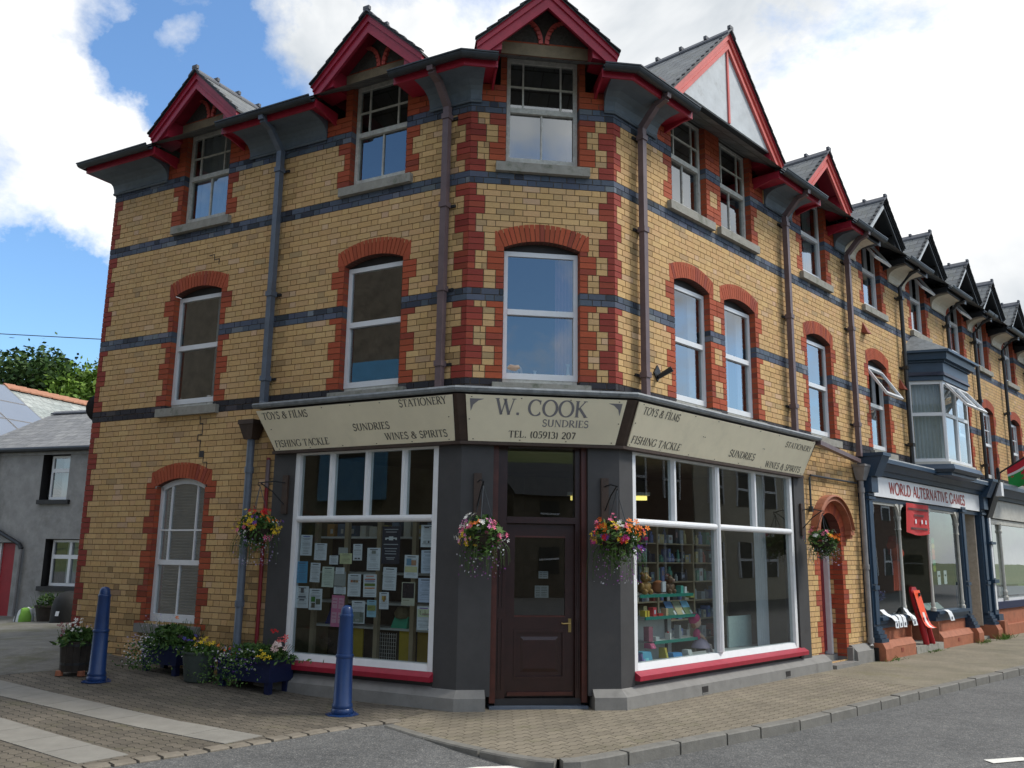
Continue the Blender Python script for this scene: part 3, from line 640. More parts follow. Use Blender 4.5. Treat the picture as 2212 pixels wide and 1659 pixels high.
# glyph: advance, [(points, pen, serif-ends)]  pen: T thick, t thin, n nib
GLY = {
 'A': (.80, [(_l(.06, 0, .40, 1), 't', 's'), (_l(.40, 1, .74, 0), 'T', 'e'), (_l(.19, .36, .62, .36), 't', '')]),
 'B': (.68, [(_l(.15, 0, .15, 1), 'T', 'se'), (_arc(.30, .76, .26, .24, 90, -90), 'n', ''), (_arc(.30, .26, .31, .26, 90, -90), 'n', '')]),
 'C': (.84, [(_arc(.46, .5, .40, .5, 48, 312, 20), 'n', ''), (_l(.735, .72, .755, .97), 't', ''), (_l(.735, .25, .755, .08), 't', '')]),
 'D': (.88, [(_l(.16, 0, .16, 1), 'T', 'se'), (_l(.16, .975, .34, .975), 't', ''), (_l(.16, .025, .34, .025), 't', ''), (_arc(.32, .5, .47, .48, 90, -90, 18), 'n', '')]),
 'E': (.66, [(_l(.15, 0, .15, 1), 'T', 'se'), (_l(.15, .97, .56, .97), 't', ''), (_l(.15, .52, .46, .52), 't', ''), (_l(.15, .03, .60, .03), 't', ''), (_l(.57, .99, .55, .80), 't', ''), (_l(.60, .01, .61, .24), 't', '')]),
 'F': (.60, [(_l(.15, 0, .15, 1), 'T', 'se'), (_l(.15, .97, .55, .97), 't', ''), (_l(.15, .52, .44, .52), 't', ''), (_l(.56, .99, .54, .78), 't', '')]),
 'G': (.88, [(_arc(.46, .5, .40, .5, 48, 330, 20), 'n', ''), (_l(.735, .72, .755, .97), 't', ''), (_l(.78, .08, .78, .44), 'T', 'e')]),
 'H': (.86, [(_l(.16, 0, .16, 1), 'T', 'se'), (_l(.70, 0, .70, 1), 'T', 'se'), (_l(.16, .52, .70, .52), 't', '')]),
 'I': (.36, [(_l(.18, 0, .18, 1), 'T', 'se')]),
 'K': (.80, [(_l(.16, 0, .16, 1), 'T', 'se'), (_l(.20, .46, .64, 1), 't', 'e'), (_l(.30, .56, .72, 0), 'T', 'e')]),
 'L': (.62, [(_l(.15, 0, .15, 1), 'T', 'se'), (_l(.15, .03, .56, .03), 't', ''), (_l(.56, .01, .58, .26), 't', '')]),
 'M': (1.0, [(_l(.12, 0, .16, 1), 't', 's'), (_l(.16, 1, .50, .06), 'T', ''), (_l(.50, .06, .84, 1), 't', ''), (_l(.84, 1, .88, 0), 'T', 'e')]),
 'N': (.90, [(_l(.15, 0, .15, 1), 't', 's'), (_l(.15, 1, .75, 0), 'T', ''), (_l(.75, 0, .75, 1), 't', 'e')]),
 'O': (.96, [(_arc(.48, .5, .42, .51, 0, 360, 26), 'n', '')]),
 'P': (.66, [(_l(.15, 0, .15, 1), 'T', 'se'), (_arc(.28, .725, .30, .265, 90, -90), 'n', ''), (_l(.15, .98, .3, .98), 't', '')]),
 'R': (.76, [(_l(.15, 0, .15, 1), 'T', 'se'), (_arc(.28, .74, .29, .25, 90, -90), 'n', ''), (_l(.15, .98, .3, .98), 't', ''), (_l(.32, .50, .70, 0), 'T', 'e')]),
 'S': (.62, [(_arc(.31, .745, .21, .245, 35, 250, 12)+_arc(.31, .26, .24, .26, 75, -150, 14), 'N', ''), (_l(.50, .78, .52, .98), 't', ''), (_l(.08, .24, .07, .02), 't', '')]),
 'T': (.76, [(_l(.38, 0, .38, 1), 'T', 's'), (_l(.04, .97, .72, .97), 't', ''), (_l(.05, .99, .03, .78), 't', ''), (_l(.71, .99, .73, .78), 't', '')]),
 'U': (.84, [([(.15, 1), (.15, .34)]+_arc(.42, .34, .27, .34, 180, 360, 12)+[(.69, 1)], 'n', 'se')]),
 'V': (.78, [(_l(.06, 1, .38, 0), 'T', 's'), (_l(.38, 0, .72, 1), 't', 'e')]),
 'W': (1.12, [(_l(.05, 1, .33, 0), 'T', 's'), (_l(.33, 0, .56, .98), 't', ''), (_l(.52, .98, .80, 0), 'T', 's'), (_l(.80, 0, 1.07, 1), 't', 'e')]),
 'Y': (.76, [(_l(.05, 1, .38, .48), 'T', 's'), (_l(.38, .48, .71, 1), 't', 'e'), (_l(.38, 0, .38, .5), 'T', 's')]),
 '&': (.92, [(_arc(.40, .78, .17, .20, 0, 360, 14), 'n', ''), (_l(.27, .68, .80, 0), 'T', ''), (_arc(.38, .26, .30, .27, 80, 330, 14), 'n', ''), (_l(.62, .12, .80, .52), 't', 'e')]),
 '.': (.34, [([(.10, .08), (.26, .08)], 'D', '')]),
 '(': (.36, [(_arc(.42, .45, .28, .65, 130, 230, 10), 'n', '')]),
 ')': (.36, [(_arc(-.06, .45, .28, .65, 50, -50, 10), 'n', '')]),
 '0': (.66, [(_arc(.33, .5, .25, .5, 0, 360, 20), 'n', '')]),
 '1': (.44, [(_l(.24, 0, .24, 1), 'T', 's'), (_l(.24, 1, .08, .85), 't', '')]),
 '2': (.62, [(_arc(.30, .72, .22, .27, 160, -35, 12)+[(.08, .04)], 'n', ''), (_l(.06, .04, .54, .04), 'T', '')]),
 '3': (.60, [(_arc(.27, .75, .20, .24, 150, -80, 12), 'n', ''), (_arc(.27, .27, .25, .27, 80, -150, 14), 'n', '')]),
 '5': (.60, [(_l(.14, .96, .52, .96), 'T', ''), (_l(.15, .97, .12, .56), 't', ''), (_arc(.26, .32, .26, .32, 115, -140, 14), 'n', '')]),
 '7': (.60, [(_l(.06, .95, .54, .95), 'T', ''), (_l(.53, .95, .22, 0), 'T', '')]),
 '9': (.64, [(_arc(.32, .68, .24, .31, 0, 360, 18), 'n', ''), ([(.555, .66), (.50, .32), (.32, .08), (.14, 0)], 'n', '')]),
}
def text_w(txt, sp=.05): return sum(GLY[c][0]+sp if c in GLY else .42 for c in txt)
def text(mb, P, txt, x0, x1, y, h, m, thick=.165, thin=.065, serif=True, depth=.0025, sp=.05):
    k = (x1-x0)/text_w(txt, sp); x = x0
    for ch in txt:
        if ch not in GLY: x += .42*k; continue
        adv, strokes = GLY[ch]
        def out(poly): mb.poly([P(x+px*k, y+py*h, depth) for px, py in poly], m)
        for pts, pen, ends in strokes:
            L_ = []
            n = len(pts)
            for i, (px, py) in enumerate(pts):
                a = pts[max(i-1, 0)]; b = pts[min(i+1, n-1)]
                if pen in 'nN' and pts[0] == pts[-1] and i in (0, n-1): a, b = pts[-2], pts[1]
                dx, dy = b[0]-a[0], b[1]-a[1]; l = math.hypot(dx, dy) or 1; dx, dy = dx/l, dy/l
                w = {'T': thick, 't': thin, 'n': thin+(thick-thin)*abs(dy)**1.3, 'N': thin+(thick-thin)*max(0, abs(dx)*.85-.0 if abs(dy) < .75 else abs(dy)*.6), 'D': .16}[pen]/2
                L_.append(((px-dy*w, py+dx*w), (px+dy*w, py-dx*w)))
            for (a1, a2), (b1, b2) in zip(L_[:-1], L_[1:]): out([a1, b1, b2, a2])
            if serif:
                for e_, (px, py) in (('s', pts[0]), ('e', pts[-1])):
                    if e_ in ends: out([(px-.13, py-.022), (px+.13, py-.022), (px+.13, py+.022), (px-.13, py+.022)])
        x += (adv+sp)*k
# ------------------------------------------------------------------ THE CORNER BUILDING
CB = thing('corner_building', 'three storey corner building of yellow brick with red gables and a grey shopfront', 'building', (.35, 10.53, 0), 'buildings of the brick terrace')
FST = lambda a, b: (a, b, 3.76, 5.49, .10, .225)
TOP = lambda a, b: (a, b, 6.61, 8.14, 0, 0)
GLo = (4.22, 5.20, .70, 2.62, .11, .225); DOORo = (5.56, 6.42, .12, 2.16, .33, .20)
wl = [FST(.98, 1.93), FST(4.20, 5.17), TOP(1.0, 1.93), TOP(4.25, 5.2), GLo, (-.5, 2.88, -1, 3.06, 0, -1)]
modL = quoin_rule([(.98, 1.93, 0, 22), (4.20, 5.17, 0, 22), (1.0, 1.93, 35, 42), (4.25, 5.2, 35, 42), (4.22, 5.20, -39, -13)],
                  [(0, 1, 0, .205, .075), (LW, -1, 0, .20, .10)], topzones=[(.5, 2.4), (3.75, 5.7)])
def crackL(mb):                                       # the stepped crack in the side wall, its shaded gap put on as dark strips
    pts = [(4.42, 3.60), (4.42, 3.50), (4.36, 3.50), (4.36, 3.34), (4.44, 3.34), (4.44, 3.26), (4.38, 3.26), (4.38, 3.10), (4.30, 3.02), (4.30, 2.94), (4.22, 2.94), (4.22, 2.86)]
    for (a, z), (b, y) in zip(pts[:-1], pts[1:]): mb.box(FL, min(a, b)-.006, max(a, b)+.006, .002, .0075, min(z, y)-.006, max(z, y)+.006, 'dark_trim')
    pts = [(4.50, 6.04), (4.40, 6.04), (4.40, 5.96), (4.30, 5.96), (4.30, 5.88)]
    for (a, z), (b, y) in zip(pts[:-1], pts[1:]): mb.box(FL, min(a, b)-.005, max(a, b)+.005, .002, .0075, min(z, y)-.005, max(z, y)+.005, 'dark_trim')
brick_wall(FL, 0, LW, -47, 56, wl, modL, parent=CB, extra=crackL, stains=((.30, .34, 3.6, 7.5), (3.13, .22, 3.6, 7.4), (3.2, .5, 0, 3.4), (4.9, 3.2, -.1, .75), (5.6, 1.6, .6, 1.5)))
wc = [FST(.455, 1.415), TOP(.455, 1.41)]
modC = quoin_rule([(.455, 1.415, 0, 22), (.455, 1.41, 35, 42)], [(0, 1, 1, .20, .09), (CW, -1, 1, .20, .09)], topzones=[(.03, CW-.03)])
brick_wall(FC, 0, CW, -10, 56, wc, modC, parent=CB, stains=((.1, .25, 6.3, 7.4),))
wr = [FST(1.37, 2.30), FST(2.72, 3.66), FST(5.48, 6.44), TOP(1.37, 2.30), TOP(2.72, 3.66), TOP(5.48, 6.44), DOORo, (-.5, 4.95, -1, 3.06, 0, -1)]
modR = quoin_rule([(1.37, 2.30, 0, 22), (2.72, 3.66, 0, 22), (5.48, 6.44, 0, 22), (1.37, 2.30, 35, 42), (2.72, 3.66, 35, 42), (5.48, 6.44, 35, 42), (5.56, 6.42, -45, -18)],
                  [(0, 1, 0, .15, .06)], topzones=[(.95, 4.1), (5.05, 6.9)])
brick_wall(FR, 0, 7.28, -47, 56, wr, modR, parent=CB, stains=((.51, .30, 3.6, 7.4), (4.68, .22, 3.6, 7.4), (7.2, .28, .2, 7.4), (5.6, 1.4, 2.9, 3.6)))
SHD = 'curtain'
window(FL, wl[0], 'upvc', CB, curtains=[(.05, .16, 'curtain')]); window(FL, wl[1], 'upvc', CB, curtains=[(.06, .3, 'curtain')])
window(FL, wl[2], 'sash', CB, paint='old_white_paint'); window(FL, wl[3], 'sash', CB, paint='old_white_paint', curtains=[(.10, .95, 'curtain')])
window(FL, GLo, 'arched', CB, depth=.09, paint='white_paint', sill='plinth_grey', transom=.44, curtains=())
window(FC, wc[0], 'upvc', CB, curtains=[(.72, .95, 'curtain_pink')]); window(FC, wc[1], 'sash', CB, paint='old_white_paint', pane='pane_old')
window(FR, wr[0], 'upvc', CB, curtains=[(.75, .97, 'curtain')]); window(FR, wr[1], 'upvc', CB, curtains=[(.05, .5, 'curtain'), (.8, .97, 'curtain')])
window(FR, wr[2], 'upvc', CB, curtains=()); window(FR, wr[3], 'sash', CB, paint='old_white_paint', pane='pane_old')
window(FR, wr[4], 'sash', CB, paint='old_white_paint', curtains=[(.05, .45, 'curtain')]); window(FR, wr[5], 'upvc', CB, curtains=[(.6, .97, 'curtain')])
# blinds inside the ground floor side window
mb = MB()
for i in range(44): z = .86+i*.042; mb.poly([FL.p(4.30, -.20, z), FL.p(5.12, -.20, z), FL.p(5.12, -.175, z+.034), FL.p(4.30, -.175, z+.034)], 'curtain')
mb.build('window_blind', CB)
# lintels
for fr, a, b in ((FL, 1.0, 1.93), (FL, 4.25, 5.2), (FC, .455, 1.41), (FR, 1.37, 3.66), (FR, 5.48, 6.44)):
    mb = MB(); mb.box(fr, a-.17, b+.17, -.14, .022, 8.141, 8.31, 'lintel_stone')
    if b-a > 1.5: mb.box(fr, a-.3, b+.3, -.14, .022, 8.31, 8.42, 'brick', (.30, .065, .03))
    mb.build('lintel', CB)
# dormers
for fr, c in ((FL, 4.725), (FL, 1.465), (FC, .933), (FR, 5.96)): dormer(fr, c, .89, 8.08, 8.90, CB, face_paint='pale_red_paint' if fr is FR else None)  # main street barge boards paler: the brighter light there is put into their red
dormer(FR, 2.515, 1.60, 8.06, 9.64, CB, panel=True, back=-3.6, face_paint='pale_red_paint')  # big gable boards too carry that light in their paler red
# eaves, gutters and main roof
E0v = FL.p(LW, 0, 0); S0 = lambda off, z: FL.p(LW+off*.42, off, z); FE = Frame((E0v.x, E0v.y), (-nL[0], -nL[1]), uL)
SE = lambda off, z: FE.p(1.2, off*.42, z)
eaves(CB, [SE, S0, st(FL, 5.42)], [SE, S0, st(FL, 5.56)]); end_cap(CB, FL, 5.42, -1)
eaves(CB, [st(FL, 3.98), st(FL, 2.22)], [st(FL, 3.80), st(FL, 2.36)]); end_cap(CB, FL, 2.24, -1); end_cap(CB, FL, 3.95, 1)
eaves(CB, [st(FL, .92), S1, st(FC, .27)], [st(FL, .62), S1, st(FC, .13)]); end_cap(CB, FC, .25, 1)
eaves(CB, [st(FC, 1.62), S2, st(FR, 1.22)], [st(FC, 1.74), S2, st(FR, .97)]); end_cap(CB, FC, 1.64, -1); end_cap(CB, FR, 1.20, 1)
eaves(CB, [st(FR, 3.80), st(FR, 5.32)], [st(FR, 4.12), st(FR, 5.08)]); end_cap(CB, FR, 3.82, -1); end_cap(CB, FR, 5.30, 1)
eaves(CB, [st(FR, 6.62), st(FR, 7.27)], [st(FR, 6.85), st(FR, 7.27)]); end_cap(CB, FR, 6.64, -1)
mb = MB()
ze, zr = 7.83, 10.0
for fr, A, B in ((FE, st(FE, 4.0), S0), (FL, S0, S1), (FC, S1, S2), (FR, S2, st(FR, 7.28))):
    q = [A(.50, ze), B(.50, ze), B(-3.6, zr), A(-3.6, zr)]; mb.poly(q, 'slate', uv=uvq(fr, q))
mb.build('roof', CB)
# inside of the upper floors and of the shop
EB0 = FE.p(7, 0, 0); RB = FR.p(7.28, -6.5, 0)
core = [S0(-1.1, 3.15), S1(-1.1, 3.15), S2(-1.1, 3.15), FR.p(7.28, -1.1, 3.15), FR.p(7.28, -6, 3.15), FE.p(6, -1.1, 3.15)]
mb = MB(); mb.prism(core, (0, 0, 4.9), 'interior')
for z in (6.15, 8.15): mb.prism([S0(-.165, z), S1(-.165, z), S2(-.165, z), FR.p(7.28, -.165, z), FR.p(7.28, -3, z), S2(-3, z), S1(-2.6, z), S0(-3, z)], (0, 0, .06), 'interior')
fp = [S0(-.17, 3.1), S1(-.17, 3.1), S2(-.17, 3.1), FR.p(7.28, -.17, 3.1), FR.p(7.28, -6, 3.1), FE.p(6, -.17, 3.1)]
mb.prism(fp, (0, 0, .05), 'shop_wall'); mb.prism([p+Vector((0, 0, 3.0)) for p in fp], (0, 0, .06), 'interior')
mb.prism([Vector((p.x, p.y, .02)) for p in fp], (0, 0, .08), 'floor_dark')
bw = [S0(-2.2, 0), S1(-2.2, 0), S2(-3.6, 0), FR.p(5.0, -3.2, 0), FR.p(5.0, -.2, 0)]
mb.poly([FL.p(3.1, -.2, .1), FL.p(3.1, -3.2, .1), FL.p(3.1, -3.2, 3.1), FL.p(3.1, -.2, 3.1)], 'shop_wall')
A, B, C_ = FL.p(3.1, -2.6, 0), S1(-3.4, 0), FR.p(5.05, -3.0, 0); up = Vector((0, 0, 3.1))
Mid = (A+C_)/2+Vector((0, .6, 0))
mb.poly([A, Mid, Mid+up, A+up], 'shop_wall'); mb.poly([Mid, C_, C_+up, Mid+up], 'shop_wall'); mb.poly([C_, FR.p(5.05, -.15, 0), FR.p(5.05, -.15, 3.1), C_+up], 'shop_wall')
mb.build('interior_wall', CB)
# shopfront render: pilasters, stall riser, plinth
mb = MB(); g = 'shop_grey'
mb.box(FL, 2.53, 2.90, -.12, .065, .10, 3.05, g)
mb.sweep([st(FL, .30), S1, st(FC, .36)], [(-.14, .14), (.062, .14), (.062, 3.05), (-.14, 3.05)], g)
mb.sweep([st(FC, 1.50), S2, st(FR, .25)], [(-.14, .14), (.062, .14), (.062, 3.05), (-.14, 3.05)], g)
mb.box(FR, 4.60, 4.96, -.12, .065, .10, 3.05, g); mb.box(FR, 4.545, 4.599, -.12, .03, .40, 3.03, 'dark_trim')
mb.box(FL, .301, 2.529, -.12, .03, .05, .30, g); mb.box(FR, .251, 4.599, -.12, .03, .05, .30, g)
mb.build('pilaster', CB)
PL = [(-.1, -.02), (.175, -.02), (.165, .135), (.05, .225), (-.1, .225)]
mb = MB(); mb.sweep([st(FL, 2.92), S1, st(FC, .30)], PL, 'plinth_grey'); mb.build('plinth', CB); mb = MB(); mb.sweep([st(FC, 1.55), S2, st(FR, 5.45)], PL, 'plinth_grey')
for s in (1.55, 3.85): mb.box(FR, s, s+.14, .10, .1745, .03, .105, 'dark_trim'); mb.box(FR, s-.004, s+.144, .10, .178, .018, .03, 'plinth_grey')
mb.build('plinth', CB); mb = MB(); mb.sweep([st(FR, 6.50), st(FR, 7.20)], [(-.3, -.02), (.16, -.02), (.15, .20), (.05, .30), (-.3, .30)], 'plinth_grey'); mb.box(FR, 6.43, 6.50, -.30, .10, .0, .27, 'plinth_grey')
mb.build('plinth', CB)
# shop windows
def shop_window(fr, a, b, bays, lights):
    z0, z1, zt = .385, 3.01, 2.13; w = 'white_paint'; mb = MB()
    fw = .075
    mb.box(fr, a, a+fw, -.04, .055, z0, z1, w); mb.box(fr, b-fw, b, -.04, .055, z0, z1, w)
    mb.box(fr, a+fw, b-fw, -.04, .05, z1-.05, z1-.002, w)
    mb.hexa([fr.p(a+fw, -.04, z0), fr.p(b-fw, -.04, z0), fr.p(b-fw, .058, z0), fr.p(a+fw, .058, z0), fr.p(a+fw, -.04, z0+.085), fr.p(b-fw, -.04, z0+.085), fr.p(b-fw, .035, z0+.075), fr.p(a+fw, .035, z0+.075)], w)
    edges = [a+fw]+bays+[b-fw]
    for x in bays: mb.box(fr, x-.045, x+.045, -.04, .056, z0+.08, z1-.05, w); mb.tube([fr.p(x, .052, z0+.09), fr.p(x, .052, z1-.06)], .032, w, 10)
    for e0, e1 in zip(edges[:-1], edges[1:]):
        e0 += .045*(e0 in bays); e1 -= .045*(e1 in bays)
        mb.tube([fr.p(e0, .03, zt), fr.p(e1, .03, zt)], .042, w, 12); mb.box(fr, e0, e1, -.03, .02, zt-.035, zt+.035, w)
    for x in lights:
        mb.hexa([fr.p(x-.02, .052, zt+.03), fr.p(x+.02, .052, zt+.03), fr.p(x+.05, -.03, zt+.03), fr.p(x-.05, -.03, zt+.03), fr.p(x-.02, .052, z1-.05), fr.p(x+.02, .052, z1-.05), fr.p(x+.05, -.03, z1-.05), fr.p(x-.05, -.03, z1-.05)], w)
    o = mb.build('shop_window', CB)
    mb = MB(); mb.poly([fr.p(a+.05, .004, z0+.05), fr.p(b-.05, .004, z0+.05), fr.p(b-.05, .004, z1-.03), fr.p(a+.05, .004, z1-.03)], 'pane_shop'); mb.build('pane', o)
    mb = MB(); P = [(-.05, .28), (.135, .28), (.14, .335), (.055, .384), (-.05, .384)]
    mb.prism([fr.p(a-.01*(fr is FL), o_, z) for o_, z in P], Vector(fr.u)*(b-a+.02+(.14 if fr is FR else 0)), 'red_paint'); mb.build('sill', o)
    return o
shop_window(FL, .30, 2.53, [], [.82, 1.38, 1.945]); shop_window(FR, .25, 4.545, [2.27], [1.215, 3.37])
# doorway and door
mb = MB(); D = -.12
for x0, x1 in ((.362, .43), (1.435, 1.498)): mb.box(FC, x0, x1, -.20, .0, .06, 3.04, 'brown_frame')
for x0, x1 in ((.43, .535), (1.33+.105, 1.435)):
    pass
for x0, x1 in ((.431, .545), (1.372, 1.434)):
    mb.box(FC, x0, x1, -.22, -.06, .06, 3.04, 'brown_wood')
    for q in (.25, .62): mb.box(FC, x0+(x1-x0)*q, x0+(x1-x0)*(q+.16), -.0601, -.046, 1.12, 2.0, 'brown_wood'); mb.box(FC, x0+(x1-x0)*q, x0+(x1-x0)*(q+.16), -.0601, -.046, .2, .98, 'brown_wood')
mb.box(FC, .545, 1.372, -.22, -.05, 2.085, 2.16, 'brown_wood'); mb.box(FC, .43, 1.435, -.21, -.02, 2.99, 3.045, 'brown_wood'); mb.box(FC, .43, 1.435, -.24, -.05, .03, .10, 'dark_trim')
df = mb.build('door_frame', CB)
mb = MB(); mb.poly([FC.p(.54, -.13, 2.15), FC.p(1.375, -.13, 2.15), FC.p(1.375, -.13, 3.0), FC.p(.54, -.13, 3.0)], 'pane_door'); mb.build('pane', df)
mb = MB(); mb.box(FC, .36, 1.50, -.25, .06, -.02, .028, 'pipe_grey'); mb.build('doorstep', CB)
mb = MB(); d0, d1 = .548, 1.369; bw_ = 'brown_wood'
mb.box(FC, d0, .655, -.17, -.125, .11, 2.08, bw_); mb.box(FC, 1.262, d1, -.17, -.125, .11, 2.08, bw_)
mb.box(FC, .655, 1.262, -.17, -.125, 1.94, 2.08, bw_); mb.box(FC, .655, 1.262, -.17, -.125, .86, 1.0, bw_); mb.box(FC, .655, 1.262, -.17, -.125, .11, .30, bw_)
mb.box(FC, .655, 1.262, -.165, -.145, .30, .86, bw_)
for x0, x1, z0, z1 in ((.655, 1.262, .30, .335), (.655, 1.262, .825, .86), (.655, .685, .335, .825), (1.232, 1.262, .335, .825)): mb.box(FC, x0, x1, -.146, -.118, z0, z1, bw_)
mb.hexa([FC.p(.73, -.146, .38), FC.p(1.19, -.146, .38), FC.p(1.19, -.146, .78), FC.p(.73, -.146, .78), FC.p(.77, -.130, .42), FC.p(1.15, -.130, .42), FC.p(1.15, -.130, .74), FC.p(.77, -.130, .74)], bw_)
mb.box(FC, d0+.03, d1-.02, -.125, -.095, .125, .165, 'brown_frame')
for x0, x1, z0, z1 in ((.655, 1.262, 1.0, 1.02), (.655, 1.262, 1.92, 1.94)): mb.box(FC, x0, x1, -.13, -.119, z0, z1, 'brown_frame')
door = mb.build('door', CB)
mb = MB(); mb.poly([FC.p(.65, -.148, .995), FC.p(1.267, -.148, .995), FC.p(1.267, -.148, 1.945), FC.p(.65, -.148, 1.945)], 'pane_door'); mb.build('pane', door)
mb = MB(); mb.box(FC, 1.30, 1.335, -.125, -.115, .83, .985, 'brass'); mb.tube([FC.p(1.318, -.115, .935), FC.p(1.318, -.075, .935), FC.p(1.23, -.072, .93), FC.p(1.21, -.072, .937)], .009, 'brass', 8); mb.build('handle', door)
# side door under its terracotta hood
mb = MB(); a, b = DOORo[0], DOORo[1]; z1, rise = DOORo[3], DOORo[4]; w_ = (b-a)/2; m_ = (a+b)/2; Rr = (w_*w_+rise*rise)/(2*rise); cz = z1+rise-Rr
fan = [FR.p(m_+math.sin(t)*Rr, -.30, cz+math.cos(t)*Rr) for t in [math.asin(w_/Rr)*(1-2*i/10) for i in range(11)]]
mb.poly([FR.p(a, -.301, z1), FR.p(b, -.301, z1)]+fan, 'dark_red_door')
mb.box(FR, a+.06, b-.07, -.36, -.30, .20, z1-.06, 'dark_red_door')
for x0, x1, q0, q1 in ((a+.16, m_-.05, .35, 1.0), (m_+.02, b-.16, .35, 1.0), (a+.16, m_-.05, 1.15, 2.0), (m_+.02, b-.16, 1.15, 2.0)): mb.box(FR, x0, x1, -.30, -.288, q0, q1, 'dark_red_door')
mb.build('side_door', CB)
mb = MB(); mb.box(FR, a, a+.06, -.34, -.26, .15, z1, 'white_paint'); mb.box(FR, b-.07, b, -.34, -.22, .15, z1, 'white_paint'); mb.box(FR, a+.06, b-.07, -.34, -.27, z1-.06, z1, 'white_paint'); mb.build('side_door_frame', CB)
mb = MB()
for kk in range(-45, -20):                               # brick jambs of the deep doorway, blocks of yellow in the red
    za, zb = ZD+kk*CH+.005, ZD+(kk+1)*CH-.005; g = (kk//3) % 2
    for xe in (a, b):
        mb.poly([FR.p(xe, -.159, za), FR.p(xe, -.30, za), FR.p(xe, -.30, zb), FR.p(xe, -.159, zb)], 'brick', col_y() if g and xe == b else col_r())
mb.box(FR, a-.001, b+.001, -.5, -.16, -.02, .148, 'plinth_grey'); mb.box(FR, a-.02, b+.03, -.16, .20, -.02, .06, 'plinth_grey'); mb.build('doorstep', CB)
mb = MB(); n = 16; hr = Rr+.20; th = math.asin(w_/Rr)*1.02
for r0, r1, o1, mm in ((hr, hr+.07, .13, 'terracotta'), (hr+.07, hr+.10, .16, 'terracotta')):
    for i in range(n):
        t0, t1 = -th+2*th*i/n, -th+2*th*(i+1)/n
        q = lambda t, r, o: FR.p(m_+math.sin(t)*r, o, cz+math.cos(t)*r)
        mb.hexa([q(t0, r0, .004), q(t1, r0, .004), q(t1, r1, .004), q(t0, r1, .004), q(t0, r0, o1), q(t1, r0, o1), q(t1, r1, o1-.02), q(t0, r1, o1-.02)], mm)
for sg in (-1, 1):
    x = m_+sg*math.sin(th)*(hr+.05); z = cz+math.cos(th)*(hr+.02); mb.box(FR, x-.075, x+.075, .004, .12, z-.07, z+.005, 'terracotta'); mb.box(FR, x-.045, x+.045, .004, .09, z-.13, z-.07, 'terracotta')
mb.build('door_hood', CB)
# downpipes
downpipe(CB, FL, 3.13, 3.62, 7.80, 'pipe_grey', gut_s=1, collars=(7.05, 5.2, 4.0))
downpipe(CB, FL, .30, 3.62, 7.80, 'pipe_mauve', gut_s=1, collars=(7.2, 6.0, 4.9, 3.95))
downpipe(CB, FR, .51, 3.62, 7.80, 'pipe_mauve', gut_s=1, collars=(7.2, 5.9, 3.95))
downpipe(CB, FR, 4.68, 3.62, 7.80, 'pipe_mauve', gut_s=1, collars=(7.2, 5.6, 4.1))
downpipe(CB, FR, 7.22, 3.55, 7.80, 'pipe_mauve', gut_s=1, collars=(7.2, 5.9, 4.1))
mb = MB(); mb.lathe(FL.p(3.13, .10, 3.60), [(.045, 0), (.06, .02), (.06, .10), (.048, .12)], 'pipe_grey', 14); mb.build('pipe_shoe', CB, True)
mb = MB(); c_ = FL.p(3.30, .13, 0)                         # square hopper and lower grey pipe by the sign
mb.hexa([FL.p(3.36, .05, 3.20), FL.p(3.22, .05, 3.20), FL.p(3.22, .19, 3.20), FL.p(3.36, .19, 3.20), FL.p(3.42, .02, 3.40), FL.p(3.16, .02, 3.40), FL.p(3.16, .24, 3.40), FL.p(3.42, .24, 3.40)], 'dark_brown')
mb.box(FL, 3.15, 3.43, .01, .25, 3.40, 3.46, 'dark_brown'); mb.box(FL, 3.16, 2.9, .06, .12, 3.41, 3.47, 'dark_brown'); mb.build('hopper', CB)
mb = MB(); mb.tube([FL.p(3.29, .12, 3.25), FL.p(3.29, .12, .15), FL.p(3.29, .16, .05)], .052, 'pipe_grey', 12)
for z in (2.75, 1.9, 1.0): mb.tube([FL.p(3.29, .12, z), FL.p(3.29, .12, z+.08)], .064, 'pipe_grey', 12)
mb.build('downpipe', CB, True)
mb = MB(); mb.tube([FL.p(3.02, .05, 2.95), FL.p(3.02, .05, .10)], .026, 'dark_red_door', 8); mb.tube([FL.p(3.02, .05, 2.92), FL.p(3.02, .05, 2.55)], .03, 'pipe_mauve', 8); mb.build('soil_pipe', CB, True)
mb = MB()                                               # lead-grey hopper and pipe at the party wall, and the sloping gutter
mb.hexa([FR.p(7.14, .04, 3.12), FR.p(7.28, .04, 3.12), FR.p(7.28, .17, 3.12), FR.p(7.14, .17, 3.12), FR.p(7.06, .02, 3.36), FR.p(7.34, .02, 3.36), FR.p(7.34, .24, 3.36), FR.p(7.06, .24, 3.36)], 'pipe_lead')
mb.box(FR, 7.05, 7.35, .01, .25, 3.36, 3.40, 'pipe_lead'); mb.tube([FR.p(7.21, .10, 3.12), FR.p(7.21, .10, .32), FR.p(7.16, .13, .24)], .045, 'pipe_lead', 12)
for z in (1.55, .30, 2.9): mb.tube([FR.p(7.21, .10, z), FR.p(7.21, .10, z+.09)], .057, 'pipe_lead', 12)
mb.build('downpipe', CB, True)
mb = MB(); mb.hexa([FR.p(4.82, .36, 3.50), FR.p(7.10, .08, 3.42), FR.p(7.10, .17, 3.42), FR.p(4.82, .45, 3.50), FR.p(4.82, .36, 3.57), FR.p(7.10, .08, 3.49), FR.p(7.10, .17, 3.49), FR.p(4.82, .45, 3.57)], 'pipe_mauve'); mb.build('sign_gutter', CB)
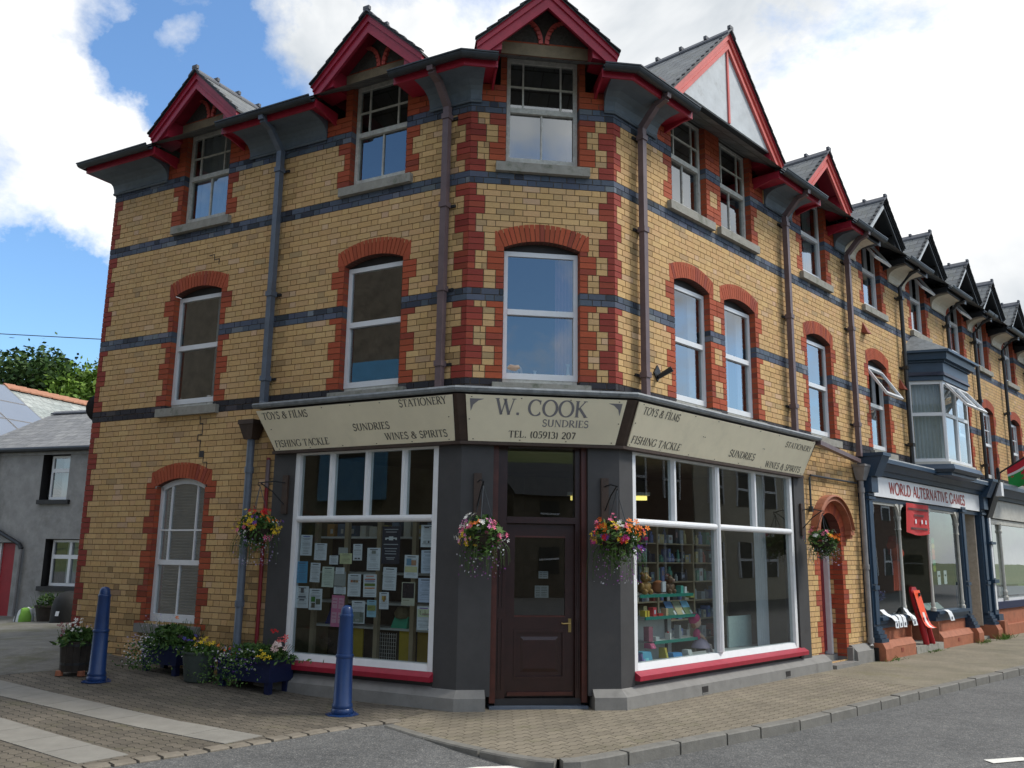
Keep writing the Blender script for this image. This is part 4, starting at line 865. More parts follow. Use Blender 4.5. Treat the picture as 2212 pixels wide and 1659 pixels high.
mb = MB(); mb.tube([FR.p(5.22, .05, 2.55), FR.p(5.22, .05, 3.03), FR.p(5.26, .05, 3.07), FR.p(7.15, .04, 3.07)], .018, 'gutter_iron', 8); mb.box(FR, 5.19, 5.25, .02, .08, 2.47, 2.56, 'gutter_iron'); mb.build('cable_conduit', CB)
# lead capping and carcass of the fascia
mb = MB(); mb.sweep([st(FL, 2.99), S1, S2, st(FR, 4.86)], [(.0, 3.60), (.42, 3.555), (.445, 3.57), (.46, 3.60), (.44, 3.625), (.0, 3.66)], 'lead'); mb.build('fascia_capping', CB)
mb = MB(); mb.sweep([st(FL, 2.86), S1, S2, st(FR, 4.79)], [(-.02, 3.00), (.122, 3.00), (.395, 3.54), (-.02, 3.58)], 'dark_brown')
mb.sweep([st(FL, 2.87), S1, S2, st(FR, 4.80)], [(.05, 2.985), (.150, 2.985), (.150, 3.02), (.05, 3.02)], 'dark_brown'); mb.build('fascia_back', CB)
# three painted sign boards leaning outward
def bplane(fr, flip):
    kx, kz = .28/.59, .52/.59
    def P(x, v, n=0):                                  # x measured left-to-right as seen from the street
        s = -x if flip else x; return fr.p(s, .135+v*kx+n*kz, 3.03+v*kz-n*kx)
    return P
def sign(name, label, P, q, texts, screws, deco=False):
    root = thing(name, label, 'sign', tuple((P(q[0], 0)+P(q[1], 0))/2), 'sign boards over the corner shop')
    mb = MB(); xl0, xr0, xl1, xr1, v0, v1 = q
    mb.hexa([P(xl0, v0, 0), P(xr0, v0, 0), P(xr1, v1, 0), P(xl1, v1, 0), P(xl0, v0, .014), P(xr0, v0, .014), P(xr1, v1, .014), P(xl1, v1, .014)], 'sign_cream')
    mb.build('board', root)
    Pt = lambda x, y, n: P(x, y, .014+n)
    for t in texts: mb = MB(); text(mb, Pt, t[0], t[1], t[2], t[3], t[4], t[5] if len(t) > 5 else 'sign_ink'); mb.build('lettering', root)
    mb = MB()
    if deco:
        for sg, x in ((1, xl1+.05), (-1, xr1-.05)):
            mb.poly([Pt(x, v1-.045, .002), Pt(x+sg*.17, v1-.045, .002), Pt(x+sg*.10, v1-.07, .002), Pt(x+sg*.045, v1-.12, .002), Pt(x+sg*.02, v1-.20, .002)], 'sign_ink_blue')
    if deco: mb.build('corner_ornament', root)
    mb = MB()
    for x, v in screws: mb.lathe(P(x, v, .014), [(.008, -.004), (.008, .004)], 'dark_trim', 8)
    mb.build('screws', root)
xs = lambda a, b, n: [a+(b-a)*i/(n-1) for i in range(n)]
sign('sign_board', 'cream sign board over the notice-covered side window, left of the shop name board', bplane(FL, True), (-2.82, -.03, -2.95, .085, .0, .565),
     [('TOYS & FILMS', -2.86, -2.10, .44, .095), ('STATIONERY', -.68, -.005, .465, .092), ('SUNDRIES', -1.45, -.89, .205, .09), ('FISHING TACKLE', -2.78, -1.88, .05, .092), ('WINES & SPIRITS', -1.0, -.10, .06, .088)],
     [(x, .54) for x in xs(-2.75, -.06, 7)]+[(x, .02) for x in xs(-2.74, -.1, 6)]+[(-.03, .3), (-2.78, .3)])
sign('sign_board', 'cream sign board over the shop door with the shop name in big grey letters', bplane(FC, False), (.045, CW-.05, -.02, CW+.03, .0, .57),
     [('W. COOK', .345, 1.44, .34, .195, 'sign_ink_blue'), ('SUNDRIES', .905, 1.467, .21, .085, 'sign_ink_blue'), ('TEL. (05913) 207', .515, 1.325, .06, .083)],
     [(x, .545) for x in xs(.05, CW-.06, 4)]+[(x, .025) for x in xs(.1, CW-.1, 4)]+[(.04, .27), (CW-.04, .27)], True)
sign('sign_board', 'long cream sign board over the front shop window, right of the shop name board', bplane(FR, False), (.03, 4.77, -.085, 4.70, .0, .565),
     [('TOYS & FILMS', .06, .86, .43, .095), ('FISHING TACKLE', .06, 1.14, .05, .095), ('SUNDRIES', 2.35, 3.08, .10, .10), ('STATIONERY', 3.80, 4.66, .40, .085), ('WINES & SPIRITS', 3.45, 4.60, .035, .095)],
     [(x, .545) for x in xs(.02, 4.66, 9)]+[(x, .02) for x in xs(.06, 4.68, 8)]+[(1.55, .3), (1.59, .3), (3.2, .3), (3.24, .3), (.0, .3)])
# brackets with hanging baskets
def foliage(mb, c, rad, n, size, cols, rnd, low=-1.0, mat_='leaf', shell=.55):
    for _ in range(n):
        while True:
            d = Vector((rnd.uniform(-1, 1), rnd.uniform(-1, 1), rnd.uniform(low, 1)))
            if .05 < d.length < 1: break
        d = d.normalized()*(shell+(1-shell)*rnd.random()); p = Vector(c)+Vector((d.x*rad[0], d.y*rad[1], d.z*rad[2]))
        a = Vector((rnd.gauss(0, 1), rnd.gauss(0, 1), rnd.gauss(0, .7))).normalized(); b = a.cross(Vector((rnd.gauss(0, 1), rnd.gauss(0, 1), rnd.gauss(0, 1)))).normalized()
        s = size*rnd.uniform(.6, 1.3); cc = rnd.choice(cols); k = rnd.uniform(.7, 1.25); cc = tuple(x*k for x in cc)
        mb.poly([p-a*s, p+b*s*.45, p+a*s, p-b*s*.45], mat_, cc)
def flowers(mb, pts, cols, size, rnd, nrm=None):
    for p in pts:
        p = Vector(p); c = rnd.choice(cols); k = rnd.uniform(.8, 1.15); c = tuple(min(1, x*k) for x in c); s = size*rnd.uniform(.7, 1.25)
        d = (nrm(p) if nrm else Vector((rnd.gauss(0, 1), rnd.gauss(0, 1), rnd.gauss(0, 1))))+Vector((rnd.gauss(0, .35), rnd.gauss(0, .35), rnd.gauss(0, .35))); d.normalize()
        a = d.cross(Vector((.3, .5, .8))).normalized(); b = d.cross(a); N_ = 5
        for i in range(N_):
            t0, t1, tm = 2*math.pi*i/N_, 2*math.pi*(i+1)/N_, 2*math.pi*(i+.5)/N_
            mb.poly([p, p+(a*math.cos(t0+.25)+b*math.sin(t0+.25))*s*.7+d*.15*s, p+(a*math.cos(tm)+b*math.sin(tm))*s+d*.25*s, p+(a*math.cos(t1-.25)+b*math.sin(t1-.25))*s*.7+d*.15*s], 'petal', c)
GREEN = [(.045, .10, .02), (.07, .14, .03), (.03, .075, .02), (.10, .17, .04)]
def bracket(fr, s, zt, out, side, label, dirn=None):
    base = fr.p(s, .08, zt-.35); root = thing('hanging_bracket', label, 'bracket', tuple(base), 'iron brackets carrying the hanging baskets')
    mb = MB(); mb.box(fr, s-.045, s+.045, .064, .10, zt-.42, zt+.08, 'dark_brown'); mb.build('back_board', root)
    tip = fr.p(s+side, out, zt-.04); a0 = fr.p(s, .10, zt-.02); a1 = fr.p(s, .10, zt-.30); mb = MB()
    mid = a0.lerp(tip, .5)+Vector((0, 0, .02)); mb.tube([a0, mid, tip], .008, 'black_iron', 8); mb.tube([a1, a1.lerp(tip, .5)+Vector((0, 0, .03)), tip], .008, 'black_iron', 8)
    hook = [tip+Vector((0, 0, .0)), tip+(tip-a0).normalized()*.03+Vector((0, 0, .0)), tip+(tip-a0).normalized()*.03-Vector((0, 0, .03)), tip-Vector((0, 0, .045))]; mb.tube(hook, .007, 'black_iron', 6)
    mb.build('arm', root); return tip-Vector((0, 0, .045))
def basket(hook, zc, label, seed, pal, r=.24, trail=(.30, (.36, .25, .50)), group='flower baskets hung round the corner shop', lean=(0, 0, 0)):
    rnd = random.Random(seed); c = Vector((hook.x, hook.y, zc)); root = thing('hanging_basket', label, 'flower basket', tuple(c), group)
    mb = MB(); mb.lathe(c+Vector((0, 0, -.17)), [(.05, 0), (.12, .03), (.16, .10), (.175, .17)], 'soil', 14); mb.build('basket', root)
    mb = MB()
    for i in range(3):
        t = 2*math.pi*i/3+.4; e = c+Vector((math.cos(t)*.17, math.sin(t)*.17, .02)); mb.tube([hook, e], .0045, 'gutter_iron', 5)
    mb.build('chain', root)
    mb = MB(); foliage(mb, c+Vector((0, 0, .02)), (r, r, r*.85), 520, .040, GREEN, rnd); foliage(mb, c+Vector((0, 0, -.12)), (r*.8, r*.8, r*.7), 180, .03, GREEN, rnd, -1)
    for _ in range(60):                                  # trailing stems
        t = rnd.uniform(0, 6.28); rr = r*rnd.uniform(.5, 1.05); x, y = math.cos(t)*rr, math.sin(t)*rr; ln = rnd.uniform(.3, 1)*trail[0]
        p0 = c+Vector((x, y, -.08)); p1 = p0+Vector((x*.25, y*.25, -ln)); mb.tube([p0, p0.lerp(p1, .5)+Vector((x*.1, y*.1, .02)), p1], .0025, 'leaf', 3, (.05, .09, .025))
    mb.build('foliage', root)
    mb = MB(); out = lambda p: (p-c).normalized()
    for cols, n, size, zone in pal:
        P = []
        for cl in range(max(1, n//5)):
            th = rnd.uniform(0, 6.28); v = rnd.uniform(*zone); base = Vector((math.cos(th)*math.sqrt(max(.05, 1-v*v)), math.sin(th)*math.sqrt(max(.05, 1-v*v)), v))
            cc = rnd.choice(cols)
            P = [c+Vector(((base.x+rnd.gauss(0, .12))*r*1.06, (base.y+rnd.gauss(0, .12))*r*1.06, (base.z+rnd.gauss(0, .10))*r*.95+.02)) for _ in range(5)]
            flowers(mb, P, [cc], size, rnd, out)
    P = []
    for _ in range(170):
        t = rnd.uniform(0, 6.28); rr = r*rnd.uniform(.35, 1.2); P.append(c+Vector((math.cos(t)*rr, math.sin(t)*rr, -.10-trail[0]*rnd.random()**1.3)))
    flowers(mb, P, [trail[1], trail[1], (.62, .62, .68)], .011, rnd)
    mb.build('flowers', root); return root
WHT, YLW, ORG, RED, PNK, PUR, MAG = (.75, .74, .70), (.75, .52, .03), (.80, .20, .02), (.55, .015, .02), (.75, .16, .28), (.16, .05, .30), (.42, .02, .18)
h1 = bracket(FL, 2.66, 2.62, .42, .12, 'thin iron bracket on a brown board left of the notice-covered shop window'); basket(h1, 2.0, 'hanging basket of yellow and pink flowers in front of the grey drainpipe', 11, [([YLW], 70, .024, (-.3, .8)), ([PNK], 25, .034, (-.6, .1)), ([WHT, ORG], 40, .016, (-.4, .6)), ([RED], 15, .03, (.7, 1.0)), ([PUR], 20, .024, (-.3, .5))], trail=(.36, (.40, .30, .55)))
h2 = bracket(FC, .175, 2.57, .42, .03, 'dark iron bracket on the grey pilaster left of the shop door'); basket(h2, 1.93, 'hanging basket with white and pink flowers left of the shop door', 12, [([WHT], 60, .026, (-.4, .9)), ([PNK, (.70, .25, .50)], 60, .028, (-.5, .7)), ([YLW], 15, .026, (-.6, .0)), ([RED, ORG], 20, .026, (.0, .9))], trail=(.38, (.20, .03, .22)))
h3 = bracket(FC, 1.70, 2.55, .42, .06, 'curved iron bracket on the grey pilaster right of the shop door'); basket(h3, 1.90, 'full hanging basket of orange, red and yellow flowers right of the shop door', 13, [([ORG], 45, .034, (.2, 1.0)), ([RED, MAG], 80, .030, (-.5, .6)), ([YLW], 55, .026, (-.2, .7)), ([WHT, PNK], 40, .026, (.1, .9)), ([PUR], 30, .024, (-.6, .2))], r=.27, trail=(.40, (.30, .06, .34)))
h4 = bracket(FR, 4.80, 2.50, .40, .04, 'iron bracket on the grey pilaster beside the arched side door'); basket(h4, 1.98, 'sparse hanging basket of orange and white flowers by the arched side door', 14, [([ORG], 25, .026, (-.2, .5)), ([WHT, YLW], 35, .022, (-.1, .7)), ([PNK, MAG], 20, .028, (-.2, .9))], r=.22, trail=(.26, (.35, .28, .45)))
# ------------------------------------------------------------------ THE TERRACE TO THE RIGHT
def terrace(label, s0, s1, bays, first, grp, k0=-7, sides=True, loc_s=None, detail=True):
    root = thing('terrace_house', label, 'building', tuple(FR.p((s0+s1)/2, 0, 0)), grp)
    ops = [(c-.47, c+.47, 3.76, 5.49, .10, .225) for c in first]+[(c-.46, c+.46, 6.61, 8.14, 0, 0) for c in bays]
    rule = quoin_rule([(c-.47, c+.47, 0, 22) for c in first]+[(c-.46, c+.46, 35, 42) for c in bays], topzones=[(c-.88, c+.88) for c in bays])
    brick_wall(FR, s0, s1, k0, 56, ops, rule, sides=sides, parent=root)
    for c in bays: mb = MB(); mb.box(FR, c-.63, c+.63, -.14, .022, 8.141, 8.31, 'dirty_white'); mb.build('lintel', root)
    for c in bays: dormer(FR, c, .88, 8.06, 8.86, root, paint='black_iron', soffit='black_iron', tymp='dirty_white', ybracket=None, face_paint='black_iron', left_paint='gable_board', bw=.15)
    edges = [s0]+[c for c in bays]+[s1]
    for i in range(len(bays)+1):
        a = s0+.01 if i == 0 else bays[i-1]+.66; b = s1-.01 if i == len(bays) else bays[i]-.62
        if b-a < .15: continue
        eaves(root, [st(FR, a), st(FR, b)], [st(FR, a+(.2 if i else 0)), st(FR, b-(.22 if i < len(bays) else 0))], paint='cream_cove', board='black_iron', gut='gutter_iron')
        if i: end_cap(root, FR, a+.02, -1, 'black_iron')
    mb = MB(); q = [FR.p(s0, .50, 7.83), FR.p(s1, .50, 7.83), FR.p(s1, -3.6, 10.15), FR.p(s0, -3.6, 10.15)]; mb.poly(q, 'slate', uv=uvq(FR, q)); mb.build('roof', root)
    mb = MB(); mb.box(FR, s0, s1, -6, -1.1, 3.2, 8.0, 'interior'); mb.box(FR, s0, s1, -1.1, -.17, 3.3, 3.36, 'interior'); mb.box(FR, s0, s1, -1.1, -.17, 6.2, 6.3, 'interior'); mb.box(FR, s0, s1, -1.1, -.165, 8.15, 8.2, 'interior'); mb.build('interior_wall', root)
    return root, ops
TG = 'buildings of the brick terrace'
WAG, opsW = terrace('terrace house with navy shopfront and projecting bay window, next to the corner building', 7.285, 15.05, [8.63, 11.25, 13.9], [8.63, 13.9], TG)
for i, op in enumerate(opsW):
    top = i >= 2
    window(FR, op, 'upvc', WAG, curtains=[(.05, .3, 'curtain'), (.78, .96, 'curtain')] if i != 1 else [], open_upper=(i in (0, 2, 3, 4)), sill='sill_stone', pane='pane')
for s, m_ in ((9.92, 'black_iron'), (12.93, 'black_iron'), (15.0, 'black_iron')): downpipe(WAG, FR, s, 3.5, 7.8, m_, gut_s=1, square=False, collars=(7.1, 5.6, 4.0))
# oriel bay window
def oriel(root):
    P = [(10.28, 0), (10.62, .58), (12.18, .58), (12.52, 0)]; pt = lambda i, z, g=0: FR.p(P[i][0]+(-g if i < 2 else g), P[i][1]+(g if i in (1, 2) else 0), z)
    mb = MB(); w = 'upvc'
    def band(z0, z1, g0, g1, m, close=False):
        for i in range(3): mb.poly([pt(i, z0, g0), pt(i+1, z0, g0), pt(i+1, z1, g1), pt(i, z1, g1)], m)
        if close:
            mb.poly([pt(i, z0, g0) for i in range(4)], m); mb.poly([pt(i, z1, g1) for i in range(4)], m)
    band(3.44, 3.50, .05, .05, 'navy', True); band(3.50, 3.56, .10, .16, 'navy', True); band(3.56, 3.66, .16, .12, 'navy', True); band(3.66, 3.72, .06, .05, 'dirty_white', True)
    mb.build('bay_base', root); mb = MB(); band(5.42, 5.52, .04, .04, 'navy', True); band(5.52, 5.60, .08, .05, 'navy_dark', True); band(5.60, 5.80, .05, .05, 'navy', True); band(5.80, 5.84, .09, .09, 'navy', True); band(5.84, 5.98, .16, .18, 'navy', True); band(5.98, 6.03, .24, .24, 'navy', True)
    a, b = FR.p(10.7, .01, 6.50), FR.p(12.1, .01, 6.50)
    for i, (t0, t1) in enumerate(((a, a), (a, b), (b, b))): mb.poly([pt(i, 6.03, .24), pt(i+1, 6.03, .24), t1, t0], 'lead')
    oc = mb.build('bay_window', root)
    mb = MB()
    for i in range(3):
        A, B = Vector(pt(i, 0)), Vector(pt(i+1, 0)); d = (B-A).normalized(); n = Vector((d.y, -d.x, 0)); fr = Frame((A.x, A.y), (d.x, d.y), (n.x, n.y)); ln = (B-A).length
        mids = [0, ln/2, ln] if i == 1 else [0, ln]
        for x in mids: mb.box(fr, max(0, x-.05), min(ln, x+.05), -.06, .0, 3.72, 5.42, w)
        for z in (3.72, 4.68, 5.35): mb.box(fr, .05, ln-.05, -.055, -.004, z, z+.07, w)
    mb.build('frame', oc)
    mb = MB()
    for i in range(3):
        A, B = Vector(pt(i, 3.75, -.035)), Vector(pt(i+1, 3.75, -.035)); U = Vector((0, 0, 1.66))
        mb.poly([A, B, B+U, A+U], 'pane' if i == 1 else 'pane_shop')
    mb.build('pane', oc)
    mb = MB()
    for i in range(3):
        A, B = Vector(pt(i, 0, -.12)), Vector(pt(i+1, 0, -.12)); d = (B-A).normalized(); n = Vector((d.y, -d.x, 0)); fr = Frame((A.x, A.y), (d.x, d.y), (n.x, n.y)); ln = (B-A).length
        curtain_mesh(mb, fr, .02, ln*(.96 if i != 1 else .7), -.05, 3.74, 5.40, 'curtain', 7)
    mb.build('curtain', oc)
    for x0, x1, i in ((10.70, 11.38, 1), (11.44, 12.12, 1)):
        mo = MB(); ang = R(38); h = .62; zt2 = 5.36; D = .60
        T = lambda x, y, o: FR.p(x, D+math.sin(ang)*y+math.cos(ang)*o, zt2-math.cos(ang)*y+math.sin(ang)*o)
        def bar(xa, xb, y0, y1): mo.hexa([T(xa, y0, -.02), T(xb, y0, -.02), T(xb, y1, -.02), T(xa, y1, -.02), T(xa, y0, .025), T(xb, y0, .025), T(xb, y1, .025), T(xa, y1, .025)], 'white_paint')
        bar(x0, x0+.05, 0, h); bar(x1-.05, x1, 0, h); bar(x0+.05, x1-.05, 0, .05); bar(x0+.05, x1-.05, h-.05, h); mo.poly([T(x0+.04, .04, 0), T(x1-.04, .04, 0), T(x1-.04, h-.04, 0), T(x0+.04, h-.04, 0)], 'pane_bright'); mo.build('open_sash', oc)
oriel(WAG)
# small vents and alarm fittings on that wall
for s, z in ((8.02, 6.12), (9.80, 5.28)): mb = MB(); mb.hexa([FR.p(s-.10, .004, z-.10), FR.p(s+.10, .004, z-.10), FR.p(s+.10, .13, z-.12), FR.p(s-.10, .13, z-.12), FR.p(s-.01, .004, z+.12), FR.p(s+.01, .004, z+.12), FR.p(s+.01, .006, z+.12), FR.p(s-.01, .006, z+.12)], 'vent_tile'); mb.build('air_vent', WAG)
# navy shopfront with the red lettering
def shopfront_navy(root):
    n = 'navy'; mb = MB()
    def pilaster(s0, s1, cap=True, z0=.30, off=.15):
        mb.box(FR, s0, s1, -.1, off-.03, z0, 3.02, n); w = s1-s0
        mb.box(FR, s0+.05, s1-.05, off-.03, off, z0+.3, 1.18, n); mb.box(FR, s0+.03, s1-.03, off-.03, off+.02, 1.20, 1.27, n); mb.box(FR, s0+.05, s1-.05, off-.03, off, 1.30, 2.78, n)
        for i, zz in enumerate((.30, .37, .44, .50)): mb.box(FR, s0-.03+i*.01, s1+.03-i*.01, -.1, off+.10-i*.03, zz, zz+.062, n)
        mb.box(FR, s0-.02, s1+.02, -.1, off+.03, 2.80, 2.85, n); mb.box(FR, s0-.01, s1+.01, -.1, off+.015, 2.87, 2.91, n)
        if not cap: return
        mb.box(FR, s0-.02, s1+.02, -.05, off+.09, 2.92, 3.20, n); mb.hexa([FR.p(s0-.04, 0, 3.20), FR.p(s1+.04, 0, 3.20), FR.p(s1+.04, off+.16, 3.20), FR.p(s0-.04, off+.16, 3.20), FR.p(s0-.04, 0, 3.56), FR.p(s1+.04, 0, 3.56), FR.p(s1+.04, off+.32, 3.56), FR.p(s0-.04, off+.32, 3.56)], n)
        mb.box(FR, s0-.06, s1+.06, 0, off+.34, 3.56, 3.62, n)
    pilaster(7.36, 7.62); pilaster(12.62, 12.88, False); pilaster(14.06, 14.34)
    mb.box(FR, 7.62, 14.06, 0, .09, 2.78, 2.86, n)
    for z0, z1, o0, o1 in ((3.26, 3.34, .20, .22), (3.34, 3.46, .26, .34), (3.46, 3.53, .40, .40)): mb.hexa([FR.p(7.68, 0, z0), FR.p(14.04, 0, z0), FR.p(14.04, o0, z0), FR.p(7.68, o0, z0), FR.p(7.68, 0, z1), FR.p(14.04, 0, z1), FR.p(14.04, o1, z1), FR.p(7.68, o1, z1)], n)
    mb.hexa([FR.p(7.68, .0, 3.531), FR.p(14.04, 0, 3.531), FR.p(14.04, .40, 3.531), FR.p(7.68, .40, 3.531), FR.p(7.68, 0, 3.66), FR.p(14.04, 0, 3.66), FR.p(14.04, .38, 3.56), FR.p(7.68, .38, 3.56)], 'lead')
    mb.box(FR, 7.36, 15.0, -.12, .0, 2.86, 3.56, 'navy_dark')
    # sills of the two windows
    for a, b in ((7.62, 9.05), (10.6, 12.62)):
        for i, (z0, z1, o) in enumerate(((.52, .60, .10), (.60, .66, .14), (.66, .72, .18))): mb.box(FR, a, b, -.15, o, z0, z1, n)
    sf = mb.build('shopfront', root)
    def colon(s, o=.06):
        mb = MB()
        mb.lathe(FR.p(s, o, .72), [(.055, 0), (.055, .06), (.035, .08), (.045, .14), (.032, .18), (.028, 1.2), (.028, 1.55), (.045, 1.58), (.03, 1.62), (.032, 1.75), (.048, 1.79), (.048, 1.83)], 'dirty_white', 10)
        for sg in (-1, 1):
            prev = None
            for i in range(6):
                a = R(90*i/5); x = s+sg*(.04+.17*(1-math.cos(a))); z = 2.55+.2*math.sin(a)
                if prev: mb.hexa([FR.p(prev[0], o-.03, prev[1]), FR.p(x, o-.03, z), FR.p(x, o-.03, 2.79), FR.p(prev[0], o-.03, 2.79), FR.p(prev[0], o+.03, prev[1]), FR.p(x, o+.03, z), FR.p(x, o+.03, 2.79), FR.p(prev[0], o+.03, 2.79)], 'dirty_white')
                prev = (x, z)
        mb.build('colonnette', root, True)
    for s in (9.03, 10.62, 12.5): colon(s)
    for x0, x1 in ((7.62, 9.0), (10.65, 12.5)): mb = MB(); mb.box(FR, x0, x1, .0, .07, 2.735, 2.785, 'dirty_white'); mb.build('window_head', root)
    mb = MB()
    mb.poly([FR.p(7.62, .04, .7), FR.p(9.03, .04, .7), FR.p(9.03, .04, 2.8), FR.p(7.62, .04, 2.8)], 'pane_shop'); mb.poly([FR.p(10.62, .04, .7), FR.p(12.6, .04, .7), FR.p(12.6, .04, 2.8), FR.p(10.62, .04, 2.8)], 'pane_shop')
    mb.poly([FR.p(9.03, .04, .7), FR.p(9.45, -.9, .7), FR.p(9.45, -.9, 2.8), FR.p(9.03, .04, 2.8)], 'pane_shop'); mb.poly([FR.p(10.62, .04, .7), FR.p(10.25, -.9, .7), FR.p(10.25, -.9, 2.8), FR.p(10.62, .04, 2.8)], 'pane_shop')
    mb.poly([FR.p(9.45, -.9, 1.0), FR.p(10.25, -.9, 1.0), FR.p(10.25, -.9, 2.6), FR.p(9.45, -.9, 2.6)], 'pane_shop')
    mb.build('pane', sf)
    mb = MB(); t = 'terracotta'
    for a, b in ((7.62, 9.05), (10.6, 12.6)): mb.box(FR, a, b, -.15, .05, .30, .52, t); mb.hexa([FR.p(a, -.1, .20), FR.p(b, -.1, .20), FR.p(b, .22, .20), FR.p(a, .22, .20), FR.p(a, -.1, .31), FR.p(b, -.1, .31), FR.p(b, .14, .31), FR.p(a, .14, .31)], t); mb.box(FR, a-.0, b, -.15, .215, -.02, .20, t)
    for a, b in ((7.30, 7.66), (12.58, 12.92), (14.02, 14.38)): mb.hexa([FR.p(a, -.1, .20), FR.p(b, -.1, .20), FR.p(b, .32, .20), FR.p(a, .32, .20), FR.p(a, -.1, .30), FR.p(b, -.1, .30), FR.p(b, .27, .30), FR.p(a, .27, .30)], t); mb.box(FR, a, b, -.15, .318, -.02, .20, t)
    mb.box(FR, 9.05, 9.07, -.9, .15, -.02, .52, t); mb.box(FR, 10.58, 10.6, -.9, .15, -.02, .52, t); mb.box(FR, 12.92, 14.02, -.35, -.25, 0, .3, t)
    for s in (8.3, 11.5): mb.box(FR, s, s+.11, .2, .222, .09, .16, 'vent_tile')
    mb.build('plinth', root)
    mb = MB(); mb.box(FR, 7.24, 7.30, .02, .20, -.02, .22, 'black_plinth'); mb.box(FR, 7.31, 7.42, .03, .26, -.03, -.0, 'black_plinth'); mb.build('plinth_base', root)
    mb = MB(); mb.box(FR, 9.07, 10.58, -.95, .22, -.02, .13, 'sill_stone'); mb.box(FR, 12.92, 14.02, -.6, .12, -.02, .06, 'sill_stone'); mb.build('doorstep', root)
    mb = MB(); mb.box(FR, 9.45, 10.25, -.99, -.93, .13, .98, 'dirty_white'); mb.box(FR, 9.45, 9.53, -.99, -.91, .98, 2.7, 'dirty_white'); mb.box(FR, 10.17, 10.25, -.99, -.91, .98, 2.7, 'dirty_white'); mb.box(FR, 9.53, 10.17, -.99, -.91, 2.6, 2.7, 'dirty_white'); mb.build('door', root)
    mb = MB(); mb.box(FR, 12.92, 14.02, -.45, -.35, .28, 2.8, 'painted_brick')           # white painted brick in the lobby between the pilasters
    for kk in range(31):
        z = .29+kk*.081
        for s in [12.92+(.11 if kk % 2 else 0)+i*.225 for i in range(5)]: mb.box(FR, s+.005, min(s+.22, 14.02), -.351, -.343, z+.005, z+.076, 'painted_brick')
    mb.box(FR, 13.94, 14.02, -.4, .02, .28, 2.8, 'painted_brick'); mb.box(FR, 12.92, 14.02, -.4, 0, 2.8, 2.86, 'dirty_white'); mb.build('lobby_wall', root)
    mb = MB(); mb.box(FR, 7.4, 12.9, -3.2, -3.1, 0, 2.9, 'shop_wall'); mb.box(FR, 7.3, 15.0, -3.2, -.05, 2.86, 2.9, 'interior'); mb.box(FR, 7.3, 7.36, -3.1, -.05, 0, 2.86, 'shop_wall'); mb.box(FR, 12.85, 12.91, -3.1, -.05, 0, 2.86, 'shop_wall'); mb.box(FR, 7.36, 12.85, -3.1, -.14, .55, .6, 'floor_dark'); mb.build('interior_wall', root)
shopfront_navy(WAG)
def plainsign(name, label, s0, s1, z0, z1, off, txt, tx0, tx1, ty, th_, ink, m_):
    root = thing(name, label, 'sign', tuple(FR.p((s0+s1)/2, off, z0)))
    mb = MB(); mb.box(FR, s0, s1, off-.03, off, z0, z1, m_); mb.build('board', root)
    if txt: mb = MB(); text(mb, lambda x, y, n: FR.p(x, off+n, y), txt, tx0, tx1, ty, th_, ink, .22, .14, False); mb.build('lettering', root)
    return root
plainsign('sign_board', 'white fascia sign with red capitals over the navy shopfront', 7.66, 14.02, 2.87, 3.245, .145, 'WORLD ALTERNATIVE GAMES', 8.42, 12.95, 2.955, .215, 'letter_red', 'white_paint')
# second and third houses of the terrace
HB, opsB = terrace('narrow two-bay terrace house beyond the navy shopfront, its dark gables ending in the flag', 15.07, 19.9, [15.95, 18.5], [15.95, 18.5], TG, sides=False)
HC, opsC = terrace('farthest terrace house, only its roof and eaves seen at the right edge', 19.92, 25.4, [21.1, 23.7], [21.1, 23.7], TG, sides=False)
for root, ops in ((HB, opsB), (HC, opsC)):
    for i, op in enumerate(ops): window(FR, op, 'sash' , root, paint='upvc', pane='pane')
for s in (17.5, 20.0): downpipe(HB, FR, s, 3.6, 7.8, 'black_iron', gut_s=1, square=False, collars=(7.1, 5.6, 4.0))
mb = MB(); n = 'navy'
mb.box(FR, 14.5, 14.78, -.1, .16, .3, 3.05, n); mb.box(FR, 14.58, 14.70, .16, .175, .62, 1.22, 'white_paint'); mb.box(FR, 14.58, 14.70, .16, .175, 1.34, 2.1, 'white_paint'); mb.box(FR, 14.58, 14.70, .16, .175, 2.2, 2.75, 'white_paint'); mb.box(FR, 14.46, 14.82, -.1, .22, 1.23, 1.31, n); mb.box(FR, 14.46, 14.82, -.1, .24, .30, .52, n); mb.box(FR, 14.46, 14.82, -.1, .22, 2.12, 2.18, n)
mb.hexa([FR.p(14.45, 0, 2.75), FR.p(14.85, 0, 2.75), FR.p(14.85, .18, 2.75), FR.p(14.45, .18, 2.75), FR.p(14.45, 0, 3.62), FR.p(14.85, 0, 3.62), FR.p(14.85, .50, 3.62), FR.p(14.45, .50, 3.62)], 'black_iron'); mb.box(FR, 14.56, 14.74, .3, .505, 3.25, 3.58, 'white_paint')
for z0, z1, o0, o1 in ((3.22, 3.30, .20, .22), (3.30, 3.46, .28, .38), (3.46, 3.55, .44, .44)): mb.hexa([FR.p(14.85, 0, z0), FR.p(25, 0, z0), FR.p(25, o0, z0), FR.p(14.85, o0, z0), FR.p(14.85, 0, z1), FR.p(25, 0, z1), FR.p(25, o1, z1), FR.p(14.85, o1, z1)], n)
mb.box(FR, 14.85, 25, 0, .43, 3.551, 3.60, 'lead'); mb.box(FR, 14.85, 25, -.1, .10, 2.62, 2.74, 'dirty_white'); mb.box(FR, 14.85, 25, -.1, .14, .62, .78, 'planter_blue'); mb.box(FR, 14.85, 25, -.12, .05, .78, .86, 'white_paint'); mb.box(FR, 14.85, 25, -.1, .09, .25, .62, 'terracotta'); mb.box(FR, 14.85, 25, -.1, .2, -.02, .25, 'terracotta')
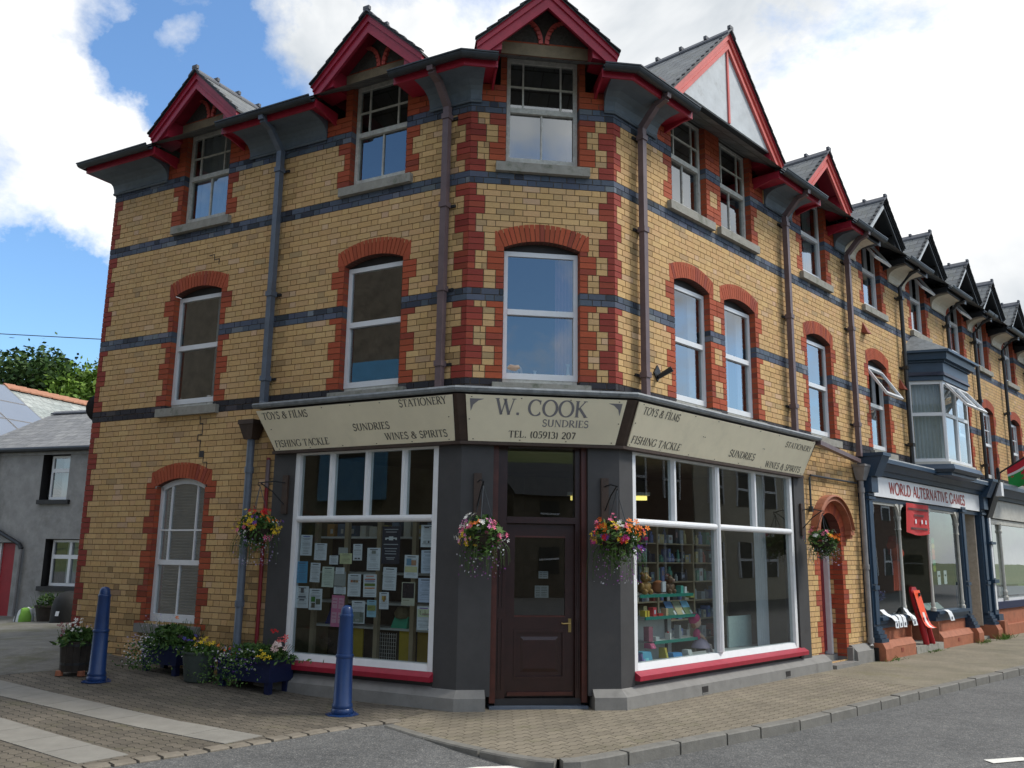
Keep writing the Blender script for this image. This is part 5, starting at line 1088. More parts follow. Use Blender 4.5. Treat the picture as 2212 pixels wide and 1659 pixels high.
mb.box(FR, 14.40, 14.66, -.1, .36, -.02, .38, 'terracotta'); mb.lathe(FR.p(15.75, .08, .80), [(.07, 0), (.07, .08), (.045, .12), (.06, .2), (.035, .26), (.032, 1.6), (.055, 1.66), (.035, 1.7), (.05, 1.85)], 'dirty_white', 10)
sfB = mb.build('shopfront', HB)
mb = MB(); mb.poly([FR.p(14.85, .05, .85), FR.p(25, .05, .85), FR.p(25, .05, 2.65), FR.p(14.85, .05, 2.65)], 'pane'); mb.build('pane', sfB)
mb = MB(); mb.box(FR, 15.9, 25, -.3, -.25, 1.15, 2.6, 'cream_cove'); mb.box(FR, 14.8, 25, -2.0, -1.9, 0, 2.9, 'interior'); mb.box(FR, 14.8, 25, -1.9, -.1, 2.75, 2.8, 'interior'); mb.box(FR, 15.9, 22, -.2, -.1, .9, 1.1, 'white_paint'); mb.build('interior_wall', HB)
plainsign('sign_board', 'blank white fascia board under the navy cornice at the right edge', 14.87, 25, 2.76, 3.21, .14, None, 0, 0, 0, 0, None, 'dirty_white')
# ------------------------------------------------------------------ GROUND
def road_z(x, y):
    t = min(1, max(0, (x+1.0)/1.5)); t = t*t*(3-2*t); return -.006-.094*t
mb = MB()
xs_ = [-60, -30, -20]+[-14+i*.6 for i in range(30)]+[4+i*1.5 for i in range(20)]+[40, 60]; ys_ = [-40, -20, -10]+[-6+i*1.0 for i in range(40)]+[40, 60]
for i in range(len(xs_)-1):
    for j in range(len(ys_)-1): mb.poly([(x, y, road_z(x, y)) for x, y in ((xs_[i], ys_[j]), (xs_[i+1], ys_[j]), (xs_[i+1], ys_[j+1]), (xs_[i], ys_[j+1]))], 'asphalt')
structure(mb.build('road'))
mb = MB(); mb.poly([(-900, -900, -.35), (900, -900, -.35), (900, 900, -.35), (-900, 900, -.35)], 'grass'); structure(mb.build('ground'))
KERB = [(-1.16, 9.44), (-.78, 8.95), (-.38, 8.54), (0.02, 8.20), (.28, 8.045), (.44, 8.00), (.58, 8.03), (.80, 8.19), (1.31, 8.62), (3.03, 10.04), (5.76, 12.68), (8.71, 15.46), (13.5, 20.1), (22, 28.4), (34, 40)]
COB = [(-1.16, 9.70), (-1.50, 9.45), (-1.86, 9.10), (-2.28, 8.60), (-2.78, 8.07), (-3.25, 7.62), (-4.2, 6.75), (-6.5, 4.7), (-9, 2.4)]
far = FR.p(30, 0, 0)
import bmesh
def gz(x, y):                                          # the ground climbs gently along the side wall
    vx, vy = x-E1[0], y-E1[1]; s = vx*uL[0]+vy*uL[1]; o = vx*nL[0]+vy*nL[1]
    f = min(1, max(0, 1-(o-.3)/3.2)); f2 = min(1, max(0, 1-(s-7)/7)); return (.06*max(0, s-2) if s < 7 else .30)*f*f2
def drape(name, polys, dz, step=.35):
    bm = bmesh.new(); mats = []
    for pts, m in polys:
        if m not in mats: mats.append(m)
        f = bm.faces.new([bm.verts.new((x, y, 0)) for x, y in pts]); f.material_index = mats.index(m)
    for ax, lo, hi in ((0, -14, 0), (1, 6, 16)):
        v = lo
        while v < hi:
            bmesh.ops.bisect_plane(bm, geom=bm.verts[:]+bm.edges[:]+bm.faces[:], plane_co=(v, v, 0), plane_no=(1-ax, ax, 0)); v += step
    for v in bm.verts: v.co.z = gz(v.co.x, v.co.y)+dz
    me = bpy.data.meshes.new(name); bm.to_mesh(me); bm.free()
    for m in mats: me.materials.append(MT[m])
    o = bpy.data.objects.new(name, me); COL.objects.link(o); return structure(o)
split = FR.p(4.9, 0, 0); q1 = FR.p(30, -1, 0); q2 = FR.p(4.9, -1, 0)
drape('pavement', [(KERB[:11]+[(split.x, split.y), (E2[0]-.05, E2[1]+.3), (E1[0], E1[1]+.3), (-1.16, 9.70)], 'paving'),
                   (KERB[10:]+[(far.x+4, far.y+4), (q1.x, q1.y), (q2.x, q2.y), (split.x, split.y)], 'fine')], 0)
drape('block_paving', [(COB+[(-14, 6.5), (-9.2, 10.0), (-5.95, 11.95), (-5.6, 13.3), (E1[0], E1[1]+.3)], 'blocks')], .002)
drape('lane', [([(-5.95, 11.95), (-9.2, 10.0), (-14, 6.5), (-60, 20), (-60, 60), (-2, 60), (-5.6, 13.3)], 'lane')], .004)
# edging blocks along the cobbles, and the two light slab strips
def run(mb, pts, w, step, z0, z1, m, gap=.012, side=1, jz=.003, seed=3):
    rnd = random.Random(seed); P = [Vector((x, y, 0)) for x, y in pts]; acc = []
    for a, b in zip(P[:-1], P[1:]):
        n = max(2, int((b-a).length/.05)); acc += [a.lerp(b, i/n) for i in range(n)]
    acc.append(P[-1]); d = 0; cur = [acc[0]]; tgt = step*rnd.uniform(.85, 1.15)
    def flush(c):
        if len(c) < 2: return
        z = z1+rnd.uniform(-jz, jz); L_ = []
        tot = sum((q-p).length for p, q in zip(c[:-1], c[1:])); 
        for i, p in enumerate(c):
            t = (c[min(i+1, len(c)-1)]-c[max(i-1, 0)]).normalized(); nn = Vector((t.y, -t.x, 0))*side
            sh = t*gap*(1 if i == 0 else (-1 if i == len(c)-1 else 0)); L_.append((p+sh, p+sh+nn*w))
        up0, up1 = Vector((0, 0, z0)), Vector((0, 0, z)); be = .012
        for (a, b), (c2, d2) in zip(L_[:-1], L_[1:]):
            tb, td = a+(b-a)*(1-be/w), c2+(d2-c2)*(1-be/w)
            mb.poly([a+up1, c2+up1, td+up1, tb+up1], m); mb.poly([tb+up1, td+up1, d2+up1-Vector((0, 0, be)), b+up1-Vector((0, 0, be))], m); mb.poly([b+up0, d2+up0, d2+up1-Vector((0, 0, be)), b+up1-Vector((0, 0, be))], m); mb.poly([a+up0, c2+up0, c2+up1, a+up1], m)
        for a, b in (L_[0], L_[-1]): mb.poly([a+up0, b+up0, b+up1, a+up1], m)
    for p in acc[1:]:
        d += (p-cur[-1]).length; cur.append(p)
        if d >= tgt: flush(cur); cur = [p]; d = 0; tgt = step*rnd.uniform(.85, 1.15)
    flush(cur)
mb = MB(); run(mb, KERB[:6], .11, .75, -.12, .006, 'kerb_stone'); run(mb, KERB[5:], .125, .62, -.14, .008, 'kerb_stone', seed=5, jz=.006); structure(mb.build('kerb'))
mb = MB(); run(mb, COB[::1], .13, .20, -.05, .012, 'blocks_edge' if 'blocks_edge' in MT else 'slab', gap=.012, side=-1, jz=.006, seed=8); o = mb.build('edging'); MT_edge = mat('edging_block', (.20, .175, .14), .85, .3, 5, .3, 60); o.data.materials[0] = MT_edge; structure(o)
def strip(p0, p1, w, seed):
    mb = MB(); p0, p1 = Vector((*p0, 0)), Vector((*p1, 0)); d = (p1-p0); n = max(1, round(d.length/.62)); t = d.normalized(); nn = Vector((t.y, -t.x, 0)); rnd = random.Random(seed)
    for i in range(n):
        a = p0+d*(i/n)+t*.006; b = p0+d*((i+1)/n)-t*.006; z = Vector((0, 0, .007+rnd.uniform(0, .003))); sk = t*.10
        q = [a+z, b+z, b+nn*w+z-sk*0, a+nn*w+z-sk*0]; mb.poly(q, 'slab')
        for j in range(4): mb.poly([q[j], q[(j+1) % 4], q[(j+1) % 4]-z, q[j]-z], 'slab')
    return mb
m1 = strip((-8.3, 12.68), (-2.30, 8.77), .44, 1); m2 = strip((-7.0, 10.85), (-3.20, 7.92), .44, 2); m1.v += []; off_ = len(m1.v)
m1.v += m2.v; m1.f += [tuple(i+off_ for i in f) for f in m2.f]; m1.c += m2.c; m1.m += m2.m; m1.uv += m2.uv
m1.v = [(x, y, z+gz(x, y)) for x, y, z in m1.v]; structure(m1.build('slab_strip'))
mb = MB(); zz = lambda x, y: road_z(x, y)+.006
pts = [(-.60, 7.55), (-.25, 7.89), (.18, 8.14), (.33, 8.08), (.19, 7.90), (-.35, 7.45)]; MARK2 = [(4.42, 8.66), (4.86, 8.80), (4.87, 8.68), (4.44, 8.52)]; mb.poly([(x, y, -.052) for x, y in pts], 'road_white'); mb.poly([(x, y, 0) for x, y in MARK2], 'road_white'); o = structure(mb.build('road_marking'))
for v in o.data.vertices: v.co.z = road_z(v.co.x, v.co.y)+.008
# ------------------------------------------------------------------ BOLLARDS AND PLANTERS
BP = [(0.111, 0.0), (0.1169, 0.0116), (0.1169, 0.0434), (0.111, 0.0531), (0.1073, 0.0579), (0.111, 0.0724), (0.111, 0.0965), (0.0999, 0.111), (0.0903, 0.5597), (0.0895, 0.579), (0.0962, 0.5838), (0.0992, 0.5983), (0.0962, 0.6128), (0.0866, 0.6176), (0.0725, 0.9988), (0.0755, 1.0084), (0.0777, 1.0229), (0.074, 1.0374), (0.0666, 1.0422), (0.0651, 1.0712), (0.0577, 1.1049), (0.0407, 1.1242), (0.0148, 1.1339)]
b0 = thing('bollard', 'blue iron bollard standing in front of the notice-covered shop window', 'bollard', (-1.78, 9.97, 0), 'blue bollards along the pavement')
mb = MB(); mb.lathe((-1.78, 9.97, .012), BP, 'bollard_blue', 24); mb.build('post', b0, True)
mb = MB(); mb.lathe((-1.78, 9.97, .0), [(.18, 0), (.18, .010), (.15, .014)], 'bollard_blue', 8)
for i in range(4): a = math.pi/4+i*math.pi/2; mb.lathe((-1.78+math.cos(a)*.145, 9.97+math.sin(a)*.145, .01), [(.014, 0), (.014, .016)], 'bollard_blue', 6)
mb.build('base_plate', b0)
b1 = b0.copy(); COL.objects.link(b1); b1.location = (-5.10, 11.41, gz(-5.10, 11.41)); b1['label'] = 'blue iron bollard beside the wooden tub at the far corner of the building'
for ch in list(b0.children): c = ch.copy(); COL.objects.link(c); c.parent = b1; c.matrix_parent_inverse = Matrix.Translation(-b0.location)
PG = 'planters along the side wall'
def plant_box(name, label, o, w, d, z0, z1, m, seed, pal, legs=True, fol=(900, .045), height=.25, spill=0, cat='planter'):
    gzo = gz(o[0]-.35, o[1]+.1); z0 += gzo; z1 += gzo; root = thing(name, label, cat, (o[0], o[1], gzo), PG); fr = Frame(o, uL, nL); rnd = random.Random(seed); mb = MB()
    e = .025
    mb.box(fr, 0, w, -e, 0, z0, z1, m); mb.box(fr, 0, w, -d, -d+e, z0, z1, m); mb.box(fr, 0, e, -d+e, -e, z0, z1, m); mb.box(fr, w-e, w, -d+e, -e, z0, z1, m); mb.box(fr, e, w-e, -d+e, -e, z0, z0+.02, m)
    mb.box(fr, -.012, w+.012, -.035, .012, z1-.03, z1+.012, m); mb.box(fr, -.012, .03, -d-.012, -.035, z1-.03, z1+.012, m); mb.build('trough', root)
    if legs:
        for x in (.02, w-.09):
            for y in (-.09, -d+.02): mb = MB(); mb.box(fr, x, x+.07, y, y+.07, gzo-.06, z0, m); mb.build('leg', root)
    mb = MB(); mb.box(fr, e, w-e, -d+e, -e, z0+.03, z1-.03, 'soil'); mb.build('soil', root)
    c = fr.p(w/2, -d/2, z1); plant(root, c, (w*.55, d*.6, height), rnd, pal, fol, spill, fr)
    return root
def plant(root, c, rad, rnd, pal, fol, spill=0, fr=None):
    mb = MB()
    ax = Vector(fr.u) if fr else Vector((1, 0, 0)); ay = Vector(fr.n) if fr else Vector((0, 1, 0))
    T = lambda x, y, z: c+ax*x+ay*y+Vector((0, 0, z))
    for _ in range(70):
        x, y = rnd.uniform(-.9, .9)*rad[0], rnd.uniform(-.9, .9)*rad[1]; h = rad[2]*rnd.uniform(.5, 1.25); mb.tube([T(x, y, -.02), T(x*1.15, y*1.15, h*.6), T(x*1.3, y*1.3, h)], .003, 'leaf', 3, (.05, .10, .02))
    n, size = fol
    for _ in range(n):
        x, y = rnd.gauss(0, .5), rnd.gauss(0, .5); z = rad[2]*max(0, 1-(x*x+y*y)*.5)*rnd.random()**.7; p = T(x*rad[0], y*rad[1], z)
        a = Vector((rnd.gauss(0, 1), rnd.gauss(0, 1), rnd.gauss(.4, .8))).normalized(); b = a.cross(Vector((rnd.gauss(0, 1), rnd.gauss(0, 1), rnd.gauss(0, 1)))).normalized(); s = size*rnd.uniform(.6, 1.3); cc = rnd.choice(GREEN); k = rnd.uniform(.7, 1.3)
        mb.poly([p-a*s, p+b*s*.4, p+a*s, p-b*s*.4], 'leaf', tuple(q*k for q in cc))
    if spill:
        for _ in range(spill):
            x = rnd.gauss(-.0, .55)*rad[0]; dn = rnd.random(); p = T(x+.15, rad[1]*(.8+.9*dn**.5), .06-.34*dn); s = .02; a = Vector((rnd.gauss(0, 1), rnd.gauss(0, 1), rnd.gauss(0, 1))).normalized(); b = a.cross(Vector((rnd.gauss(0, 1), rnd.gauss(0, 1), .3))).normalized()
            mb.poly([p-a*s, p+b*s*.5, p+a*s, p-b*s*.5], 'leaf', rnd.choice(GREEN))
    mb.build('foliage', root)
    mb = MB()
    for cols, n, size, (zl, zh), (yl, yh), (xl, xh) in pal:
        flowers(mb, [T(rnd.uniform(xl, xh)*rad[0], rnd.uniform(yl, yh)*rad[1], rad[2]*rnd.uniform(zl, zh)) for _ in range(n)], cols, size, rnd, lambda p: Vector((.1, -.6, .7)))
    mb.build('flowers', root)
LIL, BLU = (.42, .36, .52), (.10, .08, .35)
t = plant_box('planter', 'blue wooden trough full of feathery green leaves with white flowers spilling over it', tuple(FL.p(3.95, .50, 0))[:2], .66, .40, .12, .35, 'planter_blue', 21, [([WHT, LIL], 230, .013, (-.9, .5), (.5, 1.7), (.0, 1.3)), ([WHT, LIL], 90, .010, (.4, 1.4), (-.8, .8), (.2, 1.2)), ([ORG], 2, .03, (1.25, 1.4), (0, .3), (-.3, .1))], fol=(1500, .036), height=.27, spill=420)
t = plant_box('planter', 'blue wooden trough with trailing white and violet flowers beside the shop window', tuple(FL.p(2.33, .52, 0))[:2], .86, .42, .12, .37, 'planter_blue', 22, [([WHT, BLU, PUR], 150, .013, (-.8, .8), (.4, 1.5), (-.6, .9)), ([(.75, .55, .50), (.78, .66, .60)], 14, .045, (.7, 1.3), (-.2, .8), (-1.1, -.8)), ([(.7, .12, .12)], 6, .04, (1.3, 1.7), (-.2, .5), (-1.15, -.95)), ([YLW], 7, .032, (.1, .9), (.5, 1.1), (-.95, -.5)), ([RED], 9, .02, (1.9, 2.1), (-.2, .2), (-.62, -.52)), ([RED, ORG], 6, .02, (.2, .9), (.5, 1), (.2, .9))], fol=(1300, .034), height=.17, spill=420)
PXY = FL.p(3.56, .47, gz(*tuple(FL.p(3.56, .47, 0))[:2]))
root = thing('plant_pot', 'ribbed grey-green plant pot with yellow and dark pansies between the blue troughs', 'plant pot', (PXY[0], PXY[1], PXY[2]), PG); rnd = random.Random(23)
mb = MB(); mb.lathe((PXY[0], PXY[1], PXY[2]), [(.165, 0)]+[(.17+.045*i/24+(.004 if i % 2 else 0), .34*i/24+.005) for i in range(25)]+[(.228, .345), (.228, .37), (.21, .37), (.20, .31), (.0, .31)], 'pot_green', 24); mb.build('pot', root, True)
plant(root, Vector((PXY[0], PXY[1], PXY[2]+.34)), (.22, .22, .13), rnd, [([YLW], 16, .028, (.8, 1.5), (-1, .6), (-.4, .8)), ([(.03, .01, .03), BLU], 14, .03, (.8, 1.7), (-1, .6), (-1, .4)), ([WHT], 26, .011, (-.4, .8), (-1.2, 0), (-1, 1))], (420, .035))
TXY = Vector((-5.55, 11.78, gz(-5.55, 11.78)))
root = thing('plant_pot', 'dark wooden half-barrel tub with white and dark red flowers behind the far bollard', 'plant pot', (TXY[0], TXY[1], TXY[2]), PG); rnd = random.Random(24)
mb = MB()
for i in range(14):
    a0, a1 = 2*math.pi*i/14+.012, 2*math.pi*(i+1)/14-.012; q = lambda a, r, z: Vector((TXY[0]+math.cos(a)*r, TXY[1]+math.sin(a)*r, z+TXY[2]))
    mb.hexa([q(a0, .155, .05), q(a1, .155, .05), q(a1, .18, .05), q(a0, .18, .05), q(a0, .18, .42), q(a1, .18, .42), q(a1, .205, .42), q(a0, .205, .42)], 'tub_wood')
mb.lathe((TXY[0], TXY[1], TXY[2]), [(.155, .05), (.17, .33), (.18, .37), (.0, .37)], 'soil', 14)
for x, y in ((-.14, -.12), (.14, -.12), (0, .16)): mb.lathe((TXY[0]+x, TXY[1]+y, TXY[2]), [(.05, 0), (.045, .06)], 'terracotta', 8)
mb.build('tub', root)
for z, r in ((.13, .188), (.36, .205)): mb = MB(); mb.lathe((TXY[0], TXY[1], z+TXY[2]), [(r, 0), (r, .03)], 'black_iron', 20); mb.build('hoop', root)
plant(root, Vector((TXY[0], TXY[1], .39+TXY[2])), (.20, .20, .19), rnd, [([WHT], 14, .026, (.8, 1.6), (-.8, .3), (-.4, .2)), ([LIL, WHT], 30, .014, (.2, 1.2), (-1, .4), (-.8, 1)), ([(.18, .02, .04)], 14, .022, (.5, 1.3), (-.9, .2), (-1.2, -.7))], (700, .045))
# ------------------------------------------------------------------ THE GREY COTTAGE, THE SOLAR HOUSE, THE TREES
CW0 = (-13.58, 23.3); cw = (.943, -.332); cn = (-.332, -.943); FG = Frame(CW0, cw, cn)
GC = thing('cottage', 'grey rendered cottage with slate roof and red door behind the corner building', 'building', tuple(FG.p(2, 0, 0)))
mb = MB(); holes = [(.25, .95, -.05, 1.86), (1.55, 2.45, 2.93, 4.13), (1.93, 3.1, .78, 1.96)]
zs = sorted({-.1, 4.32}|{z for h in holes for z in h[2:]}); 
for z0, z1 in zip(zs[:-1], zs[1:]):
    segs = [(-.92, 9, 0)]
    for a, b, h0, h1 in holes:
        if h0 <= z0 and h1 >= z1: segs = subtract(segs, a, b)
    for a, b, _ in segs: mb.poly([FG.p(a, 0, z0), FG.p(b, 0, z0), FG.p(b, 0, z1), FG.p(a, 0, z1)], 'render_grey')
for a, b, h0, h1 in holes:
    for x in (a, b): mb.poly([FG.p(x, 0, h0), FG.p(x, -.25, h0), FG.p(x, -.25, h1), FG.p(x, 0, h1)], 'dark_trim')
    mb.poly([FG.p(a, 0, h1), FG.p(b, 0, h1), FG.p(b, -.25, h1), FG.p(a, -.25, h1)], 'render_grey')
mb.poly([FG.p(-.92, 0, -.1), FG.p(-.92, -5.2, -.1), FG.p(-.92, -5.2, 4.3), FG.p(-.92, -2.6, 5.66), FG.p(-.92, 0, 4.3)], 'render_grey')
mb.build('wall', GC)
mb = MB(); up = .05
for o0, z0, o1, z1 in ((.14, 4.30, -2.6, 5.70), (-5.3, 4.30, -2.6, 5.70)):
    q = [FG.p(-1.02, o0, z0), FG.p(9, o0, z0), FG.p(9, o1, z1), FG.p(-1.02, o1, z1)]; mb.poly(q, 'slate_grey', uv=[(0, 0), (10, 0), (10, 3.05), (0, 3.05)])
    q2 = [p-Vector((0, 0, .06)) for p in q]; mb.poly(q2, 'dark_trim'); mb.poly([q[0], q[3], q2[3], q2[0]], 'dark_trim'); mb.poly([q[0], q[1], q2[1], q2[0]], 'dark_trim')
rf = mb.build('roof', GC)
mb = MB(); x = -1.02
while x < 9:
    for sg in (-1, 1): mb.hexa([FG.p(x, -2.6, 5.72), FG.p(x+.42, -2.6, 5.72), FG.p(x+.42, -2.6+sg*.17, 5.64), FG.p(x, -2.6+sg*.17, 5.64), FG.p(x, -2.6, 5.76), FG.p(x+.42, -2.6, 5.76), FG.p(x+.42, -2.6+sg*.17, 5.68), FG.p(x, -2.6+sg*.17, 5.68)], 'ridge_blue')
    x += .44
mb.build('ridge_tiles', rf)
mb = MB(); mb.tube([FG.p(-1, .17, 4.24), FG.p(9, .17, 4.24)], .06, 'gutter_iron', 8); mb.build('gutter', GC)
mb = MB(); mb.box(FG, -.92, 9, .0, .03, 4.10, 4.18, 'pipe_lead'); mb.build('fascia_board', GC)
mb = MB(); mb.tube([FG.p(-.02, .08, 4.2), FG.p(-.02, .08, 0)], .045, 'pipe_lead', 8); mb.build('downpipe', GC)
mb = MB(); mb.tube([FG.p(-.6, .08, 2.55), FG.p(1.16, .08, 1.82), FG.p(1.24, .08, 1.70)], .055, 'black_iron', 8); mb.tube([FG.p(1.24, .08, 1.70), FG.p(1.22, .08, .05)], .045, 'pipe_lead', 8); mb.build('waste_pipe', GC)
def cwin(a, b, z0, z1, tz, split):
    m = MB(); w = 'upvc'; D = -.16
    m.box(FG, a, a+.06, D-.05, D, z0, z1, w); m.box(FG, b-.06, b, D-.05, D, z0, z1, w); m.box(FG, a+.06, b-.06, D-.05, D, z1-.06, z1, w); m.box(FG, a+.06, b-.06, D-.05, D, z0, z0+.07, w); m.box(FG, a+.06, b-.06, D-.05, D+.01, tz-.05, tz+.05, w)
    if split: m.box(FG, split-.04, split+.04, D-.05, D+.012, z0+.07, z1-.06, w)
    o = m.build('window', GC); m = MB(); m.poly([FG.p(a+.05, D-.03, z0+.05), FG.p(b-.05, D-.03, z0+.05), FG.p(b-.05, D-.03, z1-.05), FG.p(a+.05, D-.03, z1-.05)], 'pane'); m.build('pane', o)
    m = MB(); curtain_mesh(m, FG, a+(b-a)*.35, b-.05, D-.14, z0, z1, 'curtain', 5); m.build('curtain', o)
    m = MB(); m.box(FG, a-.15, b+.15, -.2, .08, z0-.12, z0-.01, 'dark_trim'); m.build('sill', o)
cwin(1.70, 2.43, 2.95, 4.08, 3.70, None); cwin(2.02, 3.08, .80, 1.94, 1.52, 2.62)
mb = MB(); mb.box(FG, .38, .93, -.2, -.14, 0, 1.84, 'red_door'); mb.build('door', GC)
mb = MB(); mb.box(FG, .28, .37, -.2, -.10, 0, 1.85, 'white_paint'); mb.build('door_frame', GC)
mb = MB(); mb.box(FG, -.9, 9, -1.4, -1.3, 0, 4.2, 'interior'); mb.build('interior_wall', GC)
# house with the solar panels
d_ = Vector((.316, .949, 0)); e_ = Vector((.949, -.316, 0)); R0 = Vector((-16.46, 28, 6.85))
def rp(a, b, h=0): q = R0+d_*a+e_*b; q.z = 6.85-.675*abs(b)+h; return q
SH = thing('house', 'house behind the cottage with solar panels and an orange ridge on its slate roof', 'building', (-15.5, 29, 0))
mb = MB()
for sg in (1, -1):
    q = [rp(-3.2, 0), rp(9, 0), rp(9, 6*sg), rp(-3.2, 6*sg)]; mb.poly(q, 'slate_pale', uv=[(0, 7.2), (12.2, 7.2), (12.2, 0), (0, 0)])
    mb.poly([p-Vector((0, 0, .10)) for p in q], 'black_plinth')
mb.poly([rp(-3.2, 6), rp(-3.2, 6, -.12), rp(-3.2, 0, -.12), rp(-3.2, 0)], 'black_plinth'); hr_ = mb.build('roof', SH)
mb = MB(); x = 0.0
while x < 9:
    for sg in (-1, 1): mb.hexa([rp(x, 0, .05), rp(x+.43, 0, .06), rp(x+.43, .22*sg, .07), rp(x, .22*sg, .06), rp(x, 0, .12), rp(x+.43, 0, .14), rp(x+.43, .22*sg, .12), rp(x, .22*sg, .10)], 'orange_ridge')
    x += .45
mb.build('ridge_tiles', hr_)
for i in range(2):
    for j in range(4):
        mb = MB(); a0 = -3.3+i*1.63; b0_ = .12+j*1.05; A = [rp(a0, b0_, .10), rp(a0+1.60, b0_, .10), rp(a0+1.60, b0_+1.02, .10), rp(a0, b0_+1.02, .10)]; mb.poly(A, 'solar'); B = [p-Vector((0, 0, .05)) for p in A]; mb.poly(B, 'black_plinth')
        for k in range(4): mb.poly([A[k], A[(k+1) % 4], B[(k+1) % 4], B[k]], 'pipe_lead')
        for k in range(4):
            p, q2 = A[k], A[(k+1) % 4]; cen = (A[0]+A[2])/2; mb.poly([p+Vector((0, 0, .004)), q2+Vector((0, 0, .004)), q2.lerp(cen, .035)+Vector((0, 0, .004)), p.lerp(cen, .035)+Vector((0, 0, .004))], 'pipe_lead')
        mb.build('solar_panel', SH)
mb = MB(); mb.prism([R0+d_*-2.9+e_*5.4-Vector((0, 0, 6.9)), R0+d_*8.9+e_*5.4-Vector((0, 0, 6.9)), R0+d_*8.9-e_*5.4-Vector((0, 0, 6.9)), R0+d_*-2.9-e_*5.4-Vector((0, 0, 6.9))], (0, 0, 3.1), 'render_grey'); mb.build('wall', SH)
mb = MB(); G0 = R0+d_*-2.9; mb.poly([rp(-2.9, 5.4, -.1), rp(-2.9, 0, -.1), rp(-2.9, -5.4, -.1)], 'render_grey'); mb.build('gable_wall', SH)
# satellite dish on the end wall
root = thing('satellite_dish', 'dark satellite dish fixed to the end wall of the corner building', 'satellite dish', tuple(FL.p(LW+.1, -.15, 3.95)))
mb = MB(); c = FL.p(LW+.20, -.30, 3.95); ax = Vector((-.55, .75, .30)).normalized(); a = ax.cross(Vector((0, 0, 1))).normalized(); b = a.cross(ax)
prev = None
for i in range(7):
    r = .25*i/6; h = .07*(i/6)**2; ring = [c+ax*(h-.11)+a*math.cos(2*math.pi*k/24)*r+b*math.sin(2*math.pi*k/24)*r for k in range(24)]
    if prev:
        for k in range(24): mb.poly([prev[k], prev[(k+1) % 24], ring[(k+1) % 24], ring[k]], 'black_iron')
    prev = ring
mb.build('reflector', root, True); mb = MB(); mb.tube([c-ax*.1, FL.p(LW+.1, -.15, 3.85), FL.p(LW, -.15, 3.85)], .02, 'black_iron', 6); mb.build('mount', root)
mb = MB(); mb.tube([c-b*.40, c+ax*.45-b*.1], .012, 'black_iron', 6); mb.build('feed_arm', root)
# trees
def tree(name, label, base, crown, blobs, seed, cols, leaf=.13, n=9000, rad=1.0, conifer=False):
    rnd = random.Random(seed); root = thing(name, label, 'tree', base, 'trees behind the cottage'); b = Vector(base); c = Vector(crown[0])
    mb = MB(); mb.tube([b, b.lerp(c, .5)+Vector((.2, 0, 0)), c+Vector((0, 0, crown[1][2]*.5))], [.35, .24, .06], 'bark', 8)
    cl = []
    for i in range(blobs):
        while True:
            d = Vector((rnd.uniform(-1, 1), rnd.uniform(-1, 1), rnd.uniform(-1, 1)))
            if .3 < d.length < 1: break
        p = c+Vector((d.x*crown[1][0], d.y*crown[1][1], d.z*crown[1][2])); cl.append(p)
        if i % 2 == 0: mb.tube([b.lerp(c, .7), p.lerp(c, .35)-Vector((0, 0, .2)), p], [.11, .05, .015], 'bark', 5)
    mb.build('trunk', root); mb = MB()
    for _ in range(n):
        p = rnd.choice(cl)+Vector((rnd.gauss(0, .42), rnd.gauss(0, .42), rnd.gauss(0, .34)))*rad
        a = Vector((rnd.gauss(0, 1), rnd.gauss(0, 1), rnd.gauss(0, .6))).normalized(); q = a.cross(Vector((rnd.gauss(0, 1), rnd.gauss(0, 1), rnd.gauss(0, 1)))).normalized(); s = leaf*rnd.uniform(.6, 1.35); cc = rnd.choice(cols); k = rnd.uniform(.65, 1.3)
        mb.poly([p-a*s, p+q*s*.55, p+a*s, p-q*s*.55], 'leaf', tuple(x*k for x in cc))
    mb.build('crown', root)
DG = [(.035, .075, .02), (.05, .10, .025), (.07, .12, .03)]; BG_ = [(.14, .24, .03), (.19, .29, .05), (.10, .18, .025)]
tree('broadleaf_tree', 'tall dark green tree with ragged top left of the solar house ridge', (-21.5, 38, 0), ((-20.6, 38, 7.6), (2.2, 2.6, 2.6)), 46, 31, DG, n=11000)
tree('broadleaf_tree', 'dark green tree cut off by the left edge of the photo', (-25, 39, 0), ((-24.2, 39, 7.4), (2.0, 2.4, 2.5)), 40, 32, DG, n=9000)
tree('broadleaf_tree', 'bright yellow-green tree next to the edge of the corner building', (-18, 38, 0), ((-18.2, 38, 7.3), (1.9, 2.2, 2.0)), 46, 33, BG_, n=11000)
tree('broadleaf_tree', 'shadowed tree filling the gap below the bright tree and behind the ridge', (-21, 42, 0), ((-20.2, 42, 5.6), (4.5, 2.0, 2.0)), 60, 34, DG, n=9000)
root = thing('conifer', 'dark spruce top rising behind the bright yellow-green tree', 'tree', (-18.9, 42, 0), 'trees behind the cottage'); rnd = random.Random(35)
mb = MB(); mb.tube([(-18.9, 42, 0), (-18.9, 42, 12.0)], [.3, .02], 'bark', 6); mb.build('trunk', root); mb = MB()
for i in range(5200):
    h = rnd.random(); z = 4+7.9*h; r = (1-h)*2.2*rnd.random()**.6+.05; t = rnd.uniform(0, 6.28); p = Vector((-18.9+math.cos(t)*r, 42+math.sin(t)*r, z-.25*r)); a = Vector((math.cos(t), math.sin(t), rnd.uniform(-.5, .3))).normalized(); q = a.cross(Vector((0, 0, 1))).normalized(); s = .15
    mb.poly([p-a*s, p+q*s*.3, p+a*s, p-q*s*.3], 'leaf', rnd.choice([(.018, .045, .022), (.03, .06, .025)]))
mb.build('crown', root)
tag(None or (lambda m: (m.tube([(-11.5, 15.4, 5.52), (-8.99, 15, 5.40), (-6.74, 14.6, 5.22), (-5.6, 15.2, 5.15)], .008, 'black_iron', 5), m.build('telephone_wire'))[1])(MB()), 'thin dark wire crossing the sky left of the corner building', 'wire')
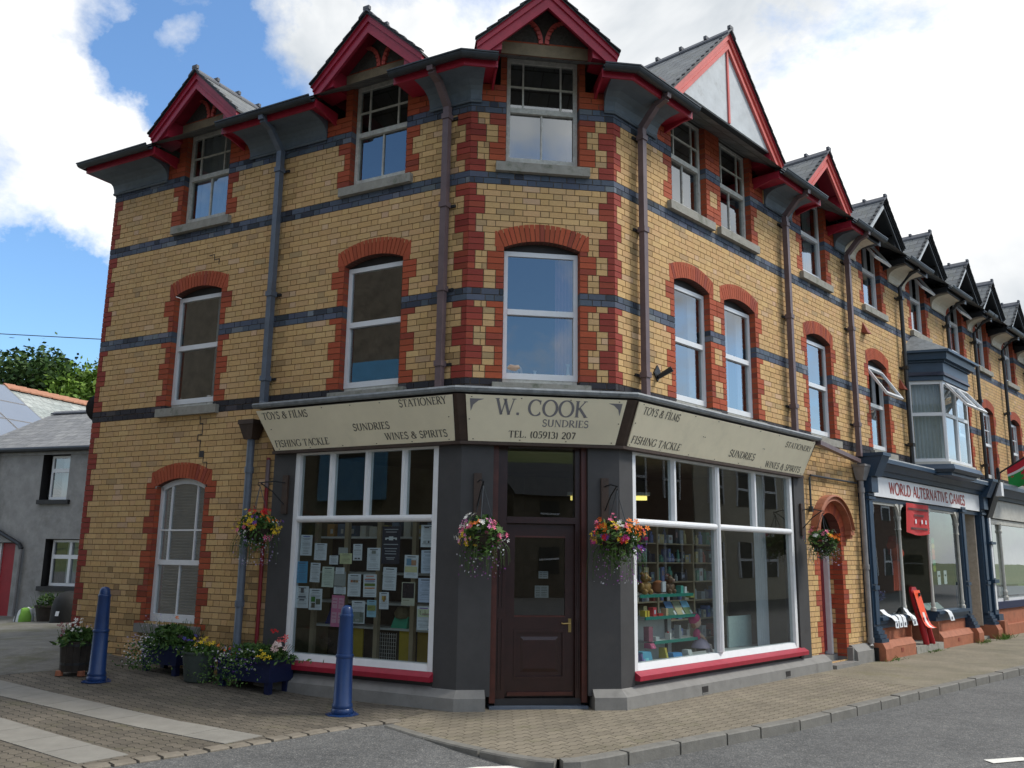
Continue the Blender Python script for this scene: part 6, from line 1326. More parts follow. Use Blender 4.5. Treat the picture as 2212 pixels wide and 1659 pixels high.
# things standing by the cottage
root = thing('compost_bin', 'black dome-shaped bin against the cottage wall by the corner', 'bin', (-9.75, 20.1, 0))
mb = MB(); mb.lathe((-9.75, 20.1, 0), [(.36, 0), (.37, .05), (.35, .45), (.31, .62), (.22, .74), (.10, .79), (.02, .80)], 'black_plinth', 20); mb.build('bin', root, True)
mb = MB(); mb.poly([(-9.86, 19.735, .28), (-9.78, 19.725, .28), (-9.77, 19.74, .38), (-9.85, 19.75, .38)], 'paper'); mb.build('sticker', root)
root = thing('plant_pot', 'old brown plant pot with straggly grass between the bag and the black bin', 'plant pot', (-10.42, 20.6, 0)); rnd = random.Random(41)
mb = MB(); mb.lathe((-10.42, 20.6, 0), [(.22, 0), (.30, .42), (.32, .42), (.32, .46), (.27, .46), (.25, .40), (0, .40)], 'tub_wood', 16); mb.build('pot', root, True); plant(root, Vector((-10.42, 20.6, .42)), (.3, .3, .3), rnd, [([(.25, .18, .12)], 6, .02, (.5, 1), (-.5, .5), (-.5, .5))], (260, .05))
mb = MB(); rnd = random.Random(42); prevr = None
for z, r in ((0, .17), (.10, .19), (.22, .17), (.30, .15), (.36, .12), (.39, .04)):
    ring = [Vector((-10.95+math.cos(2*math.pi*k/14)*r*1.25*rnd.uniform(.85, 1.12), 20.55+math.sin(2*math.pi*k/14)*r*.8*rnd.uniform(.85, 1.12), z*rnd.uniform(.93, 1.07))) for k in range(14)]
    if prevr:
        for k in range(14): mb.poly([prevr[k], prevr[(k+1) % 14], ring[(k+1) % 14], ring[k]], 'vc', (.20, .42, .06) if 9 < k < 13 and z < .40 else ((.05, .05, .05) if k == 8 else (.62, .66, .66)))
    prevr = ring
tag(mb.build('compost_bag', None, True), 'crumpled white and green plastic bag beside the red cottage door', 'bag')
# ------------------------------------------------------------------ SHOP INTERIORS
lab = ['white notice with blue heading at the top left of the window', 'white notice with small drawings, second in the top row', 'small white card left of the pale yellow notice', 'grey sheet partly behind the pale yellow notice', 'pale yellow notice near the middle of the window', 'narrow white notice right of the pale yellow one', 'white notice with a small photo left of the navy poster',
 'tall navy poster with white lettering, the darkest sheet in the window', 'white notice at the top right corner of the window', 'pale blue notice below the top right one', 'white notice with a colour picture right of the navy poster', 'bright blue notice at the left edge of the window', 'narrow white notice right of the bright blue one', 'pale green-tinted notice left of the tall grey sheet',
 'tall grey sheet behind a small white card', 'small white card stuck over the tall grey sheet', 'white notice with a strip of photos below its heading', 'notice with orange and green printing in the middle of the window', 'white text notice below the navy poster', 'dark concert poster with a cream lower edge', 'pale blue notice beside the dark concert poster',
 'white notice with an egg drawing at the lower left', 'missing cat notice with green photos at the lower left', 'wide white card above the pink rack', 'pink card rack hanging in the window', 'white notice with a large photo behind the bollard top', 'pale blue leaflet with a landscape photo', 'small white notice with a heart-shaped picture', 'colourful cyclist poster at the lower right of the window']
NT = [(2.33, 1.8, .19, .26), (2.09, 1.72, .2, .21), (1.87, 1.62, .14, .11), (1.73, 1.73, .15, .09), (1.68, 1.64, .19, .13), (1.5, 1.72, .14, .2), (1.25, 1.64, .2, .27), (1.0, 1.81, .27, .45), (.47, 1.92, .19, .26), (.45, 1.62, .2, .27), (.69, 1.56, .2, .27), (2.38, 1.46, .19, .27), (2.16, 1.46, .16, .24), (1.95, 1.41, .19, .25), (1.76, 1.39, .18, .17), (1.76, 1.49, .14, .08), (1.53, 1.32, .2, .27), (1.29, 1.32, .2, .27), (1.0, 1.41, .2, .27), (.72, 1.24, .19, .27), (.48, 1.29, .2, .28), (2.35, 1.15, .21, .27), (2.13, 1.13, .21, .26), (1.75, 1.25, .19, .09), (1.77, 1.0, .2, .38), (1.45, 1.0, .2, .27), (1.25, 1.05, .14, .2), (1.07, 1.15, .14, .2), (.49, .97, .19, .27)]
PC = {4: (.62, .64, .38), 3: (.36, .38, .38), 7: (.020, .024, .045), 9: (.58, .66, .80), 11: (.10, .36, .62), 13: (.60, .68, .60), 14: (.34, .36, .36), 19: (.52, .52, .42), 20: (.54, .62, .80), 24: (.62, .18, .34), 26: (.34, .58, .72)}
rnd = random.Random(51); INK = (.10, .11, .15)
for i, ((s, z, w, h), l_) in enumerate(zip(NT, lab)):
    mb = MB(); o = -.008-(.004 if i in (3, 14) else 0)+(.003 if i == 15 else 0); base = PC.get(i, (.70, .74, .80)); tl = rnd.uniform(-.02, .02)
    ctr = FL.p(s, o, z)
    def q(x0, x1, y0, y1, c, e=0):                       # x from the left edge (0..1), y from the top (0..1)
        pts = []
        for x, y in ((x0, y0), (x1, y0), (x1, y1), (x0, y1)): dx, dy = (x-.5)*w, (.5-y)*h; pts.append(FL.p(s-(dx*math.cos(tl)-dy*math.sin(tl)), o+e, z+dx*math.sin(tl)+dy*math.cos(tl)))
        mb.poly(pts, 'vc', c)
    q(0, 1, 0, 1, base)
    if i == 7:
        for y, x in ((.07, .12), (.14, .2), (.47, .1), (.58, .15), (.65, .2), (.72, .18), (.82, .25), (.86, .3)): q(x, 1-x, y, y+.022, (.35, .37, .42), .002)
        q(.22, .78, .30, .335, (.7, .72, .75), .002); q(.38, .62, .27, .37, (.7, .72, .75), .002); q(.18, .26, .30, .36, (.7, .72, .75), .002); q(.74, .82, .30, .36, (.7, .72, .75), .002)
    elif i == 19: q(.06, .94, .03, .68, (.025, .02, .03), .002); q(.3, .5, .1, .3, (.12, .08, .10), .002); q(.1, .35, .45, .62, (.08, .07, .09), .002); q(.15, .6, .76, .79, (.3, .28, .2), .002)
    elif i == 24:
        for r in range(2):
            for c in range(2): q(.06+.5*c, .46+.5*c, .08+.46*r, .42+.46*r, (.66, .36, .48), .002); q(.12+.5*c, .40+.5*c, .16+.46*r, .18+.46*r, (.5, .1, .25), .003); q(.12+.5*c, .40+.5*c, .26+.46*r, .28+.46*r, (.5, .1, .25), .003)
    elif i in (3, 14): pass
    else:
        q(.2, .8, .06, .10, {0: (.12, .14, .5), 17: (.6, .2, .1), 28: (.25, .10, .4)}.get(i, INK), .002)
        y = .17
        while y < .92:
            x0 = rnd.uniform(.08, .28); q(x0, 1-x0*rnd.uniform(.8, 1.3), y, y+.014, tuple(.5*a+.5*b for a, b in zip(INK, base)) if rnd.random() < .75 else INK, .002); y += rnd.choice((.045, .05, .08))
        pics = {6: [(.35, .65, .12, .26, (.22, .24, .22))], 10: [(.15, .5, .15, .45, (.15, .3, .45)), (.5, .85, .22, .45, (.45, .25, .15)), (.05, .95, .5, .75, (.62, .60, .35))], 16: [(.22, .40, .27, .38, (.40, .15, .08)), (.41, .60, .27, .38, (.2, .14, .1)), (.61, .80, .27, .38, (.35, .22, .12))],
                17: [(.1, .9, .20, .24, (.6, .12, .06)), (.1, .9, .28, .31, (.2, .2, .5)), (.1, .9, .40, .52, (.16, .24, .06)), (.12, .88, .58, .63, (.65, .25, .05))], 21: [(.38, .62, .10, .30, (.12, .12, .14)), (.2, .8, .46, .52, INK), (.3, .7, .60, .65, INK)], 22: [(.17, .48, .38, .62, (.05, .20, .03)), (.55, .88, .48, .74, (.10, .12, .08)), (.2, .48, .68, .90, (.10, .09, .07))],
                25: [(.06, .94, .50, .95, (.22, .26, .24)), (.3, .6, .8, .92, (.6, .62, .62)), (.65, .85, .52, .7, (.12, .14, .12))], 26: [(.05, .95, .30, .62, (.30, .34, .12)), (.2, .6, .38, .5, (.12, .2, .06))], 27: [(.28, .5, .22, .45, (.45, .32, .08)), (.5, .72, .22, .45, (.30, .16, .05)), (.38, .62, .45, .56, (.35, .2, .05))],
                28: [(.05, .95, .12, .45, (.62, .66, .45)), (.2, .3, .18, .36, (.02, .02, .02)), (.55, .68, .16, .38, (.02, .02, .02)), (.35, .95, .30, .36, (.55, .15, .35)), (.3, .9, .36, .40, (.15, .45, .5)), (.82, .94, .93, .98, (.05, .15, .45))], 8: [(.2, .4, .72, .86, (.4, .42, .44)), (.55, .66, .72, .82, (.05, .05, .05)), (.25, .6, .10, .14, (.05, .05, .05))], 5: [(.2, .45, .84, .93, (.1, .1, .12)), (.55, .8, .84, .93, (.1, .1, .12))]}
        for p in pics.get(i, []): q(p[0], p[1], p[2], p[3], p[4], .003)
    o_ = mb.build('notice'); tag(o_, l_, 'notice', 'notices stuck inside the side window')
# door cards
for s, z, w, h, l_ in ((1.005, 1.485, .115, .085, 'small white card on the door glass, above the opening hours'), (.985, 1.29, .165, .14, 'white opening hours card on the door glass')):
    mb = MB(); mb.poly([FC.p(s-w/2, -.152, z-h/2), FC.p(s+w/2, -.152, z-h/2), FC.p(s+w/2, -.152, z+h/2), FC.p(s-w/2, -.152, z+h/2)], 'vc', (.74, .77, .78))
    for i in range(6 if h > .1 else 3):
        y = z+h/2-.018-i*.02; mb.poly([FC.p(s-w*.42, -.1515, y-.003), FC.p(s-w*.12, -.1515, y-.003), FC.p(s-w*.12, -.1515, y+.003), FC.p(s-w*.42, -.1515, y+.003)], 'vc', (.2, .22, .22)); mb.poly([FC.p(s-w*.02, -.1515, y-.003), FC.p(s+w*.38, -.1515, y-.003), FC.p(s+w*.38, -.1515, y+.003), FC.p(s-w*.02, -.1515, y+.003)], 'vc', (.2, .22, .22))
    tag(mb.build('card'), l_, 'card')
# shelving behind the notices
root = thing('display_shelves', 'pale wooden shelving unit behind the notices in the side window', 'shelves', tuple(FL.p(1.5, -.5, .14)))
for s in (2.42, 1.92, 1.40, .86, .42): mb = MB(); mb.box(FL, s-.03, s+.03, -.36, -.30, .14, 2.1, 'shelf_wood'); mb.build('upright', root)
for z in (1.92, 1.47, 1.10, .80): mb = MB(); mb.box(FL, .35, 2.5, -.75, -.361, z-.025, z, 'shelf_white'); mb.build('shelf', root)
mb = MB(); mb.box(FL, .32, 2.52, -.82, -.76, .14, 2.2, 'dark_goods'); mb.build('back_panel', root)
for a, b in ((1.66, 1.89), (.87, 1.10), (.42, .60), (.60, .83)): mb = MB(); mb.box(FL, a, b, -.42, -.40, .14, .77, 'vc', (.45, .33, .02) if b != .83 else (.30, .20, .02)); mb.build('cupboard_panel', root)
rnd = random.Random(61); gl = {}
for i in range(11):
    s = .5+i*.175; c = rnd.choice([(.45, .36, .12), (.40, .22, .08), (.12, .16, .22), (.5, .48, .42), (.35, .12, .08)]); mb = MB(); mb.box(FL, s, s+rnd.uniform(.08, .13), -.60, -.45, 1.921, 1.921+rnd.uniform(.12, .19), 'vc', c); mb.box(FL, s+.02, s+.06, -.45, -.447, 1.96, 2.02, 'vc', (.5, .5, .48))
    tag(mb.build('box'), 'dim boxed goods standing on the top shelf behind the notices', 'box', 'boxed goods on the top shelf')
mb = MB(); mb.hexa([FL.p(2.30, -.42, .801), FL.p(1.99, -.42, .801), FL.p(1.99, -.60, .801), FL.p(2.30, -.60, .801), FL.p(2.27, -.50, 1.03), FL.p(2.02, -.50, 1.03), FL.p(2.02, -.60, 1.03), FL.p(2.27, -.60, 1.03)], 'vc', (.01, .035, .22)); tag(mb.build('folder'), 'royal blue folder on the low shelf at the left of the side window', 'folder')
mb = MB(); mb.hexa([FL.p(1.24, -.40, .801), FL.p(1.0, -.40, .801), FL.p(1.0, -.55, .801), FL.p(1.24, -.55, .801), FL.p(1.22, -.46, .94), FL.p(1.02, -.46, .94), FL.p(1.02, -.56, .94), FL.p(1.22, -.56, .94)], 'vc', (.05, .42, .26)); mb.lathe(FL.p(1.12, -.50, .90), [(.02, 0), (.10, .02), (.12, .08), (.08, .15), (.02, .17)], 'vc', 12, (.20, .17, .10)); tag(mb.build('gift_bag'), 'mint green card box with a brown hat on the low shelf', 'box')
mb = MB(); 
for x in [1.14+i*.034 for i in range(9)]: mb.box(FL, x-.002, x+.002, -.39, -.386, .16, .74, 'shelf_white')
for z in [.18+i*.045 for i in range(13)]: mb.box(FL, 1.14, 1.42, -.386, -.382, z-.002, z+.002, 'shelf_white')
wr_ = mb.build('wire_basket'); tag(wr_, 'white wire grid basket between the yellow cupboard panels', 'basket')
mb = MB(); mb.hexa([FL.p(1.36, -.45, .15), FL.p(1.18, -.45, .15), FL.p(1.18, -.6, .15), FL.p(1.36, -.6, .15), FL.p(1.36, -.45, .38), FL.p(1.20, -.45, .30), FL.p(1.20, -.6, .30), FL.p(1.36, -.6, .38)], 'vc', (.10, .36, .05)); tag(mb.build('toy'), 'green toy lying inside the wire grid basket', 'toy')
# green shelves of the front window
def thing1(name, label, cat, mb, group=None, smooth=False): return tag(mb.build(name, None, smooth), label, cat, group)
root = thing('display_stand', 'three green-edged display shelves with black posts in the front window', 'shelves', tuple(FR.p(1.4, -.3, .14)))
for a, b, z in ((.55, 1.55, 1.24), (.66, 1.62, .965), (.85, 1.70, .66)):
    a += .18; b += .42; mb = MB(); mb.box(FR, a, b, -.46, -.20, z-.03, z, 'shelf_white'); mb.box(FR, a, b, -.20, -.185, z-.035, z+.004, 'shelf_green'); mb.build('shelf', root)
for s in (.95, 1.75): mb = MB(); mb.box(FR, s-.012, s+.012, -.50, -.47, .14, 1.25, 'black_iron'); mb.build('post', root)
mb = MB(); mb.box(FR, .75, 1.9, -.52, -.505, .14, .96, 'shelf_white'); mb.build('back_panel', root)
def plush(s, o, z, col, label, k=1.0, col2=None):
    c = FR.p(s, o, z); root = thing('soft_toy', label, 'soft toy', tuple(c)); col2 = col2 or col; u = Vector(FR.u); n = Vector(FR.n); mb = MB()
    def ball(x, y, h, r, cc, sz=1): 
        p = c+u*x*k+n*y*k+Vector((0, 0, h*k)); mb.lathe(p, [(max(.001, r*k*math.sin(math.pi*i/8)), -r*k*sz*math.cos(math.pi*i/8)) for i in range(9)], 'vc', 12, cc)
    ball(0, 0, .075, .07, col, 1.1); ball(-.055, .05, .03, .035, col); ball(.055, .05, .03, .035, col); ball(-.07, .02, .09, .028, col, 1.5); ball(.07, .02, .09, .028, col, 1.5); mb.build('body', root, True); mb = MB()
    ball(0, .015, .185, .055, col); ball(.02, .065, .175, .026, col2); ball(-.045, 0, .235, .02, col); ball(.045, 0, .235, .02, col); ball(.03, .09, .18, .008, (.02, .015, .01)); ball(-.018, .062, .20, .006, (.02, .015, .01)); mb.build('head', root, True)
plush(.98, -.30, 1.242, (.36, .20, .06), 'golden plush dog sitting on the top green shelf', 1.1); plush(1.55, -.30, 1.242, (.16, .09, .05), 'dark brown plush toy on the right of the top green shelf', .95, (.45, .30, .24))
mb = MB(); mb.lathe(FR.p(1.28, -.28, 1.33), [(.02, -.085), (.07, -.06), (.09, 0), (.07, .06), (.02, .085)], 'vc', 14, (.38, .14, .06)); mb.box(FR, 1.23, 1.31, -.21, -.185, 1.27, 1.40, 'vc', (.55, .56, .6)); thing1('ball', 'orange ball with white patches between the two plush toys', 'ball', mb, None, True)
for s, z, w, h, c, l_ in ((1.75, 1.241, .06, .10, (.08, .36, .30), 'teal box at the right end of the top green shelf'), (1.84, 1.241, .05, .085, (.6, .64, .66), 'white box with blue print beside the teal box'), (2.0, 1.18, .10, .05, (.55, .52, .15), 'yellow label strip hanging off the top green shelf'),
        (.90, .966, .04, .075, (.65, .50, .05), 'first yellow card on the middle green shelf'), (.96, .966, .04, .075, (.62, .42, .05), 'second yellow card, next to the red box'), (1.10, .966, .075, .11, (.55, .05, .06), 'red gift box with a white dome on the middle green shelf'), (1.24, .966, .10, .03, (.45, .03, .02), 'flat red tin on the middle green shelf'), (1.38, .966, .05, .09, (.55, .42, .25), 'small picture card right of the red tin'),
        (1.45, .661, .035, .08, (.62, .60, .58), 'white bottle with red cap on the lowest green shelf'), (1.15, .661, .08, .05, (.5, .52, .52), 'white price card on the lowest green shelf'), (1.0, .661, .09, .18, (.30, .10, .14), 'dusky red box at the left of the lowest green shelf'), (1.68, .661, .045, .17, (.25, .27, .28), 'grey spray can on the lowest green shelf'), (.50, .50, .13, .20, (.10, .08, .30), 'purple and yellow box at the left edge of the front window')):
    mb = MB(); mb.box(FR, s-w/2, s+w/2, -.30, -.22, z, z+h, 'vc', c)
    if 'red cap' in l_: mb.lathe(FR.p(s, -.26, z+h), [(.012, 0), (.012, .02)], 'vc', 8, (.5, .02, .02))
    if 'dome' in l_: mb.box(FR, s-.015, s+.015, -.22, -.218, z+.03, z+.08, 'vc', (.6, .65, .75))
    if 'purple' in l_: mb.box(FR, s-.065, s+.065, -.30, -.219, z+h-.02, z+h+.002, 'vc', (.6, .5, .05)); mb.box(FR, s, s+.05, -.22, -.218, z+.02, z+.15, 'vc', (.55, .62, .7))
    thing1('bottle' if 'bottle' in l_ or 'can' in l_ else 'box', l_, 'bottle' if 'bottle' in l_ else 'box', mb)
for i, (s, c1, c2, l_) in enumerate(((1.52, (.10, .22, .42), (.10, .15, .08), 'picture book with a blue sky cover on the middle green shelf'), (1.72, (.30, .32, .22), (.50, .42, .22), 'picture pack with yellow photos on the middle green shelf'), (1.92, (.20, .45, .62), (.18, .24, .10), 'picture book with bright sky at the right of the middle green shelf'))):
    mb = MB(); P = lambda x, y: FR.p(s-.09+x*.18, -.22-y*.10, .968+y*.17); 
    for y0, y1, c in ((0, .5, c2), (.5, 1, c1)): mb.poly([P(0, y0), P(1, y0), P(1, y1), P(0, y1)], 'vc', c)
    mb.poly([P(.72, .02)+Vector(FR.n)*.003, P(.98, .02)+Vector(FR.n)*.003, P(.98, .3)+Vector(FR.n)*.003, P(.72, .3)+Vector(FR.n)*.003], 'vc', (.6, .62, .62)); thing1('picture_book', l_, 'book', mb)
# rag doll
c = FR.p(2.07, -.22, .46); root = thing('rag_doll', 'rag doll with pink hood and lilac skirt seated in the front window', 'doll', tuple(c)); u = Vector(FR.u); n = Vector(FR.n)
def dl(parts, name):
    mb = MB()
    for x, y, z, rx, rz, cc in parts: mb.lathe(c+u*x+n*y+Vector((0, 0, z)), [(max(.001, rx*math.sin(math.pi*i/10)), -rz*math.cos(math.pi*i/10)) for i in range(11)], 'vc', 14, cc)
    return mb
PK, SK = (.50, .03, .14), (.60, .38, .28)
mb = dl([(0, 0, .40, .075, .085, SK), (.02, .0, .22, .055, .09, (.52, .04, .16))], 'b'); mb.tube([c+Vector((0, 0, .27)), c+n*.08+u*.05+Vector((0, 0, .20)), c+n*.08+u*.12+Vector((0, 0, .14))], [.022, .02, .018], 'vc', 8, SK)
for sg in (-1, 1): mb.tube([c+u*(.03+sg*.035)+Vector((0, 0, .12)), c+n*.10+u*(.14+sg*.04)+Vector((0, 0, .08)), c+n*.12+u*(.19+sg*.045)+Vector((0, 0, -.10))], [.034, .03, .026], 'vc', 8, (.55, .48, .48))
mb.build('body', root, True); dl([(-.02, -.012, .435, .082, .085, PK), (-.045, -.01, .36, .04, .05, (.30, .12, .05))], 'h').build('hood', root, True)
mb = MB(); mb.lathe(c+u*.06+n*.03+Vector((0, 0, .06)), [(.13, 0), (.12, .04), (.085, .09), (.05, .12)], 'vc', 14, (.42, .34, .44)); mb.build('skirt', root, True)
mb = dl([(.055, .055, .415, .008, .011, (.02, .02, .02)), (.02, .074, .415, .008, .011, (.02, .02, .02))], 'e'); mb.build('eyes', root)
for s, w, h, z, c_, l_ in ((.86, .20, .15, .40, (.12, .40, .55), 'blue and green toy box on the window floor'), (.80, .12, .13, .40, (.22, .18, .42), 'lilac packet in front of the blue toy box'), (1.55, .22, .09, .40, (.06, .26, .55), 'bright blue packet on the window floor'), (1.28, .05, .13, .44, (.50, .40, .06), 'yellow sign card at the back of the window floor'), (1.85, .10, .11, .40, (.6, .62, .6), 'white card leaning below the doll'), (1.80, .09, .03, .40, (.6, .35, .03), 'orange toy fruit beside the white card'), (1.05, .16, .04, .40, (.28, .30, .30), 'pale tray on the window floor'), (.98, .10, .06, .58, (.50, .08, .18), 'pink ball-shaped toy above the blue toy box')):
    mb = MB(); mb.hexa([FR.p(s-w/2, -.16, z), FR.p(s+w/2, -.16, z), FR.p(s+w/2, -.28, z), FR.p(s-w/2, -.28, z), FR.p(s-w*.46, -.19, z+h), FR.p(s+w*.46, -.19, z+h), FR.p(s+w*.46, -.28, z+h), FR.p(s-w*.46, -.28, z+h)], 'vc', c_); mb.hexa([FR.p(s-w*.3, -.158, z+.01), FR.p(s+w*.05, -.158, z+.01), FR.p(s+w*.05, -.18, z+.01), FR.p(s-w*.3, -.18, z+.01), FR.p(s-w*.3, -.17, z+h*.5), FR.p(s+w*.05, -.17, z+h*.5), FR.p(s+w*.05, -.19, z+h*.5), FR.p(s-w*.3, -.19, z+h*.5)], 'vc', tuple(min(.7, x*1.5+.05) for x in c_)); thing1('toy_box', l_, 'toy', mb)
mb = MB(); mb.box(FR, .2, 4.6, -.62, -.05, .34, .395, 'shelf_white'); mb.build('window_floor', CB)
mb = MB(); mb.box(FR, 3.55, 4.25, -.60, -.57, .40, .85, 'vc', (.42, .52, .50)); thing1('board', 'pale green-white board leaning at the right of the front window', 'board', mb)
mb = MB(); mb.lathe(FR.p(.33, -.2, .40), [(.07, 0), (.09, .22), (.10, .23), (.10, .25), (.0, .26)], 'vc', 14, (.50, .54, .42)); thing1('bin', 'pale round bin at the left edge of the front window', 'bin', mb)
mb = MB(); curtain_mesh(mb, FR, 4.1, 4.48, -.40, .40, 3.0, 'curtain', 6); thing1('curtain', 'grey-green curtain at the right end of the front window', 'curtain', mb); 
# dim shelves of stock at the back of the shop
root = thing('stock_shelves', 'tall shelves of stock standing behind the front window display', 'shelves', tuple(FR.p(3, -1.2, .1)))
for z in (.50, .80, 1.08, 1.36, 1.64, 1.92): mb = MB(); mb.box(FR, 1.5, 4.45, -1.45, -1.10, z-.02, z, 'shelf_wood'); mb.build('shelf', root)
for s in (1.5, 2.48, 3.46, 4.45): mb = MB(); mb.box(FR, s-.02, s+.02, -1.45, -1.09, .1, 2.2, 'shelf_wood'); mb.build('upright', root)
mb = MB(); mb.box(FR, 1.5, 4.45, -1.48, -1.451, .1, 2.2, 'shop_wall'); mb.build('back_panel', root)
rnd = random.Random(71); GC_ = [(.45, .47, .46), (.30, .33, .36), (.50, .42, .22), (.14, .16, .22), (.58, .60, .60), (.36, .10, .08), (.12, .30, .22), (.55, .50, .40), (.20, .24, .45), (.08, .08, .09)]
for z in (.50, .80, 1.08, 1.36, 1.64, 1.92):
    x = 1.56
    while x < 4.38:
        h = rnd.uniform(.10, .23); r = rnd.uniform(.028, .06); mb = MB(); c = rnd.choice(GC_)
        if rnd.random() < .4: mb.lathe(FR.p(x, -1.18, z), [(r*.8, 0), (r*.8, h*.65), (r*.4, h*.8), (r*.4, h)], 'vc', 8, c)
        else: mb.box(FR, x-r, x+r, -1.26, -1.13, z, z+h, 'vc', c); mb.box(FR, x-r*.6, x+r*.5, -1.13, -1.128, z+h*.4, z+h*.75, 'vc', tuple(min(.7, q*.5+.22) for q in rnd.choice(GC_)))
        tag(mb.build('packet'), 'dim jars and packets standing on the shelves behind the front window', 'packet', 'stock on the shop shelves'); x += r*2+rnd.uniform(.015, .09)
root = thing('ceiling_light', 'lit yellow strip light on the shop ceiling, seen through the door glass', 'lamp', (1.5, 13.4, 2.7)); mb = MB(); mb.hexa([Vector((.9+x*1.2, 13.2+x*.4+y*.07, 2.53+z*.06+x*.04)) for z in (0, 1) for x, y in ((0, 0), (1, 0), (1, 1), (0, 1))], 'tube_light'); mb.build('tube', root); mb = MB(); mb.hexa([Vector((.85+x*1.3, 13.19+x*.43+y*.1, 2.60+z*.05+x*.04)) for z in (0, 1) for x, y in ((0, 0), (1, 0), (1, 1), (0, 1))], 'shelf_white'); mb.build('housing', root)
# ------------------------------------------------------------------ THE NAVY SHOP'S THINGS
mb = MB(); nseg = 8
for i in range(nseg):
    t0, t1 = i/nseg, (i+1)/nseg; f = lambda t: .13+.015*math.sin(t*9)
    mb.poly([FR.p(9.22+1.28*t0, f(t0), 2.26-.05*math.sin(t0*3)), FR.p(9.22+1.28*t1, f(t1), 2.26-.05*math.sin(t1*3)), FR.p(9.30+1.24*t1, f(t1), 2.83), FR.p(9.30+1.24*t0, f(t0), 2.83)], 'banner_red')
root = thing('banner', 'red cloth banner hung over the entrance of the navy shop', 'banner', tuple(FR.p(9.9, .13, 2.5))); o = mb.build('cloth', root)
mb = MB()
for y, a, b in ((2.72, .06, .94), (2.60, .30, .75), (2.34, .12, .85)):
    x = a
    while x < b: mb.box(FR, 9.28+1.24*x, 9.28+1.24*(x+.028), .150, .153, y-.022, y+.022, 'letter_red' if False else 'sign_ink'); x += .045
for x in (.32, .60, .78): mb.box(FR, 9.28+1.24*x, 9.28+1.24*x+.07, .150, .153, 2.44, 2.52, 'paper')
mb.build('lettering', root)
# tall red and orange figure leaning in the entrance
root = thing('leaning_figure', 'tall red figure on two legs with a curved orange panel, leaning in the shop entrance', 'figure', tuple(FR.p(9.85, .1, .13)))
Lp = lambda x, h, o=0: FR.p(9.86+x-.20*h, .19-.14*h+o, .13+h)
mb = MB()
for sg in (-1, 1): mb.tube([Lp(sg*.17, 0), Lp(sg*.14, .25), Lp(sg*.09, .5)], [.055, .062, .07], 'sled_red', 10)
mb.build('legs', root, True); mb = MB(); pts = [(-.17, .35), (.17, .35), (.19, .8), (.17, 1.0), (.10, 1.08), (-.10, 1.08), (-.17, 1.0), (-.19, .8)]; mb.prism([Lp(x, h) for x, h in pts], Vector(FR.n)*-.05, 'sled_red'); mb.build('body', root)
mb = MB(); prof = [(1.02, .035), (.8, .04), (.6, .045), (.45, .055), (.37, .08), (.33, .12), (.315, .17)]
for (h0, o0), (h1, o1) in zip(prof[:-1], prof[1:]):
    for x0, x1, m_ in ((-.17, -.05, 'sled_orange'), (-.05, .06, 'sled_white' if h0 < .62 else 'sled_orange'), (.06, .17, 'sled_orange')): mb.poly([Lp(x0, h0, o0), Lp(x1, h0, o0), Lp(x1, h1, o1), Lp(x0, h1, o1)], m_)
mb.box(FR, 9.70, 9.74, .10, .13, 1.03, 1.10, 'dark_trim'); mb.build('panel', root)
# loose papers over the window ledge
rnd = random.Random(81)
for i, (s, w, l_) in enumerate(((7.75, .20, 'curling white sheet at the left of the navy shop ledge'), (8.05, .16, 'first of the printed white sheets hanging over the left ledge'), (8.25, .16, 'middle printed white sheet hanging over the left ledge'), (8.45, .16, 'last of the printed white sheets hanging over the left ledge'), (8.72, .22, 'white sheet sliding off the right end of the left ledge'), (8.90, .18, 'small upright white sheet against the white column'), (10.85, .24, 'single white sheet hanging from the right ledge of the navy shop'))):
    mb = MB(); k = .12 if i in (0, 4, 6) else .0; prev = None; up = i in (0, 5)
    P = [(.12, .735+(.10 if up else 0)), (.17, .738), (.215, .70), (.23, .62), (.235, .52)] if not up else [(.08, .84), (.12, .77), (.16, .735), (.22, .70), (.25, .64)]
    for (o0, z0), (o1, z1), j in zip(P[:-1], P[1:], range(9)):
        x0, x1 = s+k*j*.5, s+k*(j+1)*.5; mb.poly([FR.p(x0, o0, z0), FR.p(x0+w, o0, z0-.01*(i % 2)), FR.p(x1+w, o1, z1-.01*(i % 2)), FR.p(x1, o1, z1)], 'paper')
    if i in (1, 2, 3, 4, 6): x = s+k*1.6; mb.box(FR, x+w*.35, x+w*.65, .237, .239, .545, .60, 'paper_print')
    thing1('paper_sheet', l_, 'paper', mb, 'loose sheets on the navy shop ledges')
def garment(o, s, z0, z1, w, m_, label, sleeves=False, name='garment'):
    mb = MB(); n_ = 10
    for i in range(n_):
        t0, t1 = i/n_-.5, (i+1)/n_-.5; f = lambda t: o+.03*math.cos(t*14)
        mb.poly([FR.p(s+w*t0, f(t0), z0), FR.p(s+w*t1, f(t1), z0), FR.p(s+w*.75*t1, f(t1), z1-.06*abs(t1)), FR.p(s+w*.75*t0, f(t0), z1-.06*abs(t0))], m_)
    if sleeves:
        for sg in (-1, 1): mb.tube([FR.p(s+sg*w*.33, o, z1-.05), FR.p(s+sg*w*.55, o, (z0+z1)/2)], [.06, .05], m_, 8)
    return thing1(name, label, 'garment', mb)
garment(-.40, 10.0, 1.12, 1.72, .52, 'cloth_orange', 'long orange garment standing in the shop entrance, below the orange hat'); garment(-.62, 10.55, 1.45, 2.24, .42, 'banner_red', 'red hooded garment hanging beside the white column', True)
mb = MB(); p0 = FR.p(9.78, -.38, 2.02); mb.tube([p0, p0.lerp(FR.p(10.05, -.38, 1.86), .5), FR.p(10.05, -.38, 1.84)], [.10, .13, .14], 'cloth_orange', 12); thing1('hat', 'tilted orange hat on the figure in the shop entrance', 'hat', mb)
